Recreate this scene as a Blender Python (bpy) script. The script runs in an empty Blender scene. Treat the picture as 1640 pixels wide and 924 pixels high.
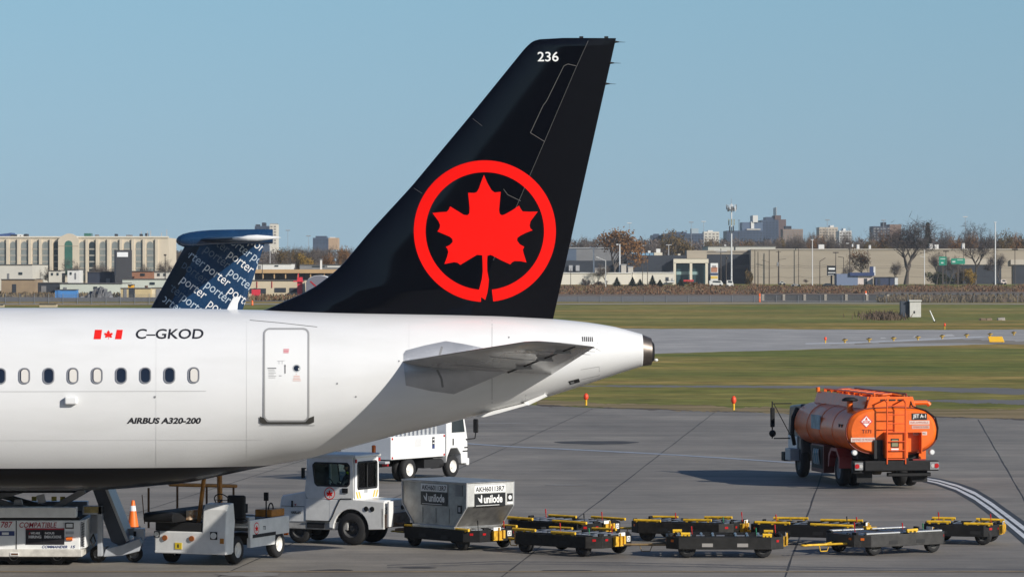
import bpy, bmesh, math, random
import numpy as np
from mathutils import Vector, Matrix

random.seed(7)
SC = bpy.context.scene
COL = SC.collection
R = math.radians

# ------------------------------------------------------------------ camera, light, exposure
F, H, YH, CX = 6000.0, 6.8, 438.0, 820.0          # focal length in photo pixels, eye height, horizon row, centre column
cam = bpy.data.cameras.new("camera")
camo = bpy.data.objects.new("camera", cam)
COL.objects.link(camo)
camo.location = (0, 0, H)
camo.rotation_euler = (R(90), 0, 0)
cam.sensor_width = 36
cam.lens = F / 1640 * 36
cam.shift_y = -(462 - YH) / 1640
cam.clip_start = 1
cam.clip_end = 20000
SC.camera = camo

SUN = Vector((1.5, -1.25, 0.95)).normalized()
elev = math.asin(SUN.z)
azim = math.atan2(SUN.x, SUN.y)
w = bpy.data.worlds.new("World")
SC.world = w
w.use_nodes = True
nt = w.node_tree
sky = nt.nodes.new("ShaderNodeTexSky")
sky.sky_type = 'NISHITA'
sky.sun_disc = False
sky.sun_elevation = elev
sky.sun_rotation = azim
sky.air_density = 1.0
sky.dust_density = 0.6
sky.ozone_density = 2.5
bg = nt.nodes["Background"]
# crisp autumn air: the lowest degrees of sky are almost as blue as the sky higher up
def sn(kind, **kw):
    n = nt.nodes.new(kind)
    for k_, v_ in kw.items(): setattr(n, k_, v_)
    return n
gm = sn("ShaderNodeTexCoord"); sp_ = sn("ShaderNodeSeparateXYZ"); nt.links.new(gm.outputs["Generated"], sp_.inputs[0])
m1 = sn("ShaderNodeMath", operation='MULTIPLY_ADD'); nt.links.new(sp_.outputs[2], m1.inputs[0]); m1.inputs[1].default_value = 2.0; m1.inputs[2].default_value = 0.5
m2 = sn("ShaderNodeMath", operation='MULTIPLY_ADD'); nt.links.new(sp_.outputs[2], m2.inputs[0]); nt.links.new(m1.outputs[0], m2.inputs[1]); m2.inputs[2].default_value = 0.22
cb = sn("ShaderNodeCombineXYZ"); nt.links.new(sp_.outputs[0], cb.inputs[0]); nt.links.new(sp_.outputs[1], cb.inputs[1]); nt.links.new(m2.outputs[0], cb.inputs[2])
vn = sn("ShaderNodeVectorMath", operation='NORMALIZE'); nt.links.new(cb.outputs[0], vn.inputs[0]); nt.links.new(vn.outputs[0], sky.inputs[0])
rp = sn("ShaderNodeValToRGB"); nt.links.new(sp_.outputs[2], rp.inputs[0])
els = rp.color_ramp.elements; els.new(0.5)
for e_, (p_, c_) in zip(els, ((0.0, (1.22, 1.07, 0.86)), (0.075, (1.16, 1.22, 1.00)), (0.5, (0.66, 0.72, 0.86)))): e_.position = p_; e_.color = (*c_, 1)
mx_ = sn("ShaderNodeMix", data_type='RGBA', blend_type='MULTIPLY'); mx_.inputs[0].default_value = 1
nt.links.new(sky.outputs[0], mx_.inputs[6]); nt.links.new(rp.outputs[0], mx_.inputs[7]); nt.links.new(mx_.outputs[2], bg.inputs[0])
bg.inputs[1].default_value = 0.11
sl = bpy.data.lights.new("sun", 'SUN')
sl.energy = 4.2
sl.angle = R(0.55)
sl.color = (1.0, 0.95, 0.87)
so = bpy.data.objects.new("sun", sl)
COL.objects.link(so)
so.rotation_euler = SUN.to_track_quat('Z', 'Y').to_euler()
so.location = (60, -40, 60)
SC.view_settings.view_transform = 'Standard'
SC.view_settings.look = 'None'
SC.view_settings.gamma = 1
SC.view_settings.exposure = 0.22
SC.view_settings.use_curve_mapping = False

# ------------------------------------------------------------------ helpers
def zt(Y):                                        # height of the land: level apron, then a slow rise to the road
    t = min(max((Y - 450) / 700, 0), 1)
    return 3.4 * t

def P(px, py, Y):
    return Vector(((px - CX) * Y / F, Y, H - (py - YH) * Y / F))

def G(px, py, dz=0.0):                            # point of the land seen at a photo pixel
    Y = F * H / max(py - YH, 4)
    for _ in range(60):
        Y = 0.5 * Y + 0.5 * F * (H - zt(Y)) / max(py - YH, 4)
    return Vector(((px - CX) * Y / F, Y, zt(Y) + dz))

def link(o, parent=None):
    COL.objects.link(o)
    if parent is not None:
        o.parent = parent
    return o

def tag(o, label=None, cat=None, group=None, kind=None):
    if label: o['label'] = label
    if cat: o['category'] = cat
    if group: o['group'] = group
    if kind: o['kind'] = kind
    return o

def thing(name, label, cat, loc=(0, 0, 0), rz=0.0, group=None):
    o = bpy.data.objects.new(name, None)
    o.empty_display_size = 0.3
    link(o)
    o.location = loc
    o.rotation_euler = (0, 0, rz)
    return tag(o, label, cat, group)

KIDS = {}
def copy_tree(o, parent=None):
    c = o.copy()
    COL.objects.link(c)
    if parent is not None:
        c.parent = parent
    for ch in list(KIDS.get(o.name, ())):
        cc = copy_tree(ch, c)
        KIDS.setdefault(c.name, []).append(cc)
    return c

_TXT = {}
def text_mesh(body, bold=0.0, shear=0.0, spacing=1.0):
    key = (body, bold, shear, spacing)
    if key in _TXT: return _TXT[key]
    c = bpy.data.curves.new("t", 'FONT')
    c.body = body
    c.size = 1
    c.shear = shear
    c.offset = bold
    c.space_character = spacing
    c.resolution_u = 4
    o = bpy.data.objects.new("t", c)
    COL.objects.link(o)
    dg = bpy.context.evaluated_depsgraph_get()
    dg.update()
    me = bpy.data.meshes.new_from_object(o.evaluated_get(dg))
    vs = [(v.co.x, v.co.y) for v in me.vertices]
    fs = [tuple(p.vertices) for p in me.polygons]
    bpy.data.objects.remove(o)
    bpy.data.curves.remove(c)
    bpy.data.meshes.remove(me)
    xs = [v[0] for v in vs]; ys = [v[1] for v in vs]
    x0, x1, y0, y1 = min(xs), max(xs), min(ys), max(ys)
    vs = [((x - x0) / (x1 - x0), (y - y0) / (y1 - y0)) for x, y in vs]
    _TXT[key] = (vs, fs)
    return _TXT[key]

class MB:
    def __init__(s):
        s.v = []; s.f = []; s.m = []; s.s = []
    def add(s, vs, fs, mi=0, M=None, smooth=False):
        n = len(s.v)
        for q in vs:
            q = Vector(q)
            if M is not None: q = M @ q
            s.v.append(q)
        for q in fs:
            s.f.append(tuple(i + n for i in q)); s.m.append(mi); s.s.append(smooth)
        return s
    def box(s, c, d, mi=0, rot=None, taper=None):
        x, y, z = d[0] / 2, d[1] / 2, d[2] / 2
        tx, ty = taper if taper else (1, 1)
        vs = [(-x, -y, -z), (x, -y, -z), (x, y, -z), (-x, y, -z), (-x * tx, -y * ty, z), (x * tx, -y * ty, z), (x * tx, y * ty, z), (-x * tx, y * ty, z)]
        fs = [(3, 2, 1, 0), (4, 5, 6, 7), (0, 1, 5, 4), (1, 2, 6, 5), (2, 3, 7, 6), (3, 0, 4, 7)]
        M = Matrix.Translation(c)
        if rot is not None: M = M @ rot
        return s.add(vs, fs, mi, M)
    def bx(s, x0, x1, y0, y1, z0, z1, mi=0):
        return s.box(((x0 + x1) / 2, (y0 + y1) / 2, (z0 + z1) / 2), (x1 - x0, y1 - y0, z1 - z0), mi)
    def cyl(s, p0, p1, r0, r1=None, n=12, mi=0, smooth=True, cap=True):
        if r1 is None: r1 = r0
        p0, p1 = Vector(p0), Vector(p1)
        d = (p1 - p0)
        q = d.to_track_quat('Z', 'Y').to_matrix()
        vs = []
        for p, r in ((p0, r0), (p1, r1)):
            for i in range(n):
                a = 2 * math.pi * i / n
                vs.append(p + q @ Vector((r * math.cos(a), r * math.sin(a), 0)))
        fs = [(i, (i + 1) % n, n + (i + 1) % n, n + i) for i in range(n)]
        s.add(vs, fs, mi, None, smooth)
        if cap:
            s.add(vs[:n], [tuple(range(n))[::-1]], mi)
            s.add(vs[n:], [tuple(range(n))], mi)
        return s
    def tube(s, pts, r, n=6, mi=0):
        for a, b in zip(pts[:-1], pts[1:]):
            s.cyl(a, b, r, r, n, mi)
        return s
    def prism(s, poly, axis, d0, d1, mi=0, M=None):
        n = len(poly)
        def mk(a, b, d):
            return {'y': (a, d, b), 'x': (d, a, b), 'z': (a, b, d)}[axis]
        vs = [mk(a, b, d0) for a, b in poly] + [mk(a, b, d1) for a, b in poly]
        fs = [tuple(range(n)), tuple(range(n, 2 * n))[::-1]] + [(i, (i + 1) % n, n + (i + 1) % n, n + i) for i in range(n)]
        return s.add(vs, fs, mi, M)
    def lathe(s, prof, c=(0, 0, 0), axis='z', n=20, mi=0, smooth=True):
        vs = []; k = len(prof)
        for i in range(n):
            a = 2 * math.pi * i / n
            for r, h in prof:
                x, y = r * math.cos(a), r * math.sin(a)
                q = {'z': (x, y, h), 'y': (x, h, y), 'x': (h, x, y)}[axis]
                vs.append(Vector(q) + Vector(c))
        fs = []
        for i in range(n):
            j = (i + 1) % n
            for t in range(k - 1):
                fs.append((i * k + t, j * k + t, j * k + t + 1, i * k + t + 1))
        return s.add(vs, fs, mi, None, smooth)
    def text(s, body, O, Rv, Uv, wd, ht, mi=0, bold=0.0, shear=0.0):
        vs, fs = text_mesh(body, bold, shear)
        O, Rv, Uv = Vector(O), Vector(Rv), Vector(Uv)
        return s.add([O + Rv * (x * wd) + Uv * (y * ht) for x, y in vs], fs, mi)
    def build(s, name, mats, parent=None, bevel=0.0, loc=None, fix=True):
        me = bpy.data.meshes.new(name)
        me.from_pydata([tuple(v) for v in s.v], [], s.f)
        if not isinstance(mats, (list, tuple)): mats = [mats]
        for m in mats: me.materials.append(m)
        me.polygons.foreach_set("material_index", s.m)
        me.polygons.foreach_set("use_smooth", s.s)
        if fix:
            bm = bmesh.new(); bm.from_mesh(me)
            bmesh.ops.recalc_face_normals(bm, faces=bm.faces[:])
            bm.to_mesh(me); bm.free()
        o = bpy.data.objects.new(name, me)
        link(o, parent)
        if parent is not None: KIDS.setdefault(parent.name, []).append(o)
        if loc is not None: o.location = loc
        if bevel:
            b = o.modifiers.new("bevel", 'BEVEL')
            b.width = bevel; b.segments = 2; b.limit_method = 'ANGLE'; b.angle_limit = R(40)
        return o

def lin(c):                                       # sRGB 0..255 -> linear
    return tuple((x / 255 / 12.92) if x / 255 <= 0.04045 else ((x / 255 + 0.055) / 1.055) ** 2.4 for x in c)

MATS = {}
def M(name, col, rough=0.5, metal=0.0, var=0.0, scale=3.0, col2=None, bump=0.0, coat=0.0, stretch=(1, 1, 1), spec=0.5, emit=0.0):
    if name in MATS: return MATS[name]
    m = bpy.data.materials.new(name)
    m.use_nodes = True
    t = m.node_tree; b = t.nodes["Principled BSDF"]
    b.inputs["Base Color"].default_value = (*col, 1)
    b.inputs["Roughness"].default_value = rough
    b.inputs["Metallic"].default_value = metal
    b.inputs["Coat Weight"].default_value = coat
    b.inputs["Coat Roughness"].default_value = 0.05
    b.inputs["Specular IOR Level"].default_value = spec
    tc = t.nodes.new("ShaderNodeTexCoord"); mp = t.nodes.new("ShaderNodeMapping")
    mp.inputs["Scale"].default_value = stretch
    t.links.new(tc.outputs["Object"], mp.inputs[0])
    no = t.nodes.new("ShaderNodeTexNoise")
    no.inputs["Scale"].default_value = scale; no.inputs["Detail"].default_value = 6; no.inputs["Roughness"].default_value = 0.6
    t.links.new(mp.outputs[0], no.inputs[0])
    if var > 0 or col2 is not None:
        cr = t.nodes.new("ShaderNodeValToRGB")
        c2 = col2 if col2 is not None else tuple(max(0, x * (1 - var)) for x in col)
        cr.color_ramp.elements[0].position = 0.35; cr.color_ramp.elements[1].position = 0.62
        cr.color_ramp.elements[0].color = (*c2, 1); cr.color_ramp.elements[1].color = (*col, 1)
        t.links.new(no.outputs[0], cr.inputs[0]); t.links.new(cr.outputs[0], b.inputs["Base Color"])
        rr = t.nodes.new("ShaderNodeMapRange")
        rr.inputs[3].default_value = max(rough - 0.06, 0.02); rr.inputs[4].default_value = min(rough + 0.1, 1)
        t.links.new(no.outputs[0], rr.inputs[0]); t.links.new(rr.outputs[0], b.inputs["Roughness"])
    if bump:
        bp = t.nodes.new("ShaderNodeBump"); bp.inputs["Strength"].default_value = bump; bp.inputs["Distance"].default_value = 0.02
        t.links.new(no.outputs[0], bp.inputs["Height"]); t.links.new(bp.outputs[0], b.inputs["Normal"])
    if emit:
        b.inputs["Emission Color"].default_value = (*col, 1); b.inputs["Emission Strength"].default_value = emit
    MATS[name] = m
    return m

def glass(name, tint, rough=0.03, refl=0.25):
    if name in MATS: return MATS[name]
    m = bpy.data.materials.new(name); m.use_nodes = True
    t = m.node_tree; t.nodes.remove(t.nodes["Principled BSDF"])
    out = t.nodes["Material Output"]
    tr = t.nodes.new("ShaderNodeBsdfTransparent"); tr.inputs[0].default_value = (*tint, 1)
    gl = t.nodes.new("ShaderNodeBsdfGlossy"); gl.inputs["Roughness"].default_value = rough
    fr = t.nodes.new("ShaderNodeLayerWeight"); fr.inputs[0].default_value = refl
    mx = t.nodes.new("ShaderNodeMixShader")
    t.links.new(fr.outputs["Fresnel"], mx.inputs[0]); t.links.new(tr.outputs[0], mx.inputs[1]); t.links.new(gl.outputs[0], mx.inputs[2])
    t.links.new(mx.outputs[0], out.inputs[0])
    MATS[name] = m
    return m

# palette
WHITE = M("white_aircraft_paint", (0.80, 0.80, 0.79), 0.28, coat=0.25, var=0.03, scale=0.8)
BLACK = M("black_gloss_paint", (0.003, 0.0037, 0.006), 0.08, coat=0.12, spec=0.22)
RED = M("signal_red", (0.80, 0.018, 0.010), 0.3, coat=0.2)
DGREY = M("dark_lettering", (0.02, 0.02, 0.025), 0.4)
LGREY = M("light_grey_metal", (0.42, 0.43, 0.44), 0.4, var=0.1)
MGREY = M("mid_grey_paint", (0.22, 0.225, 0.23), 0.45, var=0.15)
STEEL = M("bare_steel", (0.45, 0.44, 0.42), 0.35, metal=0.9, var=0.2, scale=5)
ALU = M("scuffed_aluminium", (0.40, 0.39, 0.375), 0.42, metal=0.75, var=0.35, scale=3.5, bump=0.15)
TITAN = M("heat_stained_titanium", (0.20, 0.17, 0.15), 0.4, metal=0.8, var=0.4, scale=4)
VEHW = M("white_vehicle_paint", (0.84, 0.84, 0.82), 0.4, var=0.13, scale=3, coat=0.1)
TRUCKW = M("clean_white_truck_paint", (0.80, 0.80, 0.79), 0.35, var=0.06, scale=2)
CHAR = M("charcoal_painted_steel", (0.014, 0.014, 0.015), 0.6, var=0.4, scale=6, spec=0.25)
DARK = M("dark_underbody", (0.012, 0.012, 0.013), 0.7)
RUBBER = M("black_rubber", (0.016, 0.016, 0.017), 0.8, var=0.3, scale=8)
YELL = M("yellow_safety_paint", (0.84, 0.50, 0.025), 0.45, var=0.35, scale=7)
ORNG = M("tank_orange_paint", (0.88, 0.150, 0.010), 0.36, coat=0.15, var=0.22, scale=2.2)
OCHRE = M("ochre_orange_steel", (0.48, 0.20, 0.025), 0.5, var=0.35, scale=8)
LENSO = M("orange_lens", (0.75, 0.16, 0.02), 0.25)
LENSR = M("red_lens", (0.42, 0.012, 0.015), 0.25)
LENSW = M("clear_lens", (0.75, 0.76, 0.74), 0.12)
GREEN = M("green_lever_paint", (0.01, 0.16, 0.07), 0.4)
CABG = glass("tinted_cab_glass", (0.78, 0.85, 0.84))
NAVYG = M("dark_cabin_glass", (0.012, 0.018, 0.032), 0.12, coat=0.4)
BEIGE = M("window_shade_cream", (0.66, 0.63, 0.58), 0.5)
SIGNW = M("sign_white", (0.78, 0.78, 0.76), 0.5)

# ------------------------------------------------------------------ ground, taxiways, markings
def ground_mat():
    m = M("mown_airfield_grass", (0.105, 0.105, 0.034), 0.95, spec=0.1)
    t = m.node_tree; b = t.nodes["Principled BSDF"]
    tc = t.nodes.new("ShaderNodeTexCoord")
    def noise(scale, stretch, det=6):
        mp = t.nodes.new("ShaderNodeMapping"); mp.inputs["Scale"].default_value = stretch
        n = t.nodes.new("ShaderNodeTexNoise"); n.inputs["Scale"].default_value = scale; n.inputs["Detail"].default_value = det; n.inputs["Roughness"].default_value = 0.65
        t.links.new(tc.outputs["Object"], mp.inputs[0]); t.links.new(mp.outputs[0], n.inputs[0]); return n
    n1 = noise(0.05, (0.35, 1, 1)); n2 = noise(0.6, (0.6, 1, 1)); n3 = noise(0.012, (0.25, 1, 1), 3)
    def ramp(n, els):
        r = t.nodes.new("ShaderNodeValToRGB")
        while len(r.color_ramp.elements) < len(els): r.color_ramp.elements.new(0.5)
        for e, (p, c) in zip(r.color_ramp.elements, els): e.position = p; e.color = (*c, 1)
        t.links.new(n.outputs[0], r.inputs[0]); return r
    r1 = ramp(n1, [(0.34, (0.290, 0.222, 0.088)), (0.46, (0.180, 0.166, 0.055)), (0.60, (0.112, 0.132, 0.036))])
    r2 = ramp(n2, [(0.3, (0.58, 0.58, 0.56)), (0.7, (1.70, 1.62, 1.55))])
    n4 = noise(0.16, (0.35, 1, 1)); r4 = ramp(n4, [(0.34, (0.72, 0.80, 0.75)), (0.64, (1.30, 1.18, 1.15))])
    r3 = ramp(n3, [(0.38, (1.2, 1.02, 0.95)), (0.6, (0.9, 1.0, 0.95))])
    def mul(a, c):
        x = t.nodes.new("ShaderNodeMix"); x.data_type = 'RGBA'; x.blend_type = 'MULTIPLY'; x.inputs[0].default_value = 1
        t.links.new(a, x.inputs[6]); t.links.new(c, x.inputs[7]); return x.outputs[2]
    t.links.new(mul(mul(mul(r1.outputs[0], r2.outputs[0]), r3.outputs[0]), r4.outputs[0]), b.inputs["Base Color"])
    bp = t.nodes.new("ShaderNodeBump"); bp.inputs["Strength"].default_value = 0.6; bp.inputs["Distance"].default_value = 0.12
    t.links.new(n2.outputs[0], bp.inputs["Height"]); t.links.new(bp.outputs[0], b.inputs["Normal"])
    return m

GRASS = ground_mat()
mb = MB()
ys = [-400, 0, 150, 300, 450] + [450 + 70 * i for i in range(1, 11)] + [1300, 1800, 3000, 6000, 14000]
for i, y in enumerate(ys):
    for x in (-6000, -900, -300, -100, 0, 100, 300, 900, 6000):
        mb.v.append(Vector((x, y, zt(y))))
for i in range(len(ys) - 1):
    for k in range(8):
        a = i * 9 + k
        mb.f.append((a, a + 1, a + 10, a + 9)); mb.m.append(0); mb.s.append(False)
tag(mb.build("grass_ground", GRASS), kind='structure')

def strip(name, left, right, mat, dz, rough=0.0):  # a flush sheet between two rows of photo pixels laid on the land
    q = MB()
    if rough:
        rr = random.Random(len(left) * 7 + int(left[0][1]))
        xs = np.linspace(left[0][0], left[-1][0], 260)
        def jag(pts):
            o = []; dr = 0.0
            for x in xs:
                dr = dr * .8 + rr.gauss(0, rough * .5)
                o.append((x, float(np.interp(x, [p[0] for p in pts], [p[1] for p in pts])) + dr + rr.gauss(0, rough * .25)))
            return o
        left, right = jag(left), jag(right)
        right = [(x, max(y, l[1] + .05)) for (x, y), l in zip(right, left)]
    n = len(left)
    vs = [G(x, y, dz) for x, y in left] + [G(x, y, dz) for x, y in right]
    q.add(vs, [(i, i + 1, n + i + 1, n + i) for i in range(n - 1)])
    return tag(q.build(name, mat), kind='structure')

def concrete_mat(name, base, dark, lite, ang):
    m = M(name, base, 0.75, spec=0.35)
    t = m.node_tree; b = t.nodes["Principled BSDF"]
    tc = t.nodes.new("ShaderNodeTexCoord")
    def noise(scale, stretch, det=8, rough=0.62):
        mp = t.nodes.new("ShaderNodeMapping"); mp.inputs["Scale"].default_value = stretch; mp.inputs["Rotation"].default_value = (0, 0, ang)
        n = t.nodes.new("ShaderNodeTexNoise"); n.inputs["Scale"].default_value = scale; n.inputs["Detail"].default_value = det; n.inputs["Roughness"].default_value = rough
        t.links.new(tc.outputs["Object"], mp.inputs[0]); t.links.new(mp.outputs[0], n.inputs[0]); return n
    def ramp(n, els):
        r = t.nodes.new("ShaderNodeValToRGB")
        while len(r.color_ramp.elements) < len(els): r.color_ramp.elements.new(0.5)
        for e, (p, c) in zip(r.color_ramp.elements, els): e.position = p; e.color = (*c, 1)
        t.links.new(n.outputs[0], r.inputs[0]); return r
    a = ramp(noise(0.16, (1, 0.55, 1)), [(0.3, dark), (0.52, base), (0.72, lite)])
    c = ramp(noise(1.6, (0.6, 1, 1)), [(0.3, (0.84, 0.84, 0.85)), (0.7, (1.12, 1.11, 1.1))])
    d = ramp(noise(0.45, (0.12, 1, 1), 4), [(0.34, (0.80, 0.80, 0.81)), (0.52, (1.0, 1.0, 1.0)), (0.70, (1.20, 1.18, 1.16))])
    e = ramp(noise(12, (1, 1, 1), 3), [(0.3, (0.9, 0.9, 0.9)), (0.7, (1.08, 1.08, 1.08))])
    def mul(x, y):
        q = t.nodes.new("ShaderNodeMix"); q.data_type = 'RGBA'; q.blend_type = 'MULTIPLY'; q.inputs[0].default_value = 1
        t.links.new(x, q.inputs[6]); t.links.new(y, q.inputs[7]); return q.outputs[2]
    t.links.new(mul(mul(mul(a.outputs[0], c.outputs[0]), d.outputs[0]), e.outputs[0]), b.inputs["Base Color"])
    return m
JA = math.atan2(1432 - CX, F)                     # direction of the slab joints, to the right of the view axis
CONC = concrete_mat("weathered_concrete", (0.212, 0.194, 0.169), (0.162, 0.150, 0.132), (0.265, 0.242, 0.209), JA)
ASPH = concrete_mat("pale_worn_asphalt", (0.36, 0.345, 0.325), (0.28, 0.27, 0.255), (0.46, 0.44, 0.41), 0)
ROAD = M("grey_road_asphalt", (0.15, 0.143, 0.135), 0.85, var=0.2, scale=0.3, stretch=(0.3, 1, 1))
PAINTW = M("white_road_paint", (0.62, 0.63, 0.64), 0.6, var=0.25, scale=2)
PAINTB = M("pale_blue_worn_paint", (0.30, 0.33, 0.38), 0.7, var=0.35, scale=3)
PAINTK = M("black_paint_border", (0.030, 0.034, 0.040), 0.7, var=0.3, scale=2)
PAINTY = M("faded_yellow_paint", (0.26, 0.19, 0.10), 0.75, var=0.3, scale=2)
TAR = M("tar_joint_filler", (0.034, 0.031, 0.029), 0.7)
OIL = M("oil_stained_patch", (0.055, 0.050, 0.047), 0.7, var=0.3, scale=1)

edge = [(-900, 636), (300, 637), (640, 641), (760, 644), (880, 650), (960, 653.5), (1060, 656), (1180, 659.5), (1300, 663), (1420, 666), (1530, 668.5), (1640, 671.5), (2400, 690)]
q = MB()
top = [G(x, y, 0.004) for x, y in edge]
q.add(top + [Vector((v.x * 1.4 + (-30 if v.x < 0 else 30), 20, 0.004)) for v in top], [(i, i + 1, len(top) + i + 1, len(top) + i) for i in range(len(top) - 1)])
tag(q.build("concrete_apron", CONC), kind='structure')
# joints between the slabs, a little wavy as the filler was poured by hand
q = MB()
dv = Vector((math.sin(JA), math.cos(JA), 0)); nv = Vector((math.cos(JA), -math.sin(JA), 0))
offs = sorted([(G(x, y)).dot(nv) for x, y in ((911, 671.7), (933, 822.3), (1283, 824.5), (1566.5, 671.7))])
sp = (offs[-1] - offs[0]) / 3
for k in range(-9, 9):
    o0 = offs[0] + sp * k
    base = nv * o0
    y = 30.0; pts = []
    while True:
        p = base + dv * y
        e = np.interp(CX + F * p.x / max(p.y, 1), [e[0] for e in edge], [e[1] for e in edge])
        if p.y > F * H / (e - YH) - 1.0 or y > 210: break
        pts.append(p + nv * (0.008 * math.sin(y * 0.5 + k * 2) + random.uniform(-0.005, 0.005)))
        y += 2.0
    hw = 0.020
    vs = []
    for p in pts:
        wv = hw * random.uniform(0.7, 1.4)
        vs += [p - nv * wv + Vector((0, 0, 0.008)), p + nv * wv + Vector((0, 0, 0.008))]
    q.add(vs, [(2 * i, 2 * i + 1, 2 * i + 3, 2 * i + 2) for i in range(len(pts) - 1)])
tag(q.build("slab_joints", TAR), kind='structure')
# worn blue line, faded yellow line, patches
l = [(560, 697), (740, 709.8), (813, 715), (930, 720.6), (1052, 726.8), (1160, 733.5), (1260, 740.3), (1400, 750)]
strip("blue_apron_line", [(x, y - 0.9) for x, y in l], [(x, y + 0.9) for x, y in l], PAINTB, 0.012)
strip("yellow_apron_line", [(x, 914.6) for x in range(-200, 1900, 100)], [(x, 916.2) for x in range(-200, 1900, 100)], PAINTY, 0.012)
q = MB()
def blob(cx, cy, rx, ry, n=36, dz=0.010, seed=1):
    rr = random.Random(seed)
    ph = [rr.uniform(0, 6.28) for _ in range(3)]
    pts = []
    for i in range(n):
        a = 2 * math.pi * i / n
        k = 1 + 0.10 * math.sin(2 * a + ph[0]) + 0.07 * math.sin(3 * a + ph[1]) + 0.05 * math.sin(7 * a + ph[2])
        pts.append(G(cx + rx * k * math.cos(a), cy + ry * k * math.sin(a), dz))
    q.add(pts, [tuple(range(n))])
blob(956, 708.8, 60, 3.0, seed=3)
blob(530, 914, 38, 2.2, seed=5); blob(670, 909, 26, 1.4, seed=8); blob(905, 914, 40, 1.6, seed=9); blob(300, 722, 60, 1.6, seed=11)
tag(q.build("oil_stains", OIL), kind='structure')
q = MB()
blob(400, 920, 46, 4, seed=21, dz=0.014); blob(905, 777, 34, 0.9, seed=22, dz=0.014); blob(800, 678, 60, 0.8, seed=23); blob(1330, 915, 60, 1.6, seed=25)
tag(q.build("pale_scuffs", M("pale_scuffed_concrete", (0.24, 0.225, 0.205), 0.7, var=0.2)), kind='structure')
TYRE = M("faint_tyre_rubber", (0.125, 0.117, 0.110), 0.75, var=.25, scale=.6)
for pts, wd in (([(620, 905), (800, 899), (1000, 901), (1300, 908), (1640, 912)], .9), ([(620, 908.5), (800, 902.5), (1000, 904.5), (1300, 911.5), (1640, 916)], .9)):
    strip("tyre_mark", [(x, y - wd) for x, y in pts], [(x, y + wd) for x, y in pts], TYRE, 0.006, .25)
# the curved double line with its black border
up = [(1440, 759), (1476, 763), (1505, 767.5), (1535, 775), (1562, 785), (1590, 802), (1612, 818), (1640, 838), (1700, 885), (1760, 940)]
lo = [(1440, 767), (1472, 769.5), (1500, 776), (1530, 786.5), (1560, 803.5), (1585, 822), (1612, 844), (1640, 868), (1690, 915), (1740, 970)]
def between(t): return [(a[0] + (b[0] - a[0]) * t, a[1] + (b[1] - a[1]) * t) for a, b in zip(up, lo)]
strip("curved_line_border", between(-0.12), between(1.12), PAINTK, 0.010)
strip("curved_white_line", between(0.16), between(0.41), PAINTW, 0.014)
strip("curved_white_line", between(0.58), between(0.83), PAINTW, 0.014)
# far taxiways across the grass
strip("far_taxiway", [(-900, 523.5), (700, 525), (1040, 526.5), (1640, 528), (2600, 530)], [(-900, 588), (700, 578), (1040, 566.5), (1640, 550), (2600, 531.5)], ASPH, 0.006, .35)
strip("taxiway_edge_line", [(1290, 549.8), (1347, 548.8), (1440, 545.0), (1540, 540.5), (1640, 535.2), (1800, 532)], [(1290, 551.0), (1347, 550.2), (1440, 546.3), (1540, 541.8), (1640, 536.4), (1800, 532.6)], PAINTW, 0.012)
strip("taxiway_glare_band", [(800, 541), (1040, 540), (1300, 540.2), (1640, 533.0)], [(800, 549), (1040, 548.5), (1300, 546), (1640, 534.4)], M("painted_taxiway_glare", (0.55, 0.53, 0.50), 0.7, var=0.15, scale=0.05, stretch=(0.1, 1, 1)), 0.010)  # glare on the taxiway, put in as a paler strip
strip("taxiway_shoulder", [(1330, 551), (1440, 547.6), (1540, 543), (1640, 537.6), (1900, 533)], [(1330, 553.5), (1440, 549.6), (1540, 549.2), (1640, 552), (1900, 552)], M("tan_gravel_shoulder", (0.24, 0.21, 0.17), 0.9, var=0.25, scale=0.2), 0.009)
strip("taxiway_threshold_mark", [(1035, 531), (1110, 531)], [(1035, 532.4), (1110, 532.4)], PAINTW, 0.012)
strip("service_path", [(840, 616.8), (1040, 617.2), (1300, 617.8), (1440, 618.6), (1540, 621), (1640, 622.5), (2000, 625)], [(840, 618.4), (1040, 619.4), (1300, 621.5), (1440, 624.5), (1540, 628.5), (1640, 632.5), (2000, 648)], ROAD, 0.006, .5)
strip("service_path", [(1462, 640.2), (1540, 640.4), (1640, 640.8), (2000, 642)], [(1462, 641.2), (1540, 644.5), (1640, 648.5), (2000, 664)], ROAD, 0.0085, .6)
DRYG = M("dry_straw_grass", (0.27, 0.205, 0.115), 0.95, var=0.45, scale=0.5, stretch=(0.3, 1, 1), spec=0.1, col2=(0.14, 0.115, 0.05))
strip("dry_grass_verge", [(860, 640), (1000, 646), (1180, 652), (1300, 654), (1420, 652), (1540, 655), (1640, 655), (2000, 668)], [(860, 648.6), (1000, 654.2), (1180, 659.4), (1300, 662.8), (1420, 665.8), (1540, 668.6), (1640, 671.4), (2000, 682)], DRYG, 0.0072, 1.1)
SOIL = M("bare_brown_soil", (0.085, 0.062, 0.042), 0.95, var=0.4, scale=1.0)
strip("soil_edge", [(860, 646.9), (960, 652.2), (1180, 658.4), (1420, 665.0), (1640, 670.6), (2000, 681.4)], [(860, 648.9), (960, 653.4), (1180, 659.4), (1420, 666.0), (1640, 671.5), (2000, 682.4)], SOIL, 0.010, .7)
strip("perimeter_track", [(-600, 486.0), (400, 486), (890, 486.2), (1300, 485.0), (1640, 486.2), (2300, 487)], [(-600, 488), (400, 488), (890, 487.8), (1300, 486.6), (1640, 487.6), (2300, 488.5)], M("pale_gravel_track", (0.30, 0.27, 0.23), 0.9, var=0.2, scale=0.1), 0.02)
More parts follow.
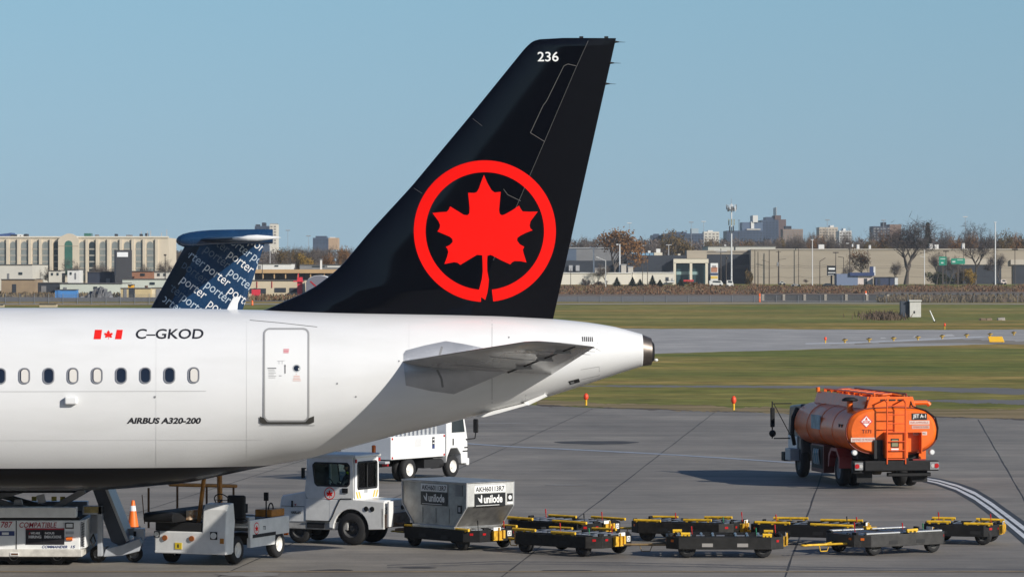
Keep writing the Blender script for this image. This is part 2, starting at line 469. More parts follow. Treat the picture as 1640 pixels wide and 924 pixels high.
strip("service_road", [(-600, 474), (890, 474.5), (1200, 472.5), (1420, 472.5), (1640, 472.0), (2300, 471)], [(-600, 483), (890, 483), (1200, 484), (1420, 484.2), (1640, 480.5), (2300, 480)], ROAD, 0.02)
strip("dry_reed_belt", [(-600, 471), (890, 466), (1640, 462), (2300, 462)], [(-600, 474), (890, 474.6), (1640, 472.1), (2300, 471)], M("brown_dry_growth", (0.16, 0.105, 0.065), 0.95, var=0.4, scale=0.3), 0.03)

# ------------------------------------------------------------------ the airliner
GLASS_T = M("terminal_dark_glass", (.02, .026, .032), .1)
TH = R(3.0)
AY = 86.0
AX = (150 - CX) * AY / F
air = thing("airliner", "white jet airliner with tall black tail fin carrying a red maple leaf ring", "airliner", (AX, AY, 0), TH)
rotm = Matrix.Rotation(-TH, 3, 'Z')
RO = rotm @ (Vector((0, 0, H)) - Vector((AX, AY, 0)))
def px_plane(px, py, v):                          # photo pixel -> (u, w) on the lengthwise plane v metres towards the port side
    d = rotm @ Vector(((px - CX) / F, 1, -(py - YH) / F))
    t = (-v - RO.y) / d.y
    p = RO + d * t
    return p.x, p.z
top_px = [(-60, 493), (0, 493), (100, 493), (200, 493.3), (300, 494), (440, 497), (560, 500), (700, 503), (800, 506), (890, 511), (940, 516), (985, 523), (1028, 535)]
bot_px = [(-60, 785.5), (0, 785.5), (100, 785.3), (150, 784.5), (200, 782), (305.6, 771.9), (379, 756), (443, 743), (470, 739), (501, 732), (579, 711), (641.5, 694.8), (694, 683.6), (741, 671), (842, 646.8), (937, 616), (998, 595.5), (1028, 586.5)]
hw_px = [(-60, 1.975), (250, 1.975), (350, 1.965), (450, 1.92), (550, 1.82), (650, 1.65), (750, 1.42), (850, 1.12), (950, .76), (1028, .40)]
tu = [px_plane(x, y, 0) for x, y in top_px]; bu = [px_plane(x, y, 0) for x, y in bot_px]; hu = [(px_plane(x, 600, 0)[0], h) for x, h in hw_px]
# nose and forward cabin, beyond the left of the picture
nose = [(-24.55, 3.05, 2.95, .05), (-24.3, 3.55, 2.45, .5), (-23.6, 4.15, 2.05, 1.0), (-22.6, 5.0, 1.83, 1.5), (-21.4, 5.6, 1.74, 1.82), (-20, 5.82, 1.72, 1.95), (-18.5, tu[0][1], bu[0][1], 1.975)]
tu = [(n[0], n[1]) for n in nose] + tu; bu = [(n[0], n[2]) for n in nose] + bu; hu = [(n[0], n[3]) for n in nose] + hu
def smooth_fn(pts):
    xs = np.array([p[0] for p in pts]); yy = np.array([p[1] for p in pts])
    fine = np.linspace(xs[0], xs[-1], 800)
    lnr = np.interp(fine, xs, yy)
    k = 13; ker = np.hanning(k + 2)[1:-1]; ker /= ker.sum()
    sm = np.convolve(np.pad(lnr, k // 2, mode='edge'), ker, mode='valid')
    sm[:8] = lnr[:8]; sm[-8:] = lnr[-8:]
    return lambda u: float(np.interp(u, fine, sm))
f_top, f_bot, f_hw = smooth_fn(tu), smooth_fn(bu), smooth_fn(hu)
U_END = px_plane(1028, 560, 0)[0]
def side_v(u, wz):
    t, b, h = f_top(u), f_bot(u), f_hw(u)
    k = (wz - (t + b) / 2) / ((t - b) / 2)
    return h * math.sqrt(max(0.0, 1 - k * k))
def on_fus(px, py, eps=0.006):
    v = 1.8
    for _ in range(14):
        u, wz = px_plane(px, py, v)
        v = 0.4 * v + 0.6 * side_v(u, wz)
    return Vector((u, -(side_v(u, wz) + eps), wz))

belly = bpy.data.materials.new("fuselage_paint_white_over_black"); belly.use_nodes = True
_t = belly.node_tree; _b = _t.nodes["Principled BSDF"]
_tc = _t.nodes.new("ShaderNodeTexCoord"); _sx = _t.nodes.new("ShaderNodeSeparateXYZ"); _t.links.new(_tc.outputs["Object"], _sx.inputs[0])
_lt = _t.nodes.new("ShaderNodeMath"); _lt.operation = 'LESS_THAN'; _lt.inputs[1].default_value = 2.405; _t.links.new(_sx.outputs[2], _lt.inputs[0])
_mp = _t.nodes.new("ShaderNodeMapping"); _mp.inputs["Scale"].default_value = (0.25, 1, 1.0); _t.links.new(_tc.outputs["Object"], _mp.inputs[0])
_n = _t.nodes.new("ShaderNodeTexNoise"); _n.inputs["Scale"].default_value = 2.2; _n.inputs["Detail"].default_value = 7; _t.links.new(_mp.outputs[0], _n.inputs[0])
_r = _t.nodes.new("ShaderNodeValToRGB"); _r.color_ramp.elements[0].position = .3; _r.color_ramp.elements[1].position = .6
_r.color_ramp.elements[0].color = (.685, .685, .675, 1); _r.color_ramp.elements[1].color = (.735, .735, .73, 1); _t.links.new(_n.outputs[0], _r.inputs[0])
_m = _t.nodes.new("ShaderNodeMix"); _m.data_type = 'RGBA'; _t.links.new(_lt.outputs[0], _m.inputs[0]); _t.links.new(_r.outputs[0], _m.inputs[6]); _m.inputs[7].default_value = (.008, .009, .012, 1)
_t.links.new(_m.outputs[2], _b.inputs["Base Color"])
_sp = _t.nodes.new("ShaderNodeMapRange"); _sp.inputs[3].default_value = .5; _sp.inputs[4].default_value = .12; _t.links.new(_lt.outputs[0], _sp.inputs[0]); _t.links.new(_sp.outputs[0], _b.inputs["Specular IOR Level"]); _b.inputs["Roughness"].default_value = 0.30; _b.inputs["Coat Weight"].default_value = 0.12; _b.inputs["Coat Roughness"].default_value = 0.06

q = MB(); NS = 96
us = [-24.55, -24.5, -24.4, -24.3, -24.1, -23.85, -23.6, -23.3, -23] + list(np.arange(-22.6, U_END, 0.2)) + [U_END]
for u in us:
    t, b, h = f_top(u), f_bot(u), f_hw(u)
    for i in range(NS):
        a = 2 * math.pi * i / NS
        q.v.append(Vector((u, -h * math.sin(a), (t + b) / 2 + (t - b) / 2 * math.cos(a))))
for k in range(len(us) - 1):
    for i in range(NS):
        j = (i + 1) % NS
        q.f.append((k * NS + i, k * NS + j, (k + 1) * NS + j, (k + 1) * NS + i)); q.m.append(0); q.s.append(True)
q.f.append(tuple(range(NS))); q.m.append(0); q.s.append(False)
q.f.append(tuple(range((len(us) - 1) * NS, len(us) * NS))); q.m.append(0); q.s.append(False)
fus = q.build("fuselage", belly, air)

# auxiliary power unit cone at the very end
a1, a2 = px_plane(1028, 535, 0), px_plane(1028, 586.5, 0)
b1, b2 = px_plane(1043, 541.5, 0), px_plane(1044, 584.5, 0)
c1, c2 = px_plane(1046, 550, 0), px_plane(1047, 577, 0)
q = MB()
def ring_stack(secs, mi_list):
    n = 40; vs = []
    for (u, t, b, h) in secs:
        for i in range(n):
            a = 2 * math.pi * i / n
            vs.append((u, -h * math.sin(a), (t + b) / 2 + (t - b) / 2 * math.cos(a)))
    for k in range(len(secs) - 1):
        q.add([vs[k * n + i] for i in range(n)] + [vs[(k + 1) * n + i] for i in range(n)], [(i, (i + 1) % n, n + (i + 1) % n, n + i) for i in range(n)], mi_list[k], None, True)
    q.add(vs[-n:], [tuple(range(n))], mi_list[-1])
ring_stack([(a1[0] + .002, a1[1] - .004, a2[1] + .004, .395), (b1[0], b1[1], b2[1], .31), (b1[0] + .002, b1[1] - .05, b2[1] + .05, .27), (c1[0] + .02, c1[1], c2[1], .2), (c1[0] - .25, c1[1] - .02, c2[1] + .02, .17)], [0, 0, 1, 1, 2])
q.build("exhaust_cone", [TITAN, CHAR, DARK], air)
q = MB(); c = px_plane(1051, 576.5, 0)
q.cyl((b1[0], 0, c[1]), (c[0] - .04, 0, c[1]), .012, n=8); q.lathe([(0, -.06), (.035, -.03), (.035, .02), (0, .05)], (c[0], 0, c[1]), 'x', 10)
q.build("tail_light", LENSW, air)

# decals: photo outlines laid on the curved skin, as painted film 6 mm proud
def refine(vs, fs, L):
    bm = bmesh.new()
    bv = [bm.verts.new((x, y, 0)) for x, y in vs]
    for f in fs:
        try: bm.faces.new([bv[i] for i in f])
        except ValueError: pass
    bm.normal_update()
    bmesh.ops.triangulate(bm, faces=bm.faces[:])
    for _ in range(7):
        es = [e for e in bm.edges if e.calc_length() > L]
        if not es: break
        bmesh.ops.subdivide_edges(bm, edges=es, cuts=1)
        bm.normal_update()
        bmesh.ops.triangulate(bm, faces=[f for f in bm.faces if len(f.verts) > 3])
    bm.verts.index_update()
    out = [(v.co.x, v.co.y) for v in bm.verts], [tuple(v.index for v in f.verts) for f in bm.faces]
    bm.free()
    return out
def decal(mb, vs, fs, fmap, mi=0, L=8):
    vs, fs = refine(vs, fs, L)
    mb.add([fmap(x, y) for x, y in vs], fs, mi)
def dpoly(mb, pts, fmap, mi=0, L=8):
    decal(mb, pts, [tuple(range(len(pts)))], fmap, mi, L)
def dline(mb, pts, wd, fmap, mi=0, L=10):
    for (x0, y0), (x1, y1) in zip(pts[:-1], pts[1:]):
        l = math.hypot(x1 - x0, y1 - y0) or 1
        nx, ny = -(y1 - y0) / l * wd / 2, (x1 - x0) / l * wd / 2
        dpoly(mb, [(x0 + nx, y0 + ny), (x1 + nx, y1 + ny), (x1 - nx, y1 - ny), (x0 - nx, y0 - ny)], fmap, mi, L)
def dring(mb, outer, inner, fmap, mi=0, L=8):
    n = len(outer)
    decal(mb, list(outer) + list(inner), [(i, (i + 1) % n, n + (i + 1) % n, n + i) for i in range(n)], fmap, mi, L)
def dtext(mb, body, x0, y0, x1, y1, fmap, mi=0, bold=0.0, shear=0.0, L=8):
    vs, fs = text_mesh(body, bold, shear)
    decal(mb, [(x0 + x * (x1 - x0), y1 - y * (y1 - y0)) for x, y in vs], fs, fmap, mi, L)
def rrect(x0, y0, x1, y1, r, n=5):
    pts = []
    for cx, cy, a0 in ((x1 - r, y0 + r, -90), (x1 - r, y1 - r, 0), (x0 + r, y1 - r, 90), (x0 + r, y0 + r, 180)):
        for i in range(n + 1):
            a = R(a0 + 90 * i / n)
            pts.append((cx + r * math.cos(a), cy + r * math.sin(a)))
    return pts
def on(eps): return lambda x, y: on_fus(x, y, eps)

LEAF = [(480, 143), (500, 190), (523, 230), (541, 243), (575, 240), (570, 300), (566, 345), (570, 365), (582, 373), (598, 368), (640, 345), (680, 318), (688, 335), (700, 351), (740, 353), (787, 352), (765, 380), (745, 408), (740, 430), (744, 447), (757, 458), (720, 472), (685, 490), (670, 502), (669, 518), (684, 538), (710, 552), (701, 568), (706, 590), (722, 641), (690, 634), (655, 633), (640, 640), (630, 652), (580, 630), (530, 603), (516, 598), (500, 603)]
LEAF_L = [(470, 600), (440, 598), (400, 622), (345, 655), (330, 643), (310, 639), (255, 650), (270, 610), (277, 582), (272, 563), (262, 553), (285, 542), (302, 525), (300, 508), (285, 495), (250, 480), (215, 465), (228, 445), (230, 428), (222, 408), (187, 360), (225, 356), (268, 353), (280, 340), (287, 322), (325, 345), (365, 370), (385, 373), (397, 362), (398, 330), (390, 245), (425, 246), (440, 240), (452, 218), (465, 180)]
LEAF_ALL = LEAF + LEAF_L
def zleaf(sx, sy, sw, body=LEAF_ALL):             # the small leaf with a straight stem, sw wide, centred on sx, sy
    k = sw / 600
    pts = [(sx + (x - 487) * k, sy + (y - 420) * k) for x, y in LEAF] + [(sx + 10 * k, sy + 340 * k), (sx - 14 * k, sy + 340 * k)] + [(sx + (x - 487) * k, sy + (y - 420) * k) for x, y in LEAF_L]
    return pts

# flag, registration, type name
q = MB()
dpoly(q, [(152, 528), (163.6, 528), (161.5, 543), (150, 543)], on(.006))
dpoly(q, [(187, 528), (196.8, 528), (194.5, 543), (184, 543)], on(.006))
dpoly(q, zleaf(173.8, 535, 15), on(.006), L=6)
q.build("flag_marking", RED, air)
q = MB(); dtext(q, "C\u2013GKOD", 217.5, 526.5, 326, 542.5, on(.006), 0, bold=0.016, shear=0.12)
q.build("registration_lettering", DGREY, air)
q = MB(); dtext(q, "AIRBUS A320-200", 203, 668.5, 322, 678.3, on(.006), 0, bold=0.035, shear=0.2)
q.build("type_lettering", DGREY, air)
# seams
SEAM = M("seam_grey", (.36, .36, .36), .6); SEAMD = M("seam_dark_grey", (.12, .12, .12), .6)
for pts, wd, mt in (([(788, 506), (788, 560)], .9, SEAM), ([(788, 600), (788, 660)], .9, SEAM), ([(400, 512.5), (450, 517), (508, 523.5)], .9, SEAMD), ([(0, 627), (330, 626.3)], .7, SEAM),
                    ([(842, 632), (842, 646)], .8, SEAM), ([(930, 592), (959.5, 587), (960, 601), (930, 608)], .7, SEAM), ([(955, 548), (968, 557)], .7, SEAM), ([(950, 556), (962, 562)], .7, SEAM), ([(500, 733), (640, 694)], .5, SEAM)):
    q = MB(); dline(q, pts, wd, on(.004)); q.build("skin_seam", mt, air)
SEAMF = M("faint_seam_grey", (.65, .65, .645), .4)
for xx, y0_, y1_ in ((250, 497, 748), (395, 500, 745), (655, 508, 560)):
    q = MB(); dline(q, [(xx, y0_), (xx, y1_)], .7, on(.004)); q.build("skin_seam", SEAMF, air)
q = MB(); dline(q, [(0, 705), (420, 704)], .6, on(.004)); q.build("skin_seam", SEAMF, air)
# windows: grey frame with a dark pane or a pulled-down shade
for k in range(-14, 9):
    x = 310.3 - 38.72 * (8 - k)
    y = 600.6 + (310.3 - x) * 0.0045
    shut = k in (1, 3, 4, 8, -2, -5, -6, -10)
    q = MB(); o = rrect(x - 9.2, y - 13, x + 9.2, y + 13, 8); i = rrect(x - 7.2, y - 11.2, x + 7.2, y + 11.2, 6.5)
    dring(q, o, i, on(.020), 0, 6)
    n = len(o)
    fr = q.build("cabin_window", M("window_frame_grey", (.30, .30, .31), .35, metal=.4), air)
    q = MB(); dpoly(q, rrect(x - 7.4, y - 11.4, x + 7.4, y + 11.4, 6.6), on(.006), 0, 6)
    q.build("pane", NAVYG, fr)
    if shut:
        q = MB(); dpoly(q, rrect(x - 5.4, y - 10.4, x + 6.8, y + 10.6, 5.2), on(.008), 0, 6)
        q.build("window_shade", BEIGE, fr)
# rear door
q = MB(); dpoly(q, rrect(424, 527, 493.2, 673, 8), on(.012), 0, 8)
door = q.build("rear_door", M("door_white", (.75, .75, .74), .3, coat=.1), air)
q = MB(); dring(q, rrect(421.7, 525, 495.6, 675.5, 10), rrect(424.6, 527.8, 492.6, 672.6, 7.5), on(.018))
q.build("door_frame", M("door_outline_grey", (.33, .33, .33), .4), door)
q = MB(); dpoly(q, [(416, 666.5), (423, 669), (428, 675.8), (489, 675.8), (495, 669), (503, 666), (503, 676), (496, 678.6), (421, 678.8), (416, 676)], on(.026))
q.build("door_sill", M("scuff_plate_dark_grey", (.05, .048, .043), .5), door)
q = MB(); dline(q, [(415, 681), (504, 681)], .8, on(.008)); q.build("sill_seam", M("seam_grey", (.36, .36, .36)), door)
q = MB(); circ = lambda cx, cy, r, n=20: [(cx + r * math.cos(6.2832 * i / n), cy + r * math.sin(6.2832 * i / n)) for i in range(n)]
dpoly(q, circ(475, 589.5, 6.3), on(.018), 0); dpoly(q, circ(475, 589.5, 4.6), on(.020), 1); dpoly(q, circ(478.5, 590.5, 1.2), on(.022), 2)
q.build("door_window", [LGREY, NAVYG, SIGNW], door)
q = MB(); dline(q, [(456.6, 584), (456.6, 598)], 1.4, on(.02), 0); dpoly(q, [(455.2, 586), (456.6, 583.4), (458, 586)], on(.02)); q.build("handle_arrow", DGREY, door)
q = MB()
for k, (a, b) in enumerate(((428.5, 442.5), (430, 440), (430, 441), (430, 442), (430, 439), (430, 442.5), (430, 441))): dline(q, [(a, 589.5 + k * 2.5), (b, 589.5 + k * 2.5)], 1.1 if k == 0 else .7, on(.02), 0 if k == 0 else 1)
q.build("instruction_placard", [DGREY, SEAM], door)
q = MB(); dline(q, [(447, 601.5), (451, 601.5)], 1.2, on(.02)); q.build("small_placard", SEAM, door)
q = MB(); dline(q, [(444, 578), (456, 577.5)], .5, on(.02)); dline(q, [(447, 578), (447, 583)], .5, on(.02)); dline(q, [(452, 578), (452, 583)], .5, on(.02)); q.build("door_handle", SEAM, door)
q = MB()
for k in range(3): dline(q, [(454, 559.5 + 2.4 * k), (463 - k * .4, 559.5 + 2.4 * k)], 1.5, on(.02), 0)
q.build("warning_placard", M("placard_red", (.62, .16, .2), .5), door)
q = MB()
for k in range(4): dline(q, [(470.5 - k * .5, 602.0 + 2.4 * k), (480 + k * .7, 602.0 + 2.4 * k)], .9, on(.02), 0)
dline(q, [(474.5, 598), (474.5, 600)], .8, on(.02)); q.build("pressure_placard", M("placard_pink", (.72, .42, .36), .5), door)
# stabiliser trim plate, vents, intake, small fittings
q = MB(); dpoly(q, [(646.5, 566), (650, 561), (680, 553), (714, 546), (745, 551), (772, 556.5), (850, 585), (824, 590), (727, 631), (690, 626), (650, 617), (647, 588)], on(.008))
q.build("trim_plate", M("bare_trim_plate_grey", (.42, .43, .45), .3, metal=.55, var=.12, scale=2), air)
for pts in ([(704, 569), (708, 555)], [(700, 592), (707, 606), (709, 620)]):
    q = MB(); dline(q, pts, 3.6, on(.010), 1); dline(q, pts, 1.5, on(.014), 0); q.build("hinge_slot", [MGREY, M("trim_plate_edge_grey", (.2, .2, .21), .4)], air)
q = MB()
for k in range(6): dline(q, [(932.8 + k * 3.1, 539.0 + k * .1), (933.6 + k * 3.1, 546.5 + k * .1)], 1.5, on(.010), 0)
q.build("louvre", DARK, air)
q = MB(); dpoly(q, [(910, 610.5), (927, 606.2), (929, 611.5), (913, 616)], on(.010), 0); dpoly(q, [(913, 611.8), (919, 610.2), (920, 613.2), (914.5, 615)], on(.013), 1)
q.build("air_intake", [DARK, MGREY], air)
q = MB(); c = on_fus(114, 641, 0)
q.box((c.x, c.y - .05, c.z), (.27, .16, .17), 0); q.build("drain_fairing", WHITE, air, bevel=.03)
for cx_, cy_, r_ in ((248, 635.5, 1.8), (815, 540, 1.3), (540, 614, 1.4), (570, 635, 1.3), (639, 578, 1.3)):
    q = MB(); dpoly(q, circ(cx_, cy_, r_), on(.01)); q.build("static_port", MGREY, air)
q = MB()
bl = [px_plane(x, y, 0) for x, y in ((362, 498), (367, 488), (373, 477), (378, 475.3), (386, 475), (381, 486), (380, 498))]
q.prism(bl, 'y', -.035, .035); q.build("blade_antenna", WHITE, air, bevel=.012)
for nm, pts, y in (("ventral_fairing", [(763, 667), (790, 657.5), (842, 645), (846, 648), (800, 661), (775, 667.6)], .12), ("tail_drain_fin", [(838, 644.5), (872, 631), (877, 634), (868, 638.5), (846, 649)], .05)):
    q = MB(); q.prism([px_plane(a, b, .5) for a, b in pts], 'y', -y - .5, y - .5); q.build(nm, WHITE, air, bevel=.01)

# fin and rudder
le_px = [(404, 501), (430, 494.3), (451, 484.5), (470, 476.5), (487.5, 468.6), (507, 457.5), (524, 445), (538, 433.5), (550, 422), (591, 372.5), (659, 298.7), (752.5, 186.5), (835.6, 84), (843, 75.5), (851, 68.3), (858, 64.6), (866.8, 62.9), (900, 61.9)]
le = sorted([px_plane(x, y, 0) for x, y in le_px], key=lambda p: p[1])
te = sorted([px_plane(x, y, 0) for x, y in ((987, 60), (880, 537))], key=lambda p: p[1])
hg = sorted([px_plane(x, y, 0) for x, y in ((944.5, 60), (735.3, 545))], key=lambda p: p[1])
W_TOP = px_plane(930, 61.5, 0)[1]; W_BOT = px_plane(880, 532, 0)[1]
def itp(pts, wz): return float(np.interp(wz, [p[1] for p in pts], [p[0] for p in pts]))
def ext_le(wz):
    if wz < le[0][1]: return le[0][0] - (le[0][1] - wz) * 2.5
    return itp(le, wz)
def ext_ln(pts, wz):
    (a, b), (c, d) = pts
    return a + (c - a) * (wz - b) / (d - b)
def fin_t(u, wz):
    c0 = max(ext_le(wz), ext_ln(te, wz) - 6.0 if wz < 7.2 else -99)
    cl, ct = ext_le(wz), ext_ln(te, wz)
    x = min(max((u - cl) / (ct - cl), 0), 1)
    tt = min(0.105 * (ct - cl), 0.60)
    s = 5 * (0.2969 * math.sqrt(x) - 0.126 * x - 0.3516 * x * x + 0.2843 * x ** 3 - 0.1015 * x ** 4)
    return tt * s * (0.35 + 0.65 * min(1, (W_TOP + .02 - wz) / 0.18) ** .5 if wz > W_TOP - .16 else 1)
rows = list(np.linspace(W_BOT, W_BOT + 1.4, 22)) + list(np.linspace(W_BOT + 1.4, W_TOP - .35, 26))[1:] + list(np.linspace(W_TOP - .35, W_TOP, 12))[1:]
def fin_patch(name, a_fn, b_fn, cosine, mat):
    q = MB(); nc = 30
    for wz in rows:
        a, b = a_fn(wz), b_fn(wz)
        for sgn in (-1, 1):
            for i in range(nc):
                x = i / (nc - 1)
                if cosine: x = x * x
                u = a + (b - a) * x
                q.v.append(Vector((u, sgn * (fin_t(u, wz) + .002), wz)))
    n2 = 2 * nc
    for r in range(len(rows) - 1):
        for s_ in range(2):
            for i in range(nc - 1):
                k = r * n2 + s_ * nc + i
                q.f.append((k, k + 1, k + 1 + n2, k + n2)); q.m.append(0); q.s.append(True)
    body_v = list(q.v)
    for r in range(len(rows) - 1):
        for i in (0, nc - 1):
            k = r * n2 + i
            q.add([body_v[k], body_v[k + nc], body_v[k + nc + n2], body_v[k + n2]], [(0, 1, 2, 3)])
    for r in (0, len(rows) - 1):
        for i in range(nc - 1):
            k = r * n2 + i
            q.add([body_v[k], body_v[k + 1], body_v[k + 1 + nc], body_v[k + nc]], [(0, 1, 2, 3)])
    return q.build(name, mat, air)
fin = fin_patch("tail_fin", ext_le, lambda wz: max(ext_ln(hg, wz) - .006, ext_le(wz) + .02), True, BLACK)
rud = fin_patch("rudder", lambda wz: ext_ln(hg, wz) - .004, lambda wz: ext_ln(te, wz), False, M("rudder_black_paint", (0.004, 0.0042, 0.006), 0.25, coat=0.05, spec=0.2))
def on_fin_eps(eps):
    def f(px, py):
        v = .2
        for _ in range(6):
            u, wz = px_plane(px, py, v)
            v = fin_t(u, wz)
        return Vector((u, -(v + eps), wz))
    return f
onf = on_fin_eps(.008)
zx = lambda x, y: (640 + x / 3.554, 240 + y / 3.554)
q = MB()
dpoly(q, [zx(x, y) for x, y in LEAF] + [zx(x, y) for x, y in ((498, 640), (499, 690), (508, 738), (505, 775), (499, 815), (487, 854), (462, 836), (455, 820), (450, 800), (457, 778), (468, 735), (473, 690), (472, 640))] + [zx(x, y) for x, y in LEAF_L], onf, 0, 6)
cx0, cy0, ro, ri = 776.5, 370.3, 113.8, 94.8
n = 90; outer = []; inner = []
a0, a1_ = R(180 + 74), R(180 + 74 + 360 - 22.5)
OUT = []; INN = []
for i in range(n + 1):
    a = R(93.2) + (R(360 + 83.2) - R(93.2)) * i / n   # from the stem, clockwise round to the gap
    OUT.append((cx0 + ro * math.cos(a), cy0 + (ro - .6) * math.sin(a)))
    INN.append((cx0 + ri * math.cos(a), cy0 + (ri - .6) * math.sin(a)))
m_ = len(OUT)
decal(q, OUT + INN, [(i, i + 1, m_ + i + 1, m_ + i) for i in range(m_ - 1)], on_fin_eps(.007), 0, 6)
q.build("maple_leaf_emblem", M("emblem_red", (0.84, 0.006, 0.003), .45, spec=.12), air)
q = MB(); dtext(q, "236", 861, 83.5, 894.5, 99, onf, 0, bold=.01); q.build("fin_number", SIGNW, air)
gl = on_fin_eps(.005)
for pts, wd in (([(942, 66), (922, 110), (872, 227), (806, 380), (790, 417)], .5), ([(922.5, 106), (909.5, 103), (903, 106), (876.5, 160), (874, 164), (870, 169), (849.5, 213), (872, 227)], .8), ([(806.5, 303), (813, 312), (834, 322)], .7), ([(729, 466), (767, 483)], .7), ([(753, 187), (772, 202)], .5), ([(659, 299), (676, 310)], .5)):
    q = MB(); dline(q, pts, wd, gl); q.build("panel_seam", M("bare_seam_metal", (.11, .105, .10), .5), air)
for (x0, y0, L_) in ((987.5, 67.5, 14), (979.5, 101.2, 15), (972.5, 134.5, 14)):
    q = MB(); a = px_plane(x0 - 3, y0, 0); b = px_plane(x0 + 4, y0 + .2, 0); c = px_plane(x0 + L_, y0 + .6, 0)
    q.cyl((a[0], 0, a[1]), (b[0], 0, b[1]), .03, .012, 8); q.cyl((b[0], 0, b[1]), (c[0], 0, c[1]), .008, .004, 6); q.build("static_wick", CHAR, air)
for x0 in (931, 971):
    q = MB(); a = px_plane(x0, 61.5, 0); q.box((a[0], 0, a[1] + .015), (.09, .05, .05)); q.build("fin_tip_fitting", CHAR, air)

# horizontal stabilisers
def lpx(px, py, v): 
    u, wz = px_plane(px, py, v); return Vector((u, -v, wz))
tl, tt_ = lpx(858, 544.5, 6.15), lpx(953, 555, 6.15)
rl, rt = on_fus(645, 579, 0), on_fus(884, 599, 0)
rl, rt = rl + (rl - tl) * .09, rt + (rt - tt_) * .06
def stab(sgn, name):
    q = MB(); NR, NC = 24, 26
    for r in range(NR + 1):
        s_ = r / NR
        a, b = rl.lerp(tl, s_), rt.lerp(tt_, s_)
        if s_ > .93:
            e = (s_ - .93) / .07; a = a.lerp(b, .42 * e * e)
        ch = b - a; L_ = ch.length
        for side in (1, -1):
            for i in range(NC):
                x = (i / (NC - 1)) ** 1.8
                t = .5 * .10 * L_ * 5 * 2 * (0.2969 * math.sqrt(x) - 0.126 * x - 0.3516 * x * x + 0.2843 * x ** 3 - 0.1036 * x ** 4) * .5
                t *= 1.0 if s_ < .97 else .45
                p = a + ch * x; p = Vector((p.x, p.y * sgn, p.z + side * max(t, .004)))
                q.v.append(p)
    n2 = 2 * NC
    for r in range(NR):
        for s2 in range(2):
            for i in range(NC - 1):
                k = r * n2 + s2 * NC + i
                q.f.append((k, k + 1, k + 1 + n2, k + n2)); q.m.append(0); q.s.append(True)
        k = r * n2 + NC - 1
        q.f.append((k, k + NC, k + NC + n2, k + n2)); q.m.append(0); q.s.append(False)
    for r in (0, NR):
        for i in range(NC - 1):
            k = r * n2 + i
            q.f.append((k, k + 1, k + 1 + NC, k + NC)); q.m.append(0); q.s.append(False)
    return q.build(name, M("stabiliser_grey_paint", (.50, .50, .50), .22, metal=.35, coat=.3, var=.12, scale=1.2), air)
st1 = stab(1, "horizontal_stabiliser"); st2 = stab(-1, "horizontal_stabiliser")
q = MB()                                          # elevator hinge gap under the port side, pale blocks put in for glints
for s0, s1 in ((.06, .97),):
    a, b = rl.lerp(tl, s0), rt.lerp(tt_, s0); c, d = rl.lerp(tl, s1), rt.lerp(tt_, s1)
    p0, p1 = a.lerp(b, .70), c.lerp(d, .70)
    pts = []
    for k in range(13):
        f = k / 12; x0 = p0.lerp(p1, f); ln_ = (b - a).length * (1 - f) + (d - c).length * f
        pts.append((x0.x, x0.y, x0.z - .5 * .10 * ln_ * .352))
    q.tube(pts, .016, 6)
q.build("elevator_gap", CHAR, st1)
for s_ in (.30, .58, .82):
    a, b = rl.lerp(tl, s_), rt.lerp(tt_, s_); ln_ = (b - a).length
    q = MB(); q.tube([(a.x + (b.x - a.x) * f, a.y, a.z + (b.z - a.z) * f - .5 * .10 * ln_ * .93 * (1 if f < .5 else 1 - (f - .5) * 1.05) - .001) for f in (.16, .3, .45, .6, .69)], .006, 5); q.build("panel_seam", MGREY, st1)
    m_ = a.lerp(b, .70); q = MB(); q.box((m_.x, m_.y, m_.z - .5 * .10 * ln_ * .36 - .02), (.42, .07, .08), 0, Matrix.Rotation(R(2), 4, 'Y'), (.7, .6)); q.build("glint_block", LGREY, st1, bevel=.02)
for s_ in (.75, .85, .95):
    b = rt.lerp(tt_, s_); q = MB(); q.cyl((b.x - .02, b.y, b.z), (b.x + .16, b.y, b.z - .01), .006, .003, 5); q.build("static_wick", CHAR, st1)

# wings, main and nose gear: left of the picture, but the aircraft stands on them
for sgn in (1, -1):
    q = MB()
    rw = [(-8.6, 1.9, 2.1, -2.0), (-14.6, 1.9, 2.3, -2.0), (-4.9 - 1.2, 17, 3.6, 0), (-7.4, 17, 3.65, 0)]
    A = [(-13.6, -1.5 * sgn, 2.25), (-7.4, -1.5 * sgn, 2.15), (-3.9, -17 * sgn, 3.55), (-5.5, -17 * sgn, 3.6)]
    A = [(x - 5.2, y, z) for x, y, z in A]
    q.add(A + [(x, y, z + (.6 if abs(y) < 5 else .16)) for x, y, z in A], [(0, 1, 2, 3), (7, 6, 5, 4), (0, 4, 5, 1), (1, 5, 6, 2), (2, 6, 7, 3), (3, 7, 4, 0)])
    q.build("wing", M("wing_grey_paint", (.5, .5, .5), .35), air, bevel=.05)
    q = MB(); q.cyl((-15.2, -3.7 * sgn, .6), (-15.2, -3.6 * sgn, 2.6), .12, n=12, mi=1)
    for k in (-.45, .45): q.lathe([(.0, -.16), (.35, -.18), (.56, -.14), (.58, 0), (.56, .14), (.35, .18), (0, .16)], (-15.2, -3.7 * sgn + k, .58), 'y', 24)
    q.build("main_gear", [RUBBER, STEEL], air)
q = MB(); q.cyl((-20.4, 0, .4), (-20.2, 0, 2.2), .1, n=12, mi=1)
for k in (-.25, .25): q.lathe([(.0, -.1), (.3, -.12), (.38, -.08), (.38, .08), (.3, .12), (0, .1)], (-20.4, k, .38), 'y', 20)
q.build("nose_gear", [RUBBER, STEEL], air)

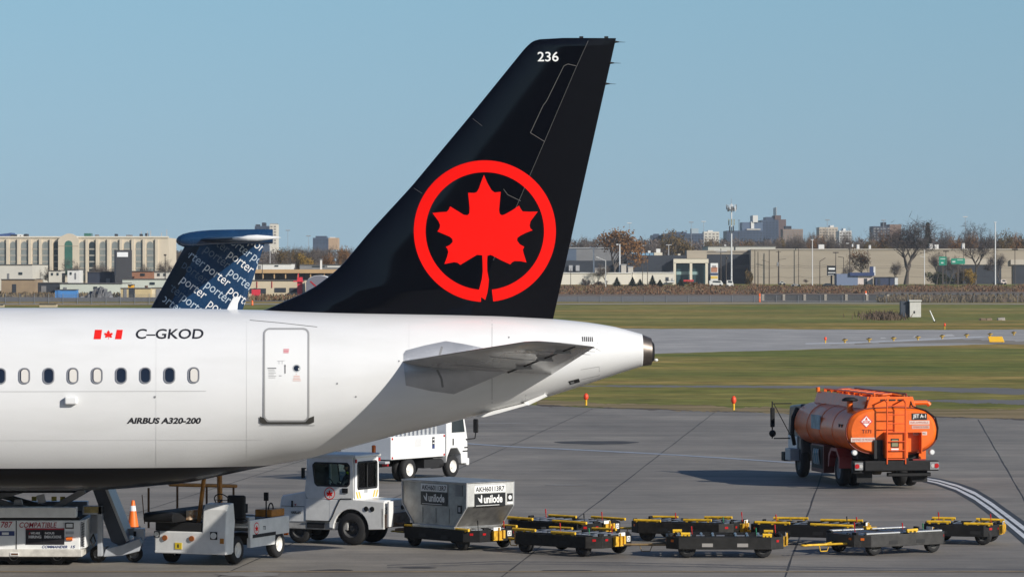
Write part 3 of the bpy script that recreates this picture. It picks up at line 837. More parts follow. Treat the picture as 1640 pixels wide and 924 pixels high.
# the terminal the picture was taken from: seen only as a dark reflection in the glossy paint
term = thing("terminal_building", "long dark-glazed terminal building behind the viewpoint, mirrored in the aircraft paint", "terminal", (0, -14, 0))
q = MB(); q.bx(-150, 110, -30, 0, 0, 21); q.build("wall", M("terminal_dark_cladding", (.045, .047, .05), .6, var=.2, scale=.2), term)
for k in range(3):
    q = MB(); q.bx(-149, 109, .02, .12, 2.5 + 6 * k, 6.2 + 6 * k); q.build("window_band", GLASS_T, term)
q = MB(); q.bx(-151, 111, -31, .6, 21, 21.7); q.build("roof", M("terminal_roof_grey", (.25, .25, .25), .7), term)

# ------------------------------------------------------------------ the turboprop parked beyond
PY = 140.0
PX0 = (330 - CX) * PY / F
tp = thing("turboprop_airliner", "dark blue T-tailed turboprop with white lettering, parked behind the white jet", "airliner", (PX0, PY, 0), 0)
def tpx(px, py, v=0.0):
    Y = PY - v
    return Vector(((px - CX) * Y / F - PX0, -v, H - (py - YH) * Y / F))
NAVY = M("deep_blue_tail_paint", (0.010, 0.045, 0.115), 0.25, coat=0.4, var=0.25, scale=0.8)
NAVYD = M("blue_black_leading_edge", (0.006, 0.008, 0.016), 0.35)
def fin2_le(wz):
    a, b = tpx(295, 396), tpx(243, 491); return a.x + (b.x - a.x) * (wz - a.z) / (b.z - a.z)
def fin2_te(wz):
    a, b = tpx(423, 393), tpx(391, 489); return a.x + (b.x - a.x) * (wz - a.z) / (b.z - a.z)
def fin2_t(u, wz):
    a, b = fin2_le(wz), fin2_te(wz); x = min(max((u - a) / (b - a), 0), 1)
    return .13 * (b - a) * 5 * (0.2969 * math.sqrt(x) - 0.126 * x - 0.3516 * x * x + 0.2843 * x ** 3 - 0.1015 * x ** 4)
q = MB(); zs = np.linspace(3.0, tpx(300, 388).z, 20); nc = 26
for wz in zs:
    for sg in (-1, 1):
        for i in range(nc):
            u = fin2_le(wz) + (fin2_te(wz) - fin2_le(wz)) * (i / (nc - 1)) ** 1.6
            q.v.append(Vector((u, sg * (fin2_t(u, wz) + .004), wz)))
for r in range(len(zs) - 1):
    for s_ in (0, 1):
        for i in range(nc - 1):
            k = r * 2 * nc + s_ * nc + i
            q.f.append((k, k + 1, k + 1 + 2 * nc, k + 2 * nc)); q.m.append(1 if i < 9 else 0); q.s.append(True)
    k = r * 2 * nc + nc - 1
    q.f.append((k, k + nc, k + 3 * nc, k + 2 * nc)); q.m.append(0); q.s.append(False)
tfin = q.build("tail_fin", [NAVY, NAVYD], tp)
q = MB()
def f2(px, py, e=.012):
    v = .2
    for _ in range(4):
        p = tpx(px, py, v); v = fin2_t(p.x, p.z)
    p = tpx(px, py, v + e); return p
zp = lambda x, y: (230 + x / 5.29, 340 + y / 5.29)
TONES = [M("lettering_white", (.80, .80, .80), .4), M("lettering_pale_blue", (.46, .54, .62), .4), M("lettering_grey_blue", (.15, .19, .25), .4), M("lettering_dim_blue", (.085, .12, .17), .4)]
words = [(895, 238, 0), (695, 215, 1), (912, 372, 1), (505, 178, 2), (710, 350, 0), (508, 308, 2), (712, 500, 1), (298, 298, 1), (512, 460, 0), (712, 655, 0), (318, 440, 3), (517, 608, 1), (310, 565, 0), (540, 768, 0), (118, 560, 3), (315, 718, 1), (105, 690, 1)]
import_dir = math.radians(37.5)
vs_t, fs_t = text_mesh("porter", .0, 0)
L_EDGE = (zp(345 + 62, 310), zp(70 + 62, 800)); R_EDGE = (zp(1015, 290), zp(850, 800))
for wx, wy, tone in words:
    o_ = zp(wx, wy)
    ex = (math.cos(import_dir), math.sin(import_dir)); ey = (math.sin(import_dir), -math.cos(import_dir))
    wd, ht = 250 / 5.29, 88 / 5.29
    pts = [(o_[0] + ex[0] * x * wd + ey[0] * (y - .35) * ht - ey[0] * -.0, o_[1] + ex[1] * x * wd + ey[1] * (y - .62) * ht) for x, y in vs_t]
    bm = bmesh.new(); bv = [bm.verts.new((x, y, 0)) for x, y in pts]
    for f in fs_t:
        try: bm.faces.new([bv[i] for i in f])
        except ValueError: pass
    def cut(p0, p1, keep):
        d = Vector((p1[0] - p0[0], p1[1] - p0[1], 0)); n = Vector((-d.y, d.x, 0)).normalized()
        if n.dot(Vector((keep[0] - p0[0], keep[1] - p0[1], 0))) > 0: n = -n
        bmesh.ops.bisect_plane(bm, geom=bm.verts[:] + bm.edges[:] + bm.faces[:], plane_co=(p0[0], p0[1], 0), plane_no=n, clear_outer=True)
    mid = zp(560, 560)
    cut(*L_EDGE, mid); cut(*R_EDGE, mid); cut((200, 391), (500, 391), mid)
    if not bm.faces: bm.free(); continue
    bm.verts.index_update()
    vv = [(v.co.x, v.co.y) for v in bm.verts]; ff = [tuple(v.index for v in f.verts) for f in bm.faces]; bm.free()
    q = MB(); decal(q, vv, ff, f2, 0, 8); q.build("livery_lettering", TONES[tone], tfin)
# bullet fairing on top of the fin
secs = [(282, 385.4, 386.2, .01), (283, 382, 389, .1), (286, 378.5, 392.2, .17), (293, 374.8, 395.3, .25), (304, 372, 397, .31), (320, 369.8, 396.6, .34), (340, 368.3, 395, .34), (370, 367.6, 393.4, .32), (405, 367.3, 391.8, .27), (430, 367.3, 390.5, .2), (437, 367.6, 389.8, .17)]
q = MB(); n = 28; vs = []
for x, t, b, h in secs:
    a, c = tpx(x, t), tpx(x, b)
    for i in range(n):
        an = 6.2832 * i / n
        vs.append((a.x, -h * math.sin(an), (a.z + c.z) / 2 + (a.z - c.z) / 2 * math.cos(an)))
q.add(vs, [(k * n + i, k * n + (i + 1) % n, (k + 1) * n + (i + 1) % n, (k + 1) * n + i) for k in range(len(secs) - 1) for i in range(n)], 0, None, True)
q.add(vs[-n:], [tuple(range(n))], 0)
q.build("bullet_fairing", NAVY, tp)
for sg in (1, -1):
    q = MB(); NR, NC = 14, 20
    a0_, b0_ = tpx(318, 384.5, .1), tpx(418, 386, .1); a1q, b1q = tpx(387, 381, 4.6), tpx(449, 380.6, 4.6)
    for r in range(NR + 1):
        s_ = r / NR; a, b = a0_.lerp(a1q, s_), b0_.lerp(b1q, s_)
        if s_ > .9: a = a.lerp(b, .35 * ((s_ - .9) / .1) ** 2)
        ch = b - a; L_ = ch.length
        for side in (1, -1):
            for i in range(NC):
                x = (i / (NC - 1)) ** 1.7
                t = .085 * L_ * 5 * (0.2969 * math.sqrt(x) - 0.126 * x - 0.3516 * x * x + 0.2843 * x ** 3 - 0.1036 * x ** 4)
                p = a + ch * x; q.v.append(Vector((p.x - (0 if sg > 0 else .1 * (4.6 - p.y)), p.y * sg, p.z + side * max(t, .004))))
    for r in range(NR):
        for s2 in (0, 1):
            for i in range(NC - 1):
                k = r * 2 * NC + s2 * NC + i
                q.f.append((k, k + 1, k + 1 + 2 * NC, k + 2 * NC)); q.m.append(1 if r >= 11 else 0); q.s.append(True)
    for i in range(NC - 1):
        k = NR * 2 * NC + i
        q.f.append((k, k + 1, k + 1 + NC, k + NC)); q.m.append(1); q.s.append(False)
    q.build("horizontal_stabiliser", [NAVYD, WHITE], tp)
for sg in (1, -1):
    q = MB(); a_, b_ = tpx(384, 381.5, 4.62), tpx(450, 380.6, 4.62); n = 16; vs = []
    for t_, r_ in ((0, .005), (.06, .055), (.2, .10), (.42, .115), (.7, .075), (.9, .035), (1, .006)):
        p = a_.lerp(b_, t_)
        for i in range(n): an = 6.2832 * i / n; vs.append((p.x - (0 if sg > 0 else .93), p.y * sg - .02 * sg + r_ * .9 * math.sin(an), p.z + r_ * math.cos(an)))
    q.add(vs, [(k * n + i, k * n + (i + 1) % n, (k + 1) * n + (i + 1) % n, (k + 1) * n + i) for k in range(6) for i in range(n)], 0, None, True)
    q.build("tip_fairing", WHITE, tp)
q = MB()                                           # its body, hidden by the white jet from here
secs = [(-24, 1.7, 2.0, .1), (-23, 1.2, 2.6, .7), (-21.5, 1.0, 3.4, 1.2), (-19, .9, 3.6, 1.35), (-3, .9, 3.6, 1.35), (0, 1.7, 3.6, 1.0), (3.0, 2.8, 3.5, .3)]
n = 28; vs = []
for x, b, t, h in secs:
    for i in range(n):
        an = 6.2832 * i / n; vs.append((x + .3, -h * math.sin(an), (t + b) / 2 + (t - b) / 2 * math.cos(an)))
q.add(vs, [(k * n + i, k * n + (i + 1) % n, (k + 1) * n + (i + 1) % n, (k + 1) * n + i) for k in range(len(secs) - 1) for i in range(n)], 0, None, True)
q.build("fuselage", WHITE, tp)
for y in (-2.2, 2.2, 0):
    q = MB(); xx = -10 if y else -20
    q.cyl((xx, y, .3), (xx, y * .6, 1.5), .1, n=8, mi=1); q.lathe([(0, -.14), (.36, -.12), (.4, 0), (.36, .12), (0, .14)], (xx, y, .4), 'y', 18); q.build("landing_gear", [RUBBER, STEEL], tp)

# ------------------------------------------------------------------ wheels, shared by the ramp vehicles
TYRE_PROF = lambda r, w: [(r * .55, -w * .5), (r * .88, -w * .5), (r * .97, -w * .38), (r, -w * .15), (r, w * .15), (r * .97, w * .38), (r * .88, w * .5), (r * .55, w * .5)]
def wheel(parent, c, r, w, rim=None, name="wheel", out=1):
    q = MB(); q.lathe(TYRE_PROF(r, w), c, 'y', 28)
    o = q.build(name, RUBBER, parent)
    q = MB(); s = out
    q.lathe([(0, s * w * .22), (r * .16, s * w * .36), (r * .20, s * w * .20), (r * .42, s * w * .12), (r * .50, s * w * .40), (r * .58, s * w * .46)], c, 'y', 24)
    q.lathe([(0, -s * w * .2), (r * .55, -s * w * .2)], c, 'y', 16)
    for k in range(6):
        a = 6.2832 * k / 6; q.cyl((c[0] + r * .31 * math.cos(a), c[1] + s * w * .1, c[2] + r * .31 * math.sin(a)), (c[0] + r * .31 * math.cos(a), c[1] + s * w * .24, c[2] + r * .31 * math.sin(a)), r * .05, n=6)
    q.build("rim", rim or LGREY, o)
    return o

# ------------------------------------------------------------------ container dollies
def make_dolly(kind=0, L=2.75, W=1.62, z=0.50):
    t = thing("container_dolly", "dark container dolly", "dolly")
    hx, hy, c = L / 2, W / 2, .28
    FM = (CHAR, M("worn_grey_painted_steel", (.050, .048, .046), .5, var=.4, scale=5, spec=.3), M("dark_grey_painted_steel", (.026, .025, .024), .55, var=.4, scale=5, spec=.3), M("scuffed_black_steel", (.022, .020, .018), .55, var=.6, scale=9, spec=.3))[kind]
    octo = [(-hx + c, -hy), (hx - c, -hy), (hx, -hy + c), (hx, hy - c), (hx - c, hy), (-hx + c, hy), (-hx, hy - c), (-hx, -hy + c)]
    q = MB()
    for (x0, y0), (x1, y1) in zip(octo, octo[1:] + octo[:1]):
        d = Vector((x1 - x0, y1 - y0, 0)); l = d.length; a = math.atan2(d.y, d.x)
        q.box(((x0 + x1) / 2, (y0 + y1) / 2, z - .15), (l + .03, .06, .29), 0, Matrix.Rotation(a, 4, 'Z'))
    for x in (-hx * .55, 0, hx * .55): q.bx(x - .05, x + .05, -hy + .05, hy - .05, z - .17, z - .07)
    q.bx(-hx + .06, hx - .06, -.08, .08, z - .2, z - .172)
    q.build("frame", FM, t, bevel=.01)
    for s2 in (-1, 1):
        for x in (-.42, .42):
            q = MB(); q.bx(x - .13, x + .13, s2 * (hy + .032) - .003, s2 * (hy + .032) + .003, z - .235, z - .15); q.build("fork_pocket", M("lit_pocket_grey", (.32, .30, .28), .5) if kind == 2 else DARK, t)  # lit pocket openings of one dolly kind are put in as pale colour
    q = MB(); n = 9
    for i in range(n):
        x = -hx * .8 + 1.6 * hx * i / (n - 1)
        if abs(x) < .12: continue
        q.cyl((x, -hy * .78, z - .02), (x, hy * .78, z - .02), .036, n=10)
    for y in (-hy * .82, 0, hy * .82): q.bx(-hx * .86, hx * .86, y - .025, y + .025, z - .075, z + .012, 1)
    for k in range(5): q.cyl((-hx * .7 + k * hx * .35, hy * .40, z - .01), (-hx * .7 + k * hx * .35 + .2, hy * .40, z - .01), .03, n=8)
    q.build("roller_bed", [STEEL, CHAR], t)
    segs = {0: [(-.92, -.12), (.22, .88)], 1: [(-.30, -.06)], 2: [(-.86, -.70), (.66, .82)], 3: [(-.60, -.05), (.40, .93)]}[kind]
    for y in (-hy + .03, hy - .03):
        for f0, f1 in segs:
            q = MB(); x0, x1 = f0 * hx, f1 * hx
            q.cyl((x0, y, z + .045), (x1, y, z + .045), .036, n=10)
            for f in (.12, .5, .88):
                xx = x0 + (x1 - x0) * f; q.bx(xx - .025, xx + .025, y - .03, y + .03, z - .006, z + .03)
            q.build("guide_rail", YELL, t)
    if kind == 1:
        for y in (-hy + .1, hy - .1):
            for f0, f1 in ((-.85, -.1), (.1, .85)):
                q = MB(); q.cyl((f0 * hx, y, z + .02), (f1 * hx, y, z + .02), .035, n=10); q.build("side_roller", M("bright_steel_roller", (.62, .61, .58), .3, metal=.8), t)
    for s in (-1, 1):
        for y in (-hy * .5, hy * .5):
            q = MB(); q.box((s * (hx - .05), y, z + .025), (.06, .18, .06)); q.build("end_stop", CHAR, t, bevel=.012)
    for s in (-1, 1):
        for s2 in (-1, 1):
            q = MB(); q.box((s * (hx - c / 2), s2 * (hy - c / 2), z - .10), (.085, .075, .055), 0, Matrix.Rotation(s * s2 * R(-45), 4, 'Z')); q.build("corner_reflector", LENSR if s < 0 else LENSO, t)
        q = MB(); q.box((s * (hx + .032), hy * .5, z - .10), (.012, .10, .05)); q.build("end_reflector", LENSR if s < 0 else LENSO, t)
    for fx, fy, mt in ((-.74, -.55, LENSR), (-.74, .5, GREEN if kind else CHAR), (.55, -.5, LENSR)):
        q = MB(); q.cyl((hx * fx, hy * fy, z - .05), (hx * fx + .02, hy * fy, z + .13), .010, n=8); q.cyl((hx * fx + .018, hy * fy, z + .11), (hx * fx + .026, hy * fy, z + .21), .016, n=8); q.build("lock_lever", mt, t)
    for sx in (-1, 1):
        for s2 in (-1, 1):
            wheel(t, (sx * hx * .66, s2 * (hy - .14), .215), .215, .15, M("dull_dark_rim", (.07, .07, .07), .5, var=.3), out=s2)
    q = MB()
    for s2 in (-1, 1): q.bx(-hx * .66 - .05, hx * .66 + .05, s2 * (hy - .30) - .03, s2 * (hy - .30) + .03, z - .28, z - .2)
    for sx in (-1, 1): q.cyl((sx * hx * .66, -hy + .2, .215), (sx * hx * .66, hy - .2, .215), .035, n=8)
    q.build("axle", DARK, t)
    q = MB()                                        # yellow tow hitch at the back
    q.bx(-hx - .10, -hx - .03, -.16, .16, z - .27, z - .03); q.bx(-hx - .15, -hx - .10, -.19, -.12, z - .22, z - .02); q.bx(-hx - .15, -hx - .10, .12, .19, z - .22, z - .02); q.cyl((-hx - .13, 0, z - .25), (-hx - .13, 0, z + .05), .022, n=8)
    q.build("tow_hitch", M("worn_yellow_paint", (.74, .42, .03), .5, var=.4, scale=10), t, bevel=.01)
    q = MB(); q.box((-hx - .104, -.02, z + .02), (.008, .24, .08)); q.build("number_plate", SIGNW, t)
    q = MB(); q.box((-hx - .034, -hy * .52, z - .11), (.006, .13, .13), 0)
    for (dy, dz, a, b) in ((-.03, 0, .012, .07), (.03, 0, .012, .07), (0, .035, .06, .012), (0, -.035, .06, .012)): q.box((-hx - .040, -hy * .52 + dy, z - .11 + dz), (.004, a, b), 1)
    q.build("white_marker_plate", [SIGNW, DGREY], t)
    q = MB()
    q.tube([(hx, .28, z - .22), (hx + .45, .03, z - .24), (hx + 1.05, .0, z - .24)], .028, 8); q.tube([(hx, -.28, z - .22), (hx + .45, -.03, z - .24)], .028, 8)
    q.tube([(hx + .35, 0, z - .24), (hx + .42, 0, z - .40), (hx + .62, 0, z - .40), (hx + .66, 0, z - .26)], .012, 6); q.lathe([(.07, -.02), (.1, 0), (.07, .02), (.05, 0), (.07, -.02)], (hx + 1.12, 0, z - .24), 'z', 14)
    q.build("drawbar", YELL if kind != 2 else M("dull_tan_drawbar", (.30, .20, .09), .5, var=.4), t)
    return t
PROTO = [make_dolly(0), make_dolly(1), make_dolly(2), make_dolly(0, 1.8, 1.45), make_dolly(3)]
def place(o, X, Y, ang, label, group=None):
    o.location = (X, Y, 0.012); o.rotation_euler = (0, 0, R(ang)); o['label'] = label
    if group: o['group'] = group
    return o
def atc(px, Y): return (px - CX) * Y / F
dol = [
    (0, 735, 93.2, 132, "dark flatbed dolly carrying the silver container, hooked behind the white tractor"),
    (4, 917, 91.1, 139, "empty dark dolly with yellow rails just right of the silver container, nearest row"),
    (2, 1160, 90.3, 178, "long side-on dark dolly in the middle of the nearest dolly row"),
    (1, 1418, 91.4, 213, "grey dolly at the right end of the nearest row, before a yellow drawbar"),
    (0, 903, 95.6, 140, "empty dark dolly in the back row, half hidden right of the silver container"),
    (4, 1106, 95.4, 155, "back row dark dolly behind the long side-on dolly, second from the left"),
    (0, 1298, 94.4, 160, "back row dolly with long yellow rails, between orange truck and yellow drawbar"),
    (3, 1543, 94.6, 164, "rightmost short dark dolly with yellow rails, beside the curved white lines"),
]
used = set()
for kd, px, Y, a, lb in dol:
    o = copy_tree(PROTO[kd]) if kd in used else PROTO[kd]
    used.add(kd)
    place(o, atc(px, Y), Y, a, lb, "container dollies standing in two rows on the apron")
    rr = random.Random(int(px))
    for ch in KIDS.get(o.name, ()):                  # knocked-about rails and levers, no two carts alike
        nm = ch.name.split('.')[0]
        if nm == 'lock_lever': ch.location = (rr.uniform(-.25, .25), rr.uniform(-.1, .1), rr.uniform(-.06, .03))
        elif nm == 'guide_rail': ch.location = (rr.uniform(-.12, .12), 0, rr.uniform(-.02, .03)); ch.rotation_euler = (0, R(rr.uniform(-1.2, 1.2)), 0)
        elif nm in ('end_stop', 'number_plate'): ch.location = (0, rr.uniform(-.12, .12), 0)

# ------------------------------------------------------------------ the silver baggage container on the first dolly
CYAW = R(132)
cont = thing("baggage_container", "scuffed silver baggage container with slanted lower sides, riding on a dark dolly", "container", (atc(733, 93.2), 93.2, 0.512), CYAW)
# local x runs along the train across the wide contoured face (2.44), local y through the box (1.53)
prof = [(-.78, .06), (.78, .06), (1.21, .56), (1.22, 1.14), (-1.22, 1.14), (-1.21, .56)]
q = MB(); q.prism(prof, 'y', -.765, .765)
cbody = q.build("body", ALU, cont, bevel=.012)
q = MB(); q.bx(-.80, .80, -.80, .80, 0, .062); q.build("base", STEEL, cont, bevel=.008)
for y in (-.77, .77):
    q = MB(); pr = prof + prof[:1]
    for (a, b), (c, d) in zip(pr[:-1], pr[1:]): q.cyl((a, y, b), (c, y, d), .024, n=6)
    q.build("edge_frame", LGREY, cont)
q = MB(); q.bx(-1.245, 1.245, -.795, .795, 1.142, 1.165); q.build("roof", ALU, cont, bevel=.008)
PALEALU = M("pale_brushed_aluminium", (.66, .65, .62), .42, metal=.45, var=.12, scale=5)
q = MB(); q.bx(-1.238, -1.222, -.76, .76, .575, 1.135); q.build("end_panel", PALEALU, cont, bevel=.01)
for k in range(3):
    q = MB(); x = -.55 + .5 * k; q.bx(x - .012, x + .012, .766, .778, .14, .5); q.build("stiffener", STEEL, cont)
def cont_signs(O, Rv, wd, off):
    O = Vector(O); Rv = Vector(Rv); U = Vector((0, 0, 1)); N = Vector(off)
    def quad(q, x0, x1, z0, z1, d, mi):
        pts = [O + Rv * x0 + U * z0, O + Rv * x1 + U * z0, O + Rv * x1 + U * z1, O + Rv * x0 + U * z1]
        q.add([p + N * d for p in pts] + [p + N * (d - .004) for p in pts], [(0, 1, 2, 3), (7, 6, 5, 4), (0, 4, 5, 1), (1, 5, 6, 2), (2, 6, 7, 3), (3, 7, 4, 0)], mi)
    q = MB(); quad(q, 0, wd, .905, 1.085, .006, 0); q.text("AKH60113R7", O + Rv * (wd * .035) + U * .93 + N * .009, Rv, U, wd * .93, .125, 1, bold=.02); q.build("number_plate", [SIGNW, DGREY], cont)
    q = MB(); quad(q, 0, wd, .56, .885, .006, 0)
    q.text("unilode", O + Rv * (wd * .30) + U * .645 + N * .009, Rv, U, wd * .60, .20, 1, bold=.03)
    for pts in ([(.10, .80), (.155, .70), (.21, .66), (.245, .66), (.245, .84), (.21, .86), (.20, .74), (.17, .76)],):
        q.add([O + Rv * (wd * x) + U * z + N * .009 for x, z in pts], [tuple(range(len(pts)))], 1)
    quad(q, wd * .05, wd * .8, .585, .597, .009, 1)
    q.build("logo_panel", [M("sign_black", (.012, .012, .013), .4), SIGNW], cont)
cont_signs((.50, .775, 0), (-1, 0, 0), 1.0, (0, 1, 0))
cont_signs((-1.238, .54, 0), (0, -1, 0), 1.02, (-1, 0, 0))
q = MB(); q.bx(-1.246, -1.24, -.72, -.54, .66, .86, 0); q.cyl((-1.25, -.63, .76), (-1.246, -.63, .76), .055, n=16, mi=1); q.build("round_symbol_placard", [M("sign_black", (.012, .012, .013), .4), SIGNW], cont)
q = MB(); q.bx(-1.246, -1.24, -.72, -.54, .60, .655); q.build("small_placard", SIGNW, cont)
q = MB(); q.bx(-1.03, -.88, .768, .78, .40, .60); q.bx(-.99, -.92, .78, .783, .44, .56, 1); q.build("placard_holder", [M("sign_black", (.012, .012, .013), .4), LGREY], cont)
q = MB(); q.bx(-1.06, -.80, .768, .776, .82, 1.09); q.build("patch_plate", MGREY, cont)
q = MB(); q.box((1.245, .70, .84), (.02, .10, .42), 0, Matrix.Rotation(R(10), 4, 'Y')); q.build("strap", DARK, cont)

# ------------------------------------------------------------------ white baggage tractor with its driver
TA = R(154)
tx, ty = atc(541, 94.6), 94.6
tr = thing("baggage_tractor", "white closed-cab baggage tractor with a red maple leaf badge, coupled to the silver container's dolly", "tractor", (tx, ty, 0.012), TA)
# hood
q = MB(); q.prism([(.55, .52), (1.66, .52), (1.70, .60), (1.72, .90), (1.66, 1.14), (1.58, 1.20), (.55, 1.32)], 'y', -.62, .62)
q.build("hood", VEHW, tr, bevel=.04)
q = MB()
for k in range(7): q.bx(1.705, 1.735, -.42, .42, .62 + k * .055, .65 + k * .055)
q.build("radiator_grille", DARK, tr)
for y in (-.5, .5):
    q = MB(); q.cyl((1.70, y, .86), (1.735, y, .86), .075, n=16); q.build("headlight", LENSW, tr)
q = MB(); q.bx(.62, 1.64, .624, .628, .925, .935); q.build("hood_seam", DGREY, tr)
q = MB(); q.text("HARLAN", (1.20, .630, .74), (-1, 0, 0), (0, 0, 1), .42, .07, 0, bold=.03); q.build("maker_lettering", DGREY, tr)
q = MB(); q.box((1.15, .64, .99), (.05, .03, .16)); q.build("hood_latch", CHAR, tr)
# chassis
q = MB(); q.bx(-.62, 1.6, -.60, .60, .36, .56); q.bx(1.3, 1.72, -.5, .5, .34, .52)
q.build("chassis", M("worn_grey_white_paint", (.46, .45, .43), .5, var=.4, scale=5), tr, bevel=.02)
q = MB(); q.bx(.05, .55, .602, .612, .40, .53); q.build("step_recess", DARK, tr)
# rear deck with wheel arch cut into its sides
def arch(cx, r, n=14): return [(cx + r * math.cos(math.pi * i / n), .40 + r * math.sin(math.pi * i / n)) for i in range(n + 1)]
side = [(-1.66, .42), (-1.66, 1.10), (-.75, 1.14), (-.10, 1.12), (-.10, .42)] + arch(-.72, .50)[0:]
q = MB()
for y0, y1 in ((.56, .64), (-.64, -.56)): q.prism(side, 'y', y0, y1)
q.build("rear_fender", VEHW, tr, bevel=.015)
q = MB(); q.bx(-1.64, -.10, -.56, .56, .95, 1.13); q.bx(-1.66, -1.56, -.64, .64, .45, .95); q.build("rear_deck", VEHW, tr, bevel=.02)
for y in (-.45, -.32, .32, .45):
    q = MB(); q.cyl((-1.655, y, .92), (-1.675, y, .92), .055, n=16); q.build("tail_light", DARK if abs(y) > .4 else CHAR, tr)
for x in (-1.33, -1.16):
    q = MB(); q.lathe([(0, .645), (.055, .645), (.065, .652), (.055, .657), (0, .65)], (x, 0, .92), 'y', 16); q.build("side_light", CHAR, tr)
q = MB(); q.bx(-1.80, -1.74, .40, .62, .48, 1.12); q.build("bumper_post", TRUCKW, tr, bevel=.015)
q = MB(); q.bx(-1.74, -1.66, -.62, .62, .46, .80); q.cyl((-1.9, 0, .30), (-1.9, 0, .62), .03, n=8); q.bx(-1.95, -1.7, -.14, .14, .36, .42); q.bx(-1.95, -1.7, -.14, .14, .52, .58)
q.build("rear_bumper", M("worn_rusty_bumper", (.20, .17, .15), .6, var=.5, scale=6, col2=(.10, .05, .03)), tr, bevel=.01)
# cab: posts, panels and roof around open glazing
def cab_panel(name, poly_out, hole, axis, d0, d1, mat):
    q = MB(); n = len(poly_out)
    # ring wall between an outline and a same-length hole
    for d in (d0, d1):
        pass
    def mk(a, b, d): return {'y': (a, d, b), 'x': (d, a, b)}[axis]
    vs = [mk(a, b, d0) for a, b in poly_out] + [mk(a, b, d0) for a, b in hole] + [mk(a, b, d1) for a, b in poly_out] + [mk(a, b, d1) for a, b in hole]
    fs = []
    for i in range(n):
        j = (i + 1) % n
        fs += [(i, j, n + j, n + i), (2 * n + i, 3 * n + i, 3 * n + j, 2 * n + j), (i, 2 * n + i, 2 * n + j, j), (n + i, n + j, 3 * n + j, 3 * n + i)]
    q.add(vs, fs)
    return q.build(name, mat, tr, bevel=.012)
GASK = M("black_window_gasket", (.014, .014, .015), .6)
win = [(-.62, 1.47), (.24, 1.47), (.30, 1.53), (.36, 1.98), (.30, 2.04), (-.62, 2.04), (-.68, 1.98), (-.68, 1.53)]
outl = [(-.80, 1.13), (.52, 1.13), (.60, 1.30), (.50, 2.14), (.46, 2.18), (-.76, 2.18), (-.78, 2.14), (-.80, 1.30)]
for s in (1, -1):
    y0, y1 = (.60, .645) if s > 0 else (-.645, -.60)
    pn = cab_panel("cab_door", outl, win, 'y', y0, y1, VEHW)
    q = MB()
    for (a, b), (c, d) in zip(win, win[1:] + win[:1]): q.cyl((a, (y0 + y1) / 2 + s * .012, b), (c, (y0 + y1) / 2 + s * .012, d), .025, n=8)
    q.build("window_gasket", GASK, pn)
    q = MB(); q.prism(win, 'y', (y0 + y1) / 2 - .004, (y0 + y1) / 2 + .004); q.build("window_pane", CABG, pn)
    q = MB(); q.box((-.56, s * .655, 1.36), (.16, .02, .12)); q.build("door_latch", CHAR, pn)
    # lower door, down to the step, with a dark seam round it
    q = MB(); q.prism([(-.10, .56), (.58, .56), (.58, 1.13), (-.40, 1.13), (-.28, .92), (-.18, .70)], 'y', min(s * .60, s * .638), max(s * .60, s * .638)); q.build("lower_door", VEHW, tr, bevel=.012)
    q = MB()
    sm = [(-.74, 1.16), (-.42, 1.15), (-.30, .93), (-.20, .71), (-.12, .58), (.56, .58)]
    for (a, b), (c, d) in zip(sm[:-1], sm[1:]): q.cyl((a, s * .643, b), (c, s * .643, d), .014, n=6)
    q.build("door_seam", GASK, tr)
rw = [(-.48, 1.40), (.48, 1.40), (.50, 1.44), (.50, 2.02), (.46, 2.06), (-.46, 2.06), (-.50, 2.02), (-.50, 1.44)]
ro_ = [(-.60, 1.13), (.60, 1.13), (.64, 1.20), (.62, 2.12), (.58, 2.18), (-.58, 2.18), (-.62, 2.12), (-.64, 1.20)]
rp = cab_panel("cab_rear_wall", ro_, rw, 'x', -.84, -.79, TRUCKW)
q = MB()
for (a, b), (c, d) in zip(rw, rw[1:] + rw[:1]): q.cyl((-.845, a, b), (-.845, c, d), .026, n=8)
q.cyl((-.845, 0, 1.40), (-.845, 0, 2.06), .016, n=8); q.build("window_gasket", GASK, rp)
q = MB(); q.prism(rw, 'x', -.822, -.816); q.build("window_pane", CABG, rp)
for k, y in enumerate((.50, .37, -.34, -.48)):
    q = MB(); q.prism([(y - .05, 1.16), (y + .02, 1.16), (y + .10, 1.33), (y + .04, 1.33)] if k < 2 else [(y - .02, 1.16), (y + .05, 1.16), (y - .04, 1.33), (y - .10, 1.33)], 'x', -.846, -.842); q.build("yellow_stripe", M("stripe_yellow", (.80, .47, .05), .5), rp)
q = MB(); q.bx(-.846, -.842, -.02, .16, 1.29, 1.37); q.build("small_placard", LGREY, rp)
fp = cab_panel("windscreen_frame", [(-.60, 1.20), (.60, 1.20), (.64, 1.24), (.62, 2.12), (.58, 2.18), (-.58, 2.18), (-.62, 2.12), (-.64, 1.24)], [(-.54, 1.38), (.54, 1.38), (.56, 1.42), (.54, 2.04), (.50, 2.08), (-.50, 2.08), (-.54, 2.04), (-.56, 1.42)], 'x', .50, .55, VEHW)
q = MB(); q.bx(.522, .528, -.54, .54, 1.38, 2.08); q.build("window_pane", CABG, fp)
q = MB(); q.prism([(-.88, 2.18), (.60, 2.16), (.60, 2.22), (.45, 2.255), (-.80, 2.265), (-.88, 2.24)], 'y', -.68, .68); q.build("cab_roof", M("pale_cream_roof_paint", (.74, .73, .69), .45, var=.1), tr, bevel=.02)
q = MB(); q.bx(-.52, -.06, -.30, .30, 1.0, 1.18); q.bx(-.60, -.48, -.30, .30, 1.1, 1.62); q.build("seat", DARK, tr, bevel=.04)
q = MB(); q.bx(-.78, .52, -.58, .58, .98, 1.02); q.bx(.30, .50, -.55, .55, 1.02, 1.32); q.build("cab_floor", CHAR, tr)
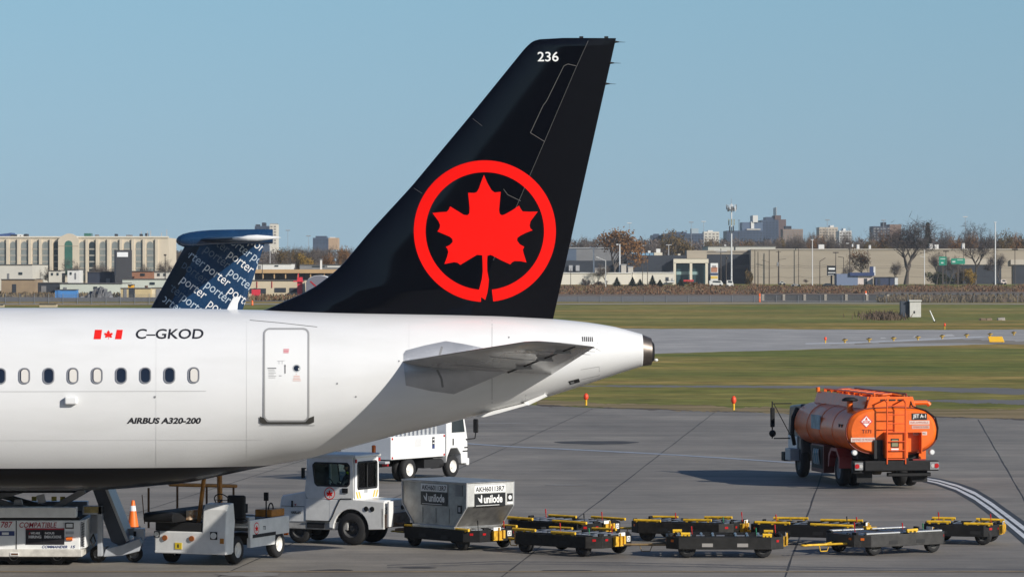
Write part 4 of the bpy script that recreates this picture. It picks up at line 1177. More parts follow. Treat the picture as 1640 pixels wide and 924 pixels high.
q = MB(); q.tube([(.22 + .17 * math.cos(t) * .35, .17 * math.sin(t), 1.46 + .17 * math.cos(t) * .94) for t in [6.2832 * i / 18 for i in range(19)]], .014, 6); q.cyl((.34, 0, 1.28), (.22, 0, 1.46), .02, n=8); q.build("steering_wheel", DARK, tr)
q = MB(); q.cyl((-.72, -.58, 2.26), (-.72, -.58, 2.33), .05, n=14); q.lathe([(.055, 2.33), (.055, 2.43), (.03, 2.45), (0, 2.45)], (-.72, -.58, 0), 'z', 16); q.build("beacon", LENSO, tr)
q = MB(); q.box((-.85, .64, 2.10), (.03, .05, .09)); q.box((-.85, -.64, 2.10), (.03, .05, .09)); 
for y in (.62, -.62):
    q = MB(); q.box((-.86, y, 2.10), (.03, .06, .09)); q.build("marker_light", LENSR, tr)
q = MB(); q.box((.60, .72, 1.78), (.05, .10, .26)); q.cyl((.55, .64, 1.9), (.60, .72, 1.88), .012, n=6); q.build("mirror", CHAR, tr)
def badge(par, O, Rv, U, N, r, name="maple_leaf_badge"):
    O, Rv, U, N = Vector(O), Vector(Rv), Vector(U), Vector(N)
    q = MB(); n = 28
    for d, rad, mi in ((0, r, 0), (.002, r * .86, 1)):
        q.add([O + N * d + Rv * (rad * math.cos(6.2832 * i / n)) + U * (rad * math.sin(6.2832 * i / n)) for i in range(n)], [tuple(range(n))], mi)
    k = r * 1.25 / 600
    lf = [((x - 487) * k, -(y - 430) * k) for x, y in LEAF] + [(.012 * r * 4, -330 * k), (-.012 * r * 4, -330 * k)] + [((x - 487) * k, -(y - 430) * k) for x, y in LEAF_L]
    vs, fs = refine(lf, [tuple(range(len(lf)))], 99)
    q.add([O + N * .004 + Rv * x + U * y for x, y in vs], fs, 0)
    return q.build(name, [M("emblem_red", (0.85, 0.022, 0.012), .32), SIGNW], par)
badge(tr, (-.12, .648, 1.28), (-1, 0, 0), (0, 0, 1), (0, 1, 0), .155)
q = MB(); q.prism([(1.02, 1.02 - .04), (1.06, .99), (1.02, .94), (.98, .99)], 'y', .622, .628); q.build("small_red_emblem", LENSR, tr)
for s in (1, -1):
    wheel(tr, (-.72, s * .50, .41), .41, .26, M("dark_dirty_rim", (.05, .05, .05), .6), out=s)
    wheel(tr, (.82, s * .46, .31), .31, .2, M("dark_dirty_rim", (.05, .05, .05), .6), out=s)

def squeeze(o):                                     # short nose: pull everything ahead of the cab back
    for ch in KIDS.get(o.name, ()):
        if ch.name.split('.')[0] in ('hood', 'radiator_grille', 'headlight', 'hood_seam', 'hood_latch', 'chassis', 'maker_lettering', 'small_red_emblem'):
            for v in ch.data.vertices:
                if v.co.x > .6: v.co.x = .6 + (v.co.x - .6) * .66
squeeze(tr)

# a seated person with a yellow safety vest
def skin_body(name, J, E, mat, parent, levels=1):
    me = bpy.data.meshes.new(name); me.from_pydata([j[0] for j in J], E, [])
    o = bpy.data.objects.new(name, me); COL.objects.link(o)
    m = o.modifiers.new("skin", 'SKIN'); m.use_smooth_shade = True
    for i, j in enumerate(J):
        sv = me.skin_vertices[0].data[i]; r = j[1]
        sv.radius = r if isinstance(r, tuple) else (r, r); sv.use_root = (i == 0)
    s2 = o.modifiers.new("sub", 'SUBSURF'); s2.levels = levels; s2.render_levels = levels
    dg = bpy.context.evaluated_depsgraph_get(); dg.update()
    nm = bpy.data.meshes.new_from_object(o.evaluated_get(dg)); bpy.data.objects.remove(o)
    nm.materials.clear(); nm.materials.append(mat)
    o = bpy.data.objects.new(name, nm); link(o, parent)
    if parent is not None: KIDS.setdefault(parent.name, []).append(o)
    return o
drv = thing("person", "person in dark clothes and yellow safety vest seated inside the white tractor's cab", "person", (tx, ty, 0.012), TA)
bx_ = -.30
J = [((bx_, 0, 1.26), (.15, .12)), ((bx_ - .03, 0, 1.45), (.14, .11)), ((bx_ - .04, 0, 1.66), (.16, .11)), ((bx_ - .02, 0, 1.76), .06), ((bx_ + .01, 0, 1.83), (.075, .085)), ((bx_ + .02, 0, 1.93), (.075, .09)), ((bx_ + .02, 0, 1.99), .05),
     ((bx_ - .03, .20, 1.67), .06), ((bx_ + .06, .25, 1.42), .046), ((bx_ + .33, .17, 1.47), .034), ((bx_ + .42, .15, 1.50), .03),
     ((bx_ - .03, -.20, 1.67), .06), ((bx_ + .06, -.25, 1.42), .046), ((bx_ + .33, -.17, 1.47), .034), ((bx_ + .42, -.15, 1.50), .03),
     ((bx_ + .08, .10, 1.25), .09), ((bx_ + .45, .13, 1.26), .066), ((bx_ + .50, .13, 1.10), .05), ((bx_ + .60, .13, 1.06), .04),
     ((bx_ + .08, -.10, 1.25), .09), ((bx_ + .45, -.13, 1.26), .066), ((bx_ + .50, -.13, 1.10), .05), ((bx_ + .60, -.13, 1.06), .04)]
E = [(0, 1), (1, 2), (2, 3), (3, 4), (4, 5), (5, 6), (2, 7), (7, 8), (8, 9), (9, 10), (2, 11), (11, 12), (12, 13), (13, 14), (0, 15), (15, 16), (16, 17), (17, 18), (0, 19), (19, 20), (20, 21), (21, 22)]
skin_body("body", J, E, M("dark_work_clothes", (.03, .035, .05), .8), drv)
VEST = M("hi_vis_yellow_cloth", (.62, .80, .04), .7)
q = MB()
for y in (.13, -.13): q.tube([(bx_ - .165, y, 1.28), (bx_ - .175, y, 1.50), (bx_ - .165, y * .95, 1.70), (bx_ - .02, y * .95, 1.79)], .028, 8)
q.tube([(bx_ - .17, -.17, 1.36), (bx_ - .18, 0, 1.36), (bx_ - .17, .17, 1.36)], .026, 8)
q.build("safety_vest", VEST, drv)
q = MB(); q.lathe([(.092, 1.93), (.098, 1.97), (.085, 2.02), (.05, 2.05), (0, 2.055)], (bx_ + .015, 0, 0), 'z', 18); q.build("cap", DGREY, drv)
q = MB(); q.lathe([(0, 1.80), (.05, 1.81), (.075, 1.86), (.08, 1.91), (.08, 1.935)], (bx_ + .03, 0, 0), 'z', 18); q.box((bx_ + .115, 0, 1.88), (.03, .025, .04)); q.box((bx_ + .03, .085, 1.89), (.03, .02, .05)); q.box((bx_ + .03, -.085, 1.89), (.03, .02, .05)); q.build("face", M("skin", (.45, .27, .19), .6), drv)

# ------------------------------------------------------------------ belt loader: low white deck, driver's seat, orange posts
BA = R(248)
BX, BY = -6.86, 88.9
bl_ = thing("belt_loader", "low white ramp vehicle with orange posts and an open black seat, under the jet's tail", "belt loader", (BX, BY, 0.012), BA)
# local +x is its front (towards us and left), +y its left; driver sits front right (-y)
hL, hW = 1.72, .93
q = MB(); q.prism([(hL, .30), (hL, .78), (1.05, .78), (1.05, .98), (.45, .98), (.45, .36)], 'y', -hW + .45, hW); q.build("front_body", VEHW, bl_, bevel=.03)
q = MB(); q.prism([(hL + .002, .28), (hL + .002, .80), (hL - .05, 1.30), (hL - .16, 1.42), (hL - .42, 1.45), (hL - .50, 1.0), (hL - .46, .80), (hL - .42, .42), (hL - .42, .28)], 'y', -hW, -hW + .62); q.build("driver_console", VEHW, bl_, bevel=.03)
q = MB(); q.bx(hL - .35, hL + .003, -hW, hW, .26, .33); q.build("front_bumper", VEHW, bl_, bevel=.02)
q = MB(); q.bx(1.06, 1.70, -.28, hW - .02, .785, .98); q.build("engine_bay", DARK, bl_)
for y, mt, r in ((-.62, LENSW, .075), (.86, LENSW, .06)):
    q = MB(); q.box((hL + .006, y, .70), (.02, r * 2.4, r * 2.4)); q.cyl((hL + .015, y, .70), (hL + .035, y, .70), r, n=18, mi=1); q.build("headlight", [CHAR, mt], bl_)
for y in (.65, -.05):
    q = MB(); q.cyl((hL, y, .62), (hL + .03, y, .62), .065, n=18); q.build("front_lamp", M("amber_dark_lens", (.30, .09, .02), .3), bl_)
q = MB(); q.box((hL + .006, .30, .44), (.012, .18, .15), 0); q.text("1", (hL + .014, .325, .40), (0, -1, 0), (0, 0, 1), .04, .08, 1); q.build("yellow_plate", [M("plate_yellow", (.75, .55, .03), .5), DGREY], bl_)
q = MB(); q.box((hL + .006 - .06, -.50, 1.12), (.012, .40, .12), 0, Matrix.Rotation(R(-6), 4, 'Y')); q.build("maker_plate", M("plate_tan", (.40, .33, .18), .5), bl_)
q = MB(); q.box((hL + .006 - .085, -.50, 1.22), (.012, .30, .035), 0, Matrix.Rotation(R(-6), 4, 'Y')); q.build("maker_strip", DGREY, bl_)
q = MB(); q.box((hL + .004, -.83, .58), (.012, .10, .12)); q.build("corner_reflector", OCHRE, bl_)
# long bed
q = MB(); q.bx(-hL, .42, -hW, -hW + .07, .56, .98); q.bx(-hL, .42, hW - .07, hW, .56, .98); q.bx(-hL, .42, -hW + .07, hW - .07, .80, .86); q.bx(-hL, -hL + .07, -hW + .07, hW - .07, .56, .98)
q.build("bed", VEHW, bl_, bevel=.02)
q = MB(); q.bx(-.95, .30, -hW - .006, -hW + .0, .56, .64); q.bx(-.95, .40, -hW + .01, -hW + .1, .34, .56, 1); q.build("side_rail", [DARK, VEHW], bl_)
q = MB(); q.bx(-hL + .1, .2, -.5, .75, .865, .94); q.build("bed_lining", CHAR, bl_)
q = MB(); q.bx(-1.62, .15, .80, .88, 1.0, 1.12); q.build("bed_edge_beam", OCHRE, bl_, bevel=.01)
q = MB(); q.bx(-1.55, -.85, -hW + .05, -hW + .5, .985, 1.16); q.build("tool_box", OCHRE, bl_, bevel=.015)
q = MB(); q.tube([(-1.1 + .13 * math.cos(math.pi * i / 8), -hW + .2, 1.16 + .14 * math.sin(math.pi * i / 8)) for i in range(9)], .018, 6); q.build("grab_handle", CHAR, bl_)
q = MB(); q.cyl((-.72, -hW + .14, .98), (-.72, -hW + .14, 1.48), .018, n=8); q.box((-.72, -hW + .14, 1.48), (.06, .10, .20)); q.build("rear_control_post", CHAR, bl_)
q = MB(); q.bx(.42, .70, -hW + .05, -hW + .52, .92, 1.02); q.bx(.52, .64, -hW + .05, -hW + .52, 1.0, 1.58); q.build("driver_seat", DARK, bl_, bevel=.07)
q = MB(); q.bx(.10, .42, -hW + .03, -hW + .5, .86, 1.06); q.build("battery_box", LGREY, bl_, bevel=.02)
q = MB(); cx_, cz_ = hL - .52, 1.50
q.tube([(cx_ + .18 * math.cos(t) * .5, -hW + .36 + .19 * math.sin(t), cz_ + .17 * math.cos(t) * .85) for t in [6.2832 * i / 20 for i in range(21)]], .014, 6); q.cyl((hL - .3, -hW + .36, 1.40), (cx_, -hW + .36, cz_), .022, n=8); q.cyl((cx_, -hW + .18, cz_), (cx_, -hW + .54, cz_), .01, n=6); q.build("steering_wheel", DARK, bl_)
# orange posts and hand rails
_bm = Matrix.Translation((BX, BY, .012)) @ Matrix.Rotation(BA, 4, 'Z')
def bloc(px, py, Y):                              # a point of the place in the (mirrored) build frame
    v = _bm.inverted() @ P(px, py, Y); return Vector((v.x, -v.y, v.z))
for pts in ((318, 838, 327, 763, 87.6), (352.5, 815, 351.5, 760, 87.9)):
    q = MB(); q.cyl(bloc(pts[0], pts[1], pts[4]), bloc(pts[2], pts[3], pts[4] + .1), .062, n=4); q.build("canopy_post", OCHRE, bl_)
RAILB = M("rusty_brown_rail", (.13, .065, .028), .6, var=.3)
rl_ = [(238, 845, 781, 88.2), (284, 833, 779, 89.1), (331, 832, 779, 90.0), (374, 830, 780, 90.9)]
for px_, y0, y1, Y in rl_:
    q = MB(); q.cyl(bloc(px_, y0, Y), bloc(px_, y1, Y), .028, n=8); q.build("rail_post", RAILB, bl_)
q = MB(); q.cyl(bloc(272, 775.5, 88.9), bloc(378, 778, 91), .045, n=8); q.build("hand_rail", OCHRE, bl_)
q = MB(); q.cyl(bloc(231.5, 838, 87.4), bloc(227.5, 792, 87.4), .012, n=6); q.build("whip_aerial", RAILB, bl_)
# conveyor with its belt and side rails
q = MB(); q.bx(-1.6, 2.30, .12, .86, 1.02, 1.24); q.cyl((2.30, .12, 1.13), (2.30, .86, 1.13), .11, n=12); q.build("conveyor", CHAR, bl_, bevel=.01)
q = MB(); q.bx(-1.55, 2.28, .20, .78, 1.242, 1.255); q.build("conveyor_belt", RUBBER, bl_)
q = MB(); q.bx(1.06, 1.70, .02, .11, 1.05, 1.27); q.build("conveyor_side_panel", M("stained_cream_panel", (.55, .50, .40), .5, var=.5, scale=9, col2=(.40, .15, .03)), bl_)
badge(bl_, (.10, -hW - .004, .78), (-1 * -1, 0, 0), (0, 0, 1), (0, -1, 0), .14)
q = MB(); q.text("T3", (-.26, -hW - .004, .72), (-1, 0, 0), (0, 0, 1), .14, .09, 0, bold=.03); q.build("fleet_number", DGREY, bl_)
q = MB(); q.box((-hL - .02, -hW + .1, .55), (.05, .10, .10)); q.build("rear_reflector", LENSO, bl_)
for sx, x in ((1, 1.05), (-1, -1.18)):
    for s in (1, -1): wheel(bl_, (x, s * (hW - .12), .33), .33, .22, M("white_steel_rim", (.72, .70, .66), .4), out=s)
q = MB()
for x in (1.05, -1.18): q.cyl((x, -hW + .2, .33), (x, hW - .2, .33), .05, n=8)
q.bx(-1.5, 1.5, -.3, .3, .36, .56); q.build("axles", DARK, bl_)

def mirror_y(o):                                    # the vehicle was drawn left-handed
    for ch in KIDS.get(o.name, ()):
        for v in ch.data.vertices: v.co.y = -v.co.y
        ch.data.flip_normals(); mirror_y(ch)
mirror_y(bl_)

# ------------------------------------------------------------------ cargo loader under the belly
LYc = 87.2
lo_ = thing("cargo_loader", "big white cargo loader with red lettering and louvres, under the jet's black belly", "cargo loader", (atc(60, LYc), LYc, 0.012), 0)
sL = F / LYc
def lx(px): return (px - 60) / sL
def lz(py): return H - .012 - (py - YH) / sL
D = 2.6
q = MB(); q.bx(lx(-230), lx(128), .02, D, lz(880), lz(833)); lb = q.build("engine_housing", VEHW, lo_, bevel=.02)
q = MB(); q.bx(lx(-230), lx(132), -.06, D, lz(891), lz(879)); q.build("skirt_beam", M("dirty_white_beam", (.66, .63, .57), .5, var=.3, scale=4), lo_, bevel=.02)
q = MB(); q.bx(lx(-230), lx(120), .25, D - .2, .10, lz(890)); q.build("chassis", DARK, lo_)
q = MB(); q.bx(lx(-230), lx(122), -.01, .3, lz(828.5), lz(812)); q.bx(lx(-230), lx(122), D - .3, D, lz(828), lz(812)); q.build("bridge_beam", VEHW, lo_, bevel=.015)
q = MB(); q.bx(lx(-230), lx(126), .06, D - .06, lz(833), lz(828.5)); q.build("deck_gap", DARK, lo_)
q = MB(); q.bx(lx(25.2), lx(26.6), .012, .022, lz(879.5), lz(833.5)); q.build("panel_seam", DARK, lo_)
TXR = M("lettering_deep_red", (.36, .02, .03), .5); TXB = M("lettering_navy", (.03, .05, .16), .5)
def ltext(body, x0, y0, x1, y1, mt, nm, sh=.2, bo=.01):
    q = MB(); q.text(body, (lx(x0), .0135, lz(y1)), (1, 0, 0), (0, 0, 1), (x1 - x0) / sL, (y1 - y0) / sL, 0, bold=bo, shear=sh); q.build(nm, mt, lo_)
ltext("787", 1, 835, 20, 844.5, TXR, "red_lettering"); ltext("COMPATIBLE", 31, 836, 91, 844.5, TXR, "red_lettering")
ltext("COMMANDER", 67, 873, 108, 877.5, TXB, "blue_lettering", .25, .03); ltext("15", 113, 873, 120.5, 877.5, TXB, "blue_number", .25, .03)
q = MB(); q.bx(lx(-6), lx(23), .008, .018, lz(857.5), lz(850), 0); q.bx(lx(3), lx(14), .004, .016, lz(856), lz(852), 1); q.build("blue_sticker", [TXB, SIGNW], lo_)
q = MB(); q.bx(lx(41), lx(103), .005, .016, lz(871.5), lz(845.5), 0); q.bx(lx(41), lx(103), .002, .012, lz(848), lz(845.5), 2)
for body, x0, y0, x1, y1 in (("WE ARE", 49, 851.5, 64, 855), ("HIRING", 46, 857, 66, 861.5), ("NOUS", 72, 851.5, 87, 855), ("EMBAUCHONS", 71, 857, 98, 861.5)):
    q.text(body, (lx(x0), .003, lz(y1)), (1, 0, 0), (0, 0, 1), (x1 - x0) / sL, (y1 - y0) / sL, 1, bold=.03)
q.bx(lx(67.6), lx(68.6), .001, .014, lz(871), lz(849), 3); q.bx(lx(46), lx(65), .001, .014, lz(868), lz(866.5), 3); q.bx(lx(72), lx(96), .001, .014, lz(868), lz(866.5), 3)
q.add([(lx(46), .002, lz(855)), (lx(48.6), .002, lz(855)), (lx(47.3), .002, lz(851))], [(0, 1, 2)], 2)
q.build("hiring_banner", [M("banner_black", (.014, .012, .016), .5), SIGNW, TXR, CHAR], lo_)
q = MB(); q.bx(lx(104.5), lx(118), -.01, .01, lz(846), lz(836.5), 0); q.bx(lx(106), lx(116.5), -.022, .0, lz(844), lz(838), 1); q.build("work_light", [CHAR, LENSW], lo_)
q = MB(); q.cyl((lx(106), .0, lz(862.2)), (lx(116), .0, lz(862.2)), .045, n=12); q.build("amber_lamp", LENSO, lo_)
q = MB(); q.bx(lx(105), lx(118), .006, .016, lz(855), lz(850.5)); q.build("small_placard", LGREY, lo_)
q = MB(); q.bx(lx(17), lx(31), -.08, -.055, lz(889), lz(884), 0); q.bx(lx(18.5), lx(29.5), -.085, -.06, lz(888), lz(885), 1); q.build("tow_eye", [VEHW, M("rusty_steel", (.12, .06, .03), .7)], lo_)
# sloping louvred end
q = MB(); q.prism([(lx(128), lz(879)), (lx(128), lz(833)), (lx(137), lz(832)), (lx(137), lz(877))], 'y', .03, D - .1); q.build("end_panel", VEHW, lo_, bevel=.01)
q = MB()
for k in range(15): q.box((lx(132.5), .02, lz(837 + k * 2.6)), (.075, .03, .016), 0, Matrix.Rotation(R(22), 4, 'Y'))
q.build("louvres", DARK, lo_)
q = MB(); q.bx(lx(138), lx(152), .9, 1.0, lz(858), lz(822)); q.bx(lx(128), lx(160), .5, .75, lz(826), lz(812)); q.bx(lx(152), lx(160), .5, .75, lz(893), lz(812)); q.bx(lx(158), lx(163), .9, 1.5, lz(896), lz(880)); q.build("front_frame", M("pale_blue_grey_steel", (.40, .42, .45), .5, var=.2), lo_, bevel=.015)
q = MB(); q.bx(lx(131), lx(154), .49, .505, lz(823), lz(813)); q.build("chequer_strip", M("stained_yellow_metal", (.40, .31, .12), .6, var=.4, scale=9), lo_)
q = MB(); q.tube([(lx(146), .4, lz(858)), (lx(142), .35, lz(866)), (lx(147), .3, lz(876)), (lx(150), .4, lz(868)), (lx(146), .4, lz(856))], .018, 6); q.build("hydraulic_hose", CHAR, lo_)
# scissor legs, upper platform, control stand
for y in (.45, D - .45):
    for bx0, ya, zz, ln, an in ((-20, y, 801, 2.6, 16), (-20, y + .12, 801, 2.6, -16), (105, y, 802, .9, -30)):
        q = MB(); q.box((lx(bx0), ya, lz(zz)), (ln, .10, .14), 0, Matrix.Rotation(R(an), 4, 'Y')); q.build("scissor_leg", MGREY, lo_, bevel=.01)
q = MB(); q.bx(lx(-230), lx(120), .5, D - .3, lz(791), lz(786.5)); q.build("platform", CHAR, lo_)
for x in (46, 78, 92):
    q = MB(); q.bx(lx(x), lx(x + 8), .52, .56, lz(804), lz(797)); q.build("yellow_marker", M("dim_yellow_pad", (.45, .38, .05), .6), lo_)
q = MB(); q.box((lx(63), .35, lz(800)), (.18, .10, .20), 0, Matrix.Rotation(R(-12), 4, 'Y')); q.build("control_box", LGREY, lo_)
q = MB(); q.box((lx(26), .35, lz(805)), (.22, .10, .12), 0, None, (.7, 1)); q.build("foot_pad", LGREY, lo_)
# big sloping conveyor ramp at its right end, down to a wheeled shoe
p0, p1 = (lx(140), lz(786)), (lx(186), lz(880))
for ya, yb in ((.9, 1.05), (D - .5, D - .35)):
    q = MB(); q.prism([(lx(138), lz(778)), (lx(160), lz(778)), (lx(197), lz(868)), (lx(190), lz(880)), (lx(172), lz(872))], 'y', ya, yb); q.build("ramp_side", M("dark_blue_grey_steel", (.055, .065, .085), .5, var=.3), lo_, bevel=.01)
q = MB(); q.prism([(lx(158), lz(778)), (lx(163), lz(778)), (lx(200), lz(870)), (lx(196), lz(872))], 'y', .88, D - .33); q.build("ramp_edge", LGREY, lo_)
q = MB(); q.prism([(lx(160), lz(895)), (lx(164), lz(882)), (lx(190), lz(876)), (lx(218), lz(865)), (lx(222), lz(874)), (lx(218), lz(886)), (lx(190), lz(893))], 'y', .7, 1.3); q.build("shoe", M("pale_blue_grey_steel", (.40, .42, .45)), lo_, bevel=.02)
q = MB(); q.bx(lx(206), lx(222), 1.2, 1.6, lz(870), lz(852)); q.bx(lx(205.5), lx(210), 1.18, 1.2, lz(864), lz(856), 1); q.build("shoe_housing", [VEHW, DARK], lo_, bevel=.02)
q = MB(); q.bx(lx(165), lx(206), 1.5, 1.6, lz(864), lz(853)); q.build("rear_beam", M("dirty_white_beam", (.66, .63, .57)), lo_)
for (px_, yy) in ((-60, .3), (20, .3), (90, .3), (150, 1.0), (208, 1.05), (-60, D - .4), (90, D - .4)):
    wheel(lo_, (lx(px_), yy, .20), .20, .18, MGREY, out=-1)

# ------------------------------------------------------------------ traffic cone
c = G(213, 846)
tc = thing("traffic_cone", "orange traffic cone with a white collar, standing left of the white belt loader", "cone", (c.x, c.y, .012))
q = MB(); q.box((0, 0, .02), (.38, .38, .04)); q.build("base", DARK, tc, bevel=.01)
q = MB(); q.lathe([(.15, .04), (.045, .72), (.035, .74), (.0, .74)], (0, 0, 0), 'z', 24); q.build("cone", M("cone_orange", (.88, .16, .01), .5), tc)
q = MB(); q.lathe([(.0865, .46), (.0665, .60), (.064, .60)], (0, 0, 0), 'z', 24); q.build("reflective_collar", SIGNW, tc)

# ------------------------------------------------------------------ orange fuel tanker
FA = R(100)
FY = 118.3
fx0 = atc(1428, FY)
ft = thing("fuel_truck", "orange fuel tanker truck seen from behind on the apron, ladder up its rear", "tanker truck", (fx0, FY, 0.012), FA)
# local x forward (away), origin under the rear face of the tank; y left
sec = [(1.50, 1.72), (1.46, 1.98), (1.32, 2.28), (1.08, 2.47), (.78, 2.54), (.66, 2.80), (.60, 2.86), (-.60, 2.86), (-.66, 2.80), (-.78, 2.54), (-1.08, 2.47), (-1.32, 2.28), (-1.46, 1.98), (-1.50, 1.72), (-1.42, 1.50), (-1.20, 1.28), (-.85, 1.13), (-.4, 1.06), (.4, 1.06), (.85, 1.13), (1.20, 1.28), (1.42, 1.50)]
def chaikin(p, n=2):
    for _ in range(n):
        o = []
        for a, b in zip(p, p[1:] + p[:1]): o += [(a[0] * .75 + b[0] * .25, a[1] * .75 + b[1] * .25), (a[0] * .25 + b[0] * .75, a[1] * .25 + b[1] * .75)]
        p = o
    return p
tank_sec = chaikin([p for p in sec if p[1] < 2.6 and not (abs(p[0]) < .8 and p[1] > 2.5)] , 2)
# the barrel follows the lower outline; the walkway trough on top is its own part
low = [(1.50, 1.75), (1.47, 2.0), (1.33, 2.30), (1.05, 2.48), (.75, 2.54), (0, 2.57), (-.75, 2.54), (-1.05, 2.48), (-1.33, 2.30), (-1.47, 2.0), (-1.50, 1.75), (-1.43, 1.50), (-1.22, 1.28), (-.85, 1.12), (0, 1.04), (.85, 1.12), (1.22, 1.28), (1.43, 1.50)]
low = chaikin(low, 2)
q = MB(); n = len(low); vs = []
for x, k in ((-.05, .965), (0.0, 1.0), (.06, 1.0), (3.3, 1.0), (6.55, 1.0), (6.62, .96)):
    vs += [(x, y * k, 1.8 + (z - 1.8) * k) for y, z in low]
q.add(vs, [(a * n + i, a * n + (i + 1) % n, (a + 1) * n + (i + 1) % n, (a + 1) * n + i) for a in range(5) for i in range(n)], 0, None, True)
q.add(vs[-n:], [tuple(range(n))], 0)
c0 = [(-.12, y * .9, 1.8 + (z - 1.8) * .9) for y, z in low]
q.add(vs[:n] + c0, [(i, (i + 1) % n, n + (i + 1) % n, n + i) for i in range(n)], 0, None, True); q.add(c0, [tuple(range(n))], 0)
tank = q.build("tank", ORNG, ft)
q = MB()
for i in range(n):
    (a, b), (c, d) = low[i], low[(i + 1) % n]
    q.cyl((-.03, a * 1.004, 1.8 + (b - 1.8) * 1.004), (-.03, c * 1.004, 1.8 + (d - 1.8) * 1.004), .022, n=6)
q.build("tank_rim", M("dark_red_seam", (.16, .025, .012), .5), ft)
for xw in (1.7, 3.3, 4.9):
    q = MB()
    for i in range(n):
        (a, b), (c, d) = low[i], low[(i + 1) % n]; q.cyl((xw, a * 1.001, 1.8 + (b - 1.8) * 1.001), (xw, c * 1.001, 1.8 + (d - 1.8) * 1.001), .013, n=5)
    q.build("weld_seam", M("seam_orange", (.78, .12, .009), .45), ft)
# walkway trough, rear closing sheet, hatches, rails
q = MB()
for s in (1, -1): q.prism([(s * .86, 2.46), (s * .80, 2.46), (s * .66, 2.88), (s * .72, 2.90)], 'x', .25, 6.45)
q.prism([(-.84, 2.46), (.84, 2.46), (.70, 2.90), (-.70, 2.90)], 'x', .02, .10); q.bx(.1, 6.45, -.68, .68, 2.62, 2.66)
q.build("walkway_trough", ORNG, ft, bevel=.012)
for k in range(4):
    q = MB(); x = .9 + k * 1.5; q.cyl((x, 0, 2.6), (x, 0, 2.86), .27, n=20); q.cyl((x, 0, 2.86), (x, 0, 2.90), .20, n=20); q.build("hatch", ORNG, ft, bevel=.01)
MAROON = M("dark_red_pipe", (.22, .02, .02), .45)
for s in (.52, -.52):
    q = MB(); q.tube([(.15, s, 2.86), (.15, s, 2.98), (6.3, s, 2.98), (6.3, s, 2.86)], .028, 6)
    for k in range(9): q.cyl((.5 + k * .7, s, 2.64), (.5 + k * .7, s, 2.98), .018, n=6)
    q.build("walkway_rail", ORNG if s > 0 else MAROON, ft)
for k in range(12):
    q = MB(); x = .3 + k * .5; q.tube([(x, -.5, 2.9), (x + .22, -.15, 2.97), (x + .1, .2, 2.95), (x + .34, .5, 2.92)], .035, 6); q.build("vapour_pipe", MAROON if k % 2 else ORNG, ft)
for k, (y, a) in enumerate(((.30, 0), (.02, 0), (-.26, 0))):
    q = MB(); q.box((.012, y - .05, 2.80), (.03, .20, .045)); q.build("vent_slot", DARK, ft)
q = MB(); q.tube([(.3, -.78, 2.70), (.3, -1.25, 2.70), (.3, -1.33, 2.62)], .075, 10); q.build("vent_pipe", ORNG, ft)
q = MB(); q.cyl((.9, 1.12, 2.40), (.9, 1.12, 2.74), .10, n=12); q.build("dome_neck", ORNG, ft)
q = MB(); q.lathe([(0, 2.74), (.24, 2.74), (.26, 2.79), (.15, 2.86), (0, 2.87)], (.9, 1.12, 0), 'z', 20); q.build("dome_cap", CHAR, ft)
q = MB(); q.cyl((6.3, .75, 2.86), (6.3, .75, 3.02), .07, n=12); q.build("beacon", LENSO, ft)
# cabinet with shadowed recess sides, ladder
q = MB(); q.bx(-.40, -.10, -.42, .30, .98, 1.80); cab_b = q.build("rear_cabinet", ORNG, ft, bevel=.015)
q = MB(); q.bx(-.412, -.40, -.12, .14, 1.32, 1.60); q.bx(-.416, -.412, -.09, .11, 1.35, 1.57, 1); q.build("gauge_panel", [CHAR, M("olive_plate", (.22, .22, .12), .6)], ft)
q = MB(); q.bx(-.412, -.40, -.11, .13, 1.20, 1.29); q.build("white_plate", SIGNW, ft)
q = MB(); q.bx(-.42, -.11, -.88, -.855, 1.12, 1.80); q.bx(-.42, -.11, -.86, -.42, 1.785, 1.80); q.build("side_bay", ORNG, ft)
q = MB(); q.bx(-.20, -.14, .34, .62, .96, 1.55); q.build("valve_opening", DARK, ft)
for yl in ((.36, .48), (-.27, -.27)):
    q = MB(); y0, y1 = yl
q = MB()
for y in (.28, -.32):
    q.tube([(-.46, y, .80), (-.46, y, 2.72)], .025, 6)
    q.tube([(-.46, y, 2.72), (-.30, y + .02, 2.82), (.05, y + .36 if y > 0 else y + .30, 2.62)], .025, 6)
for k in range(7): q.cyl((-.46, .28, .95 + k * .28), (-.46, -.32, .95 + k * .28), .018, n=6)
q.build("ladder", M("ladder_orange", (.70, .09, .01), .45), ft)
q = MB(); q.tube([(.14, -.60, 2.92), (-.06, -.66, 2.60), (-.06, -1.1, 2.47), (-.06, -1.42, 2.24), (-.06, -1.50, 1.9), (-.06, -1.45, 1.55)], .022, 6); q.build("cable_conduit", CHAR, ft)
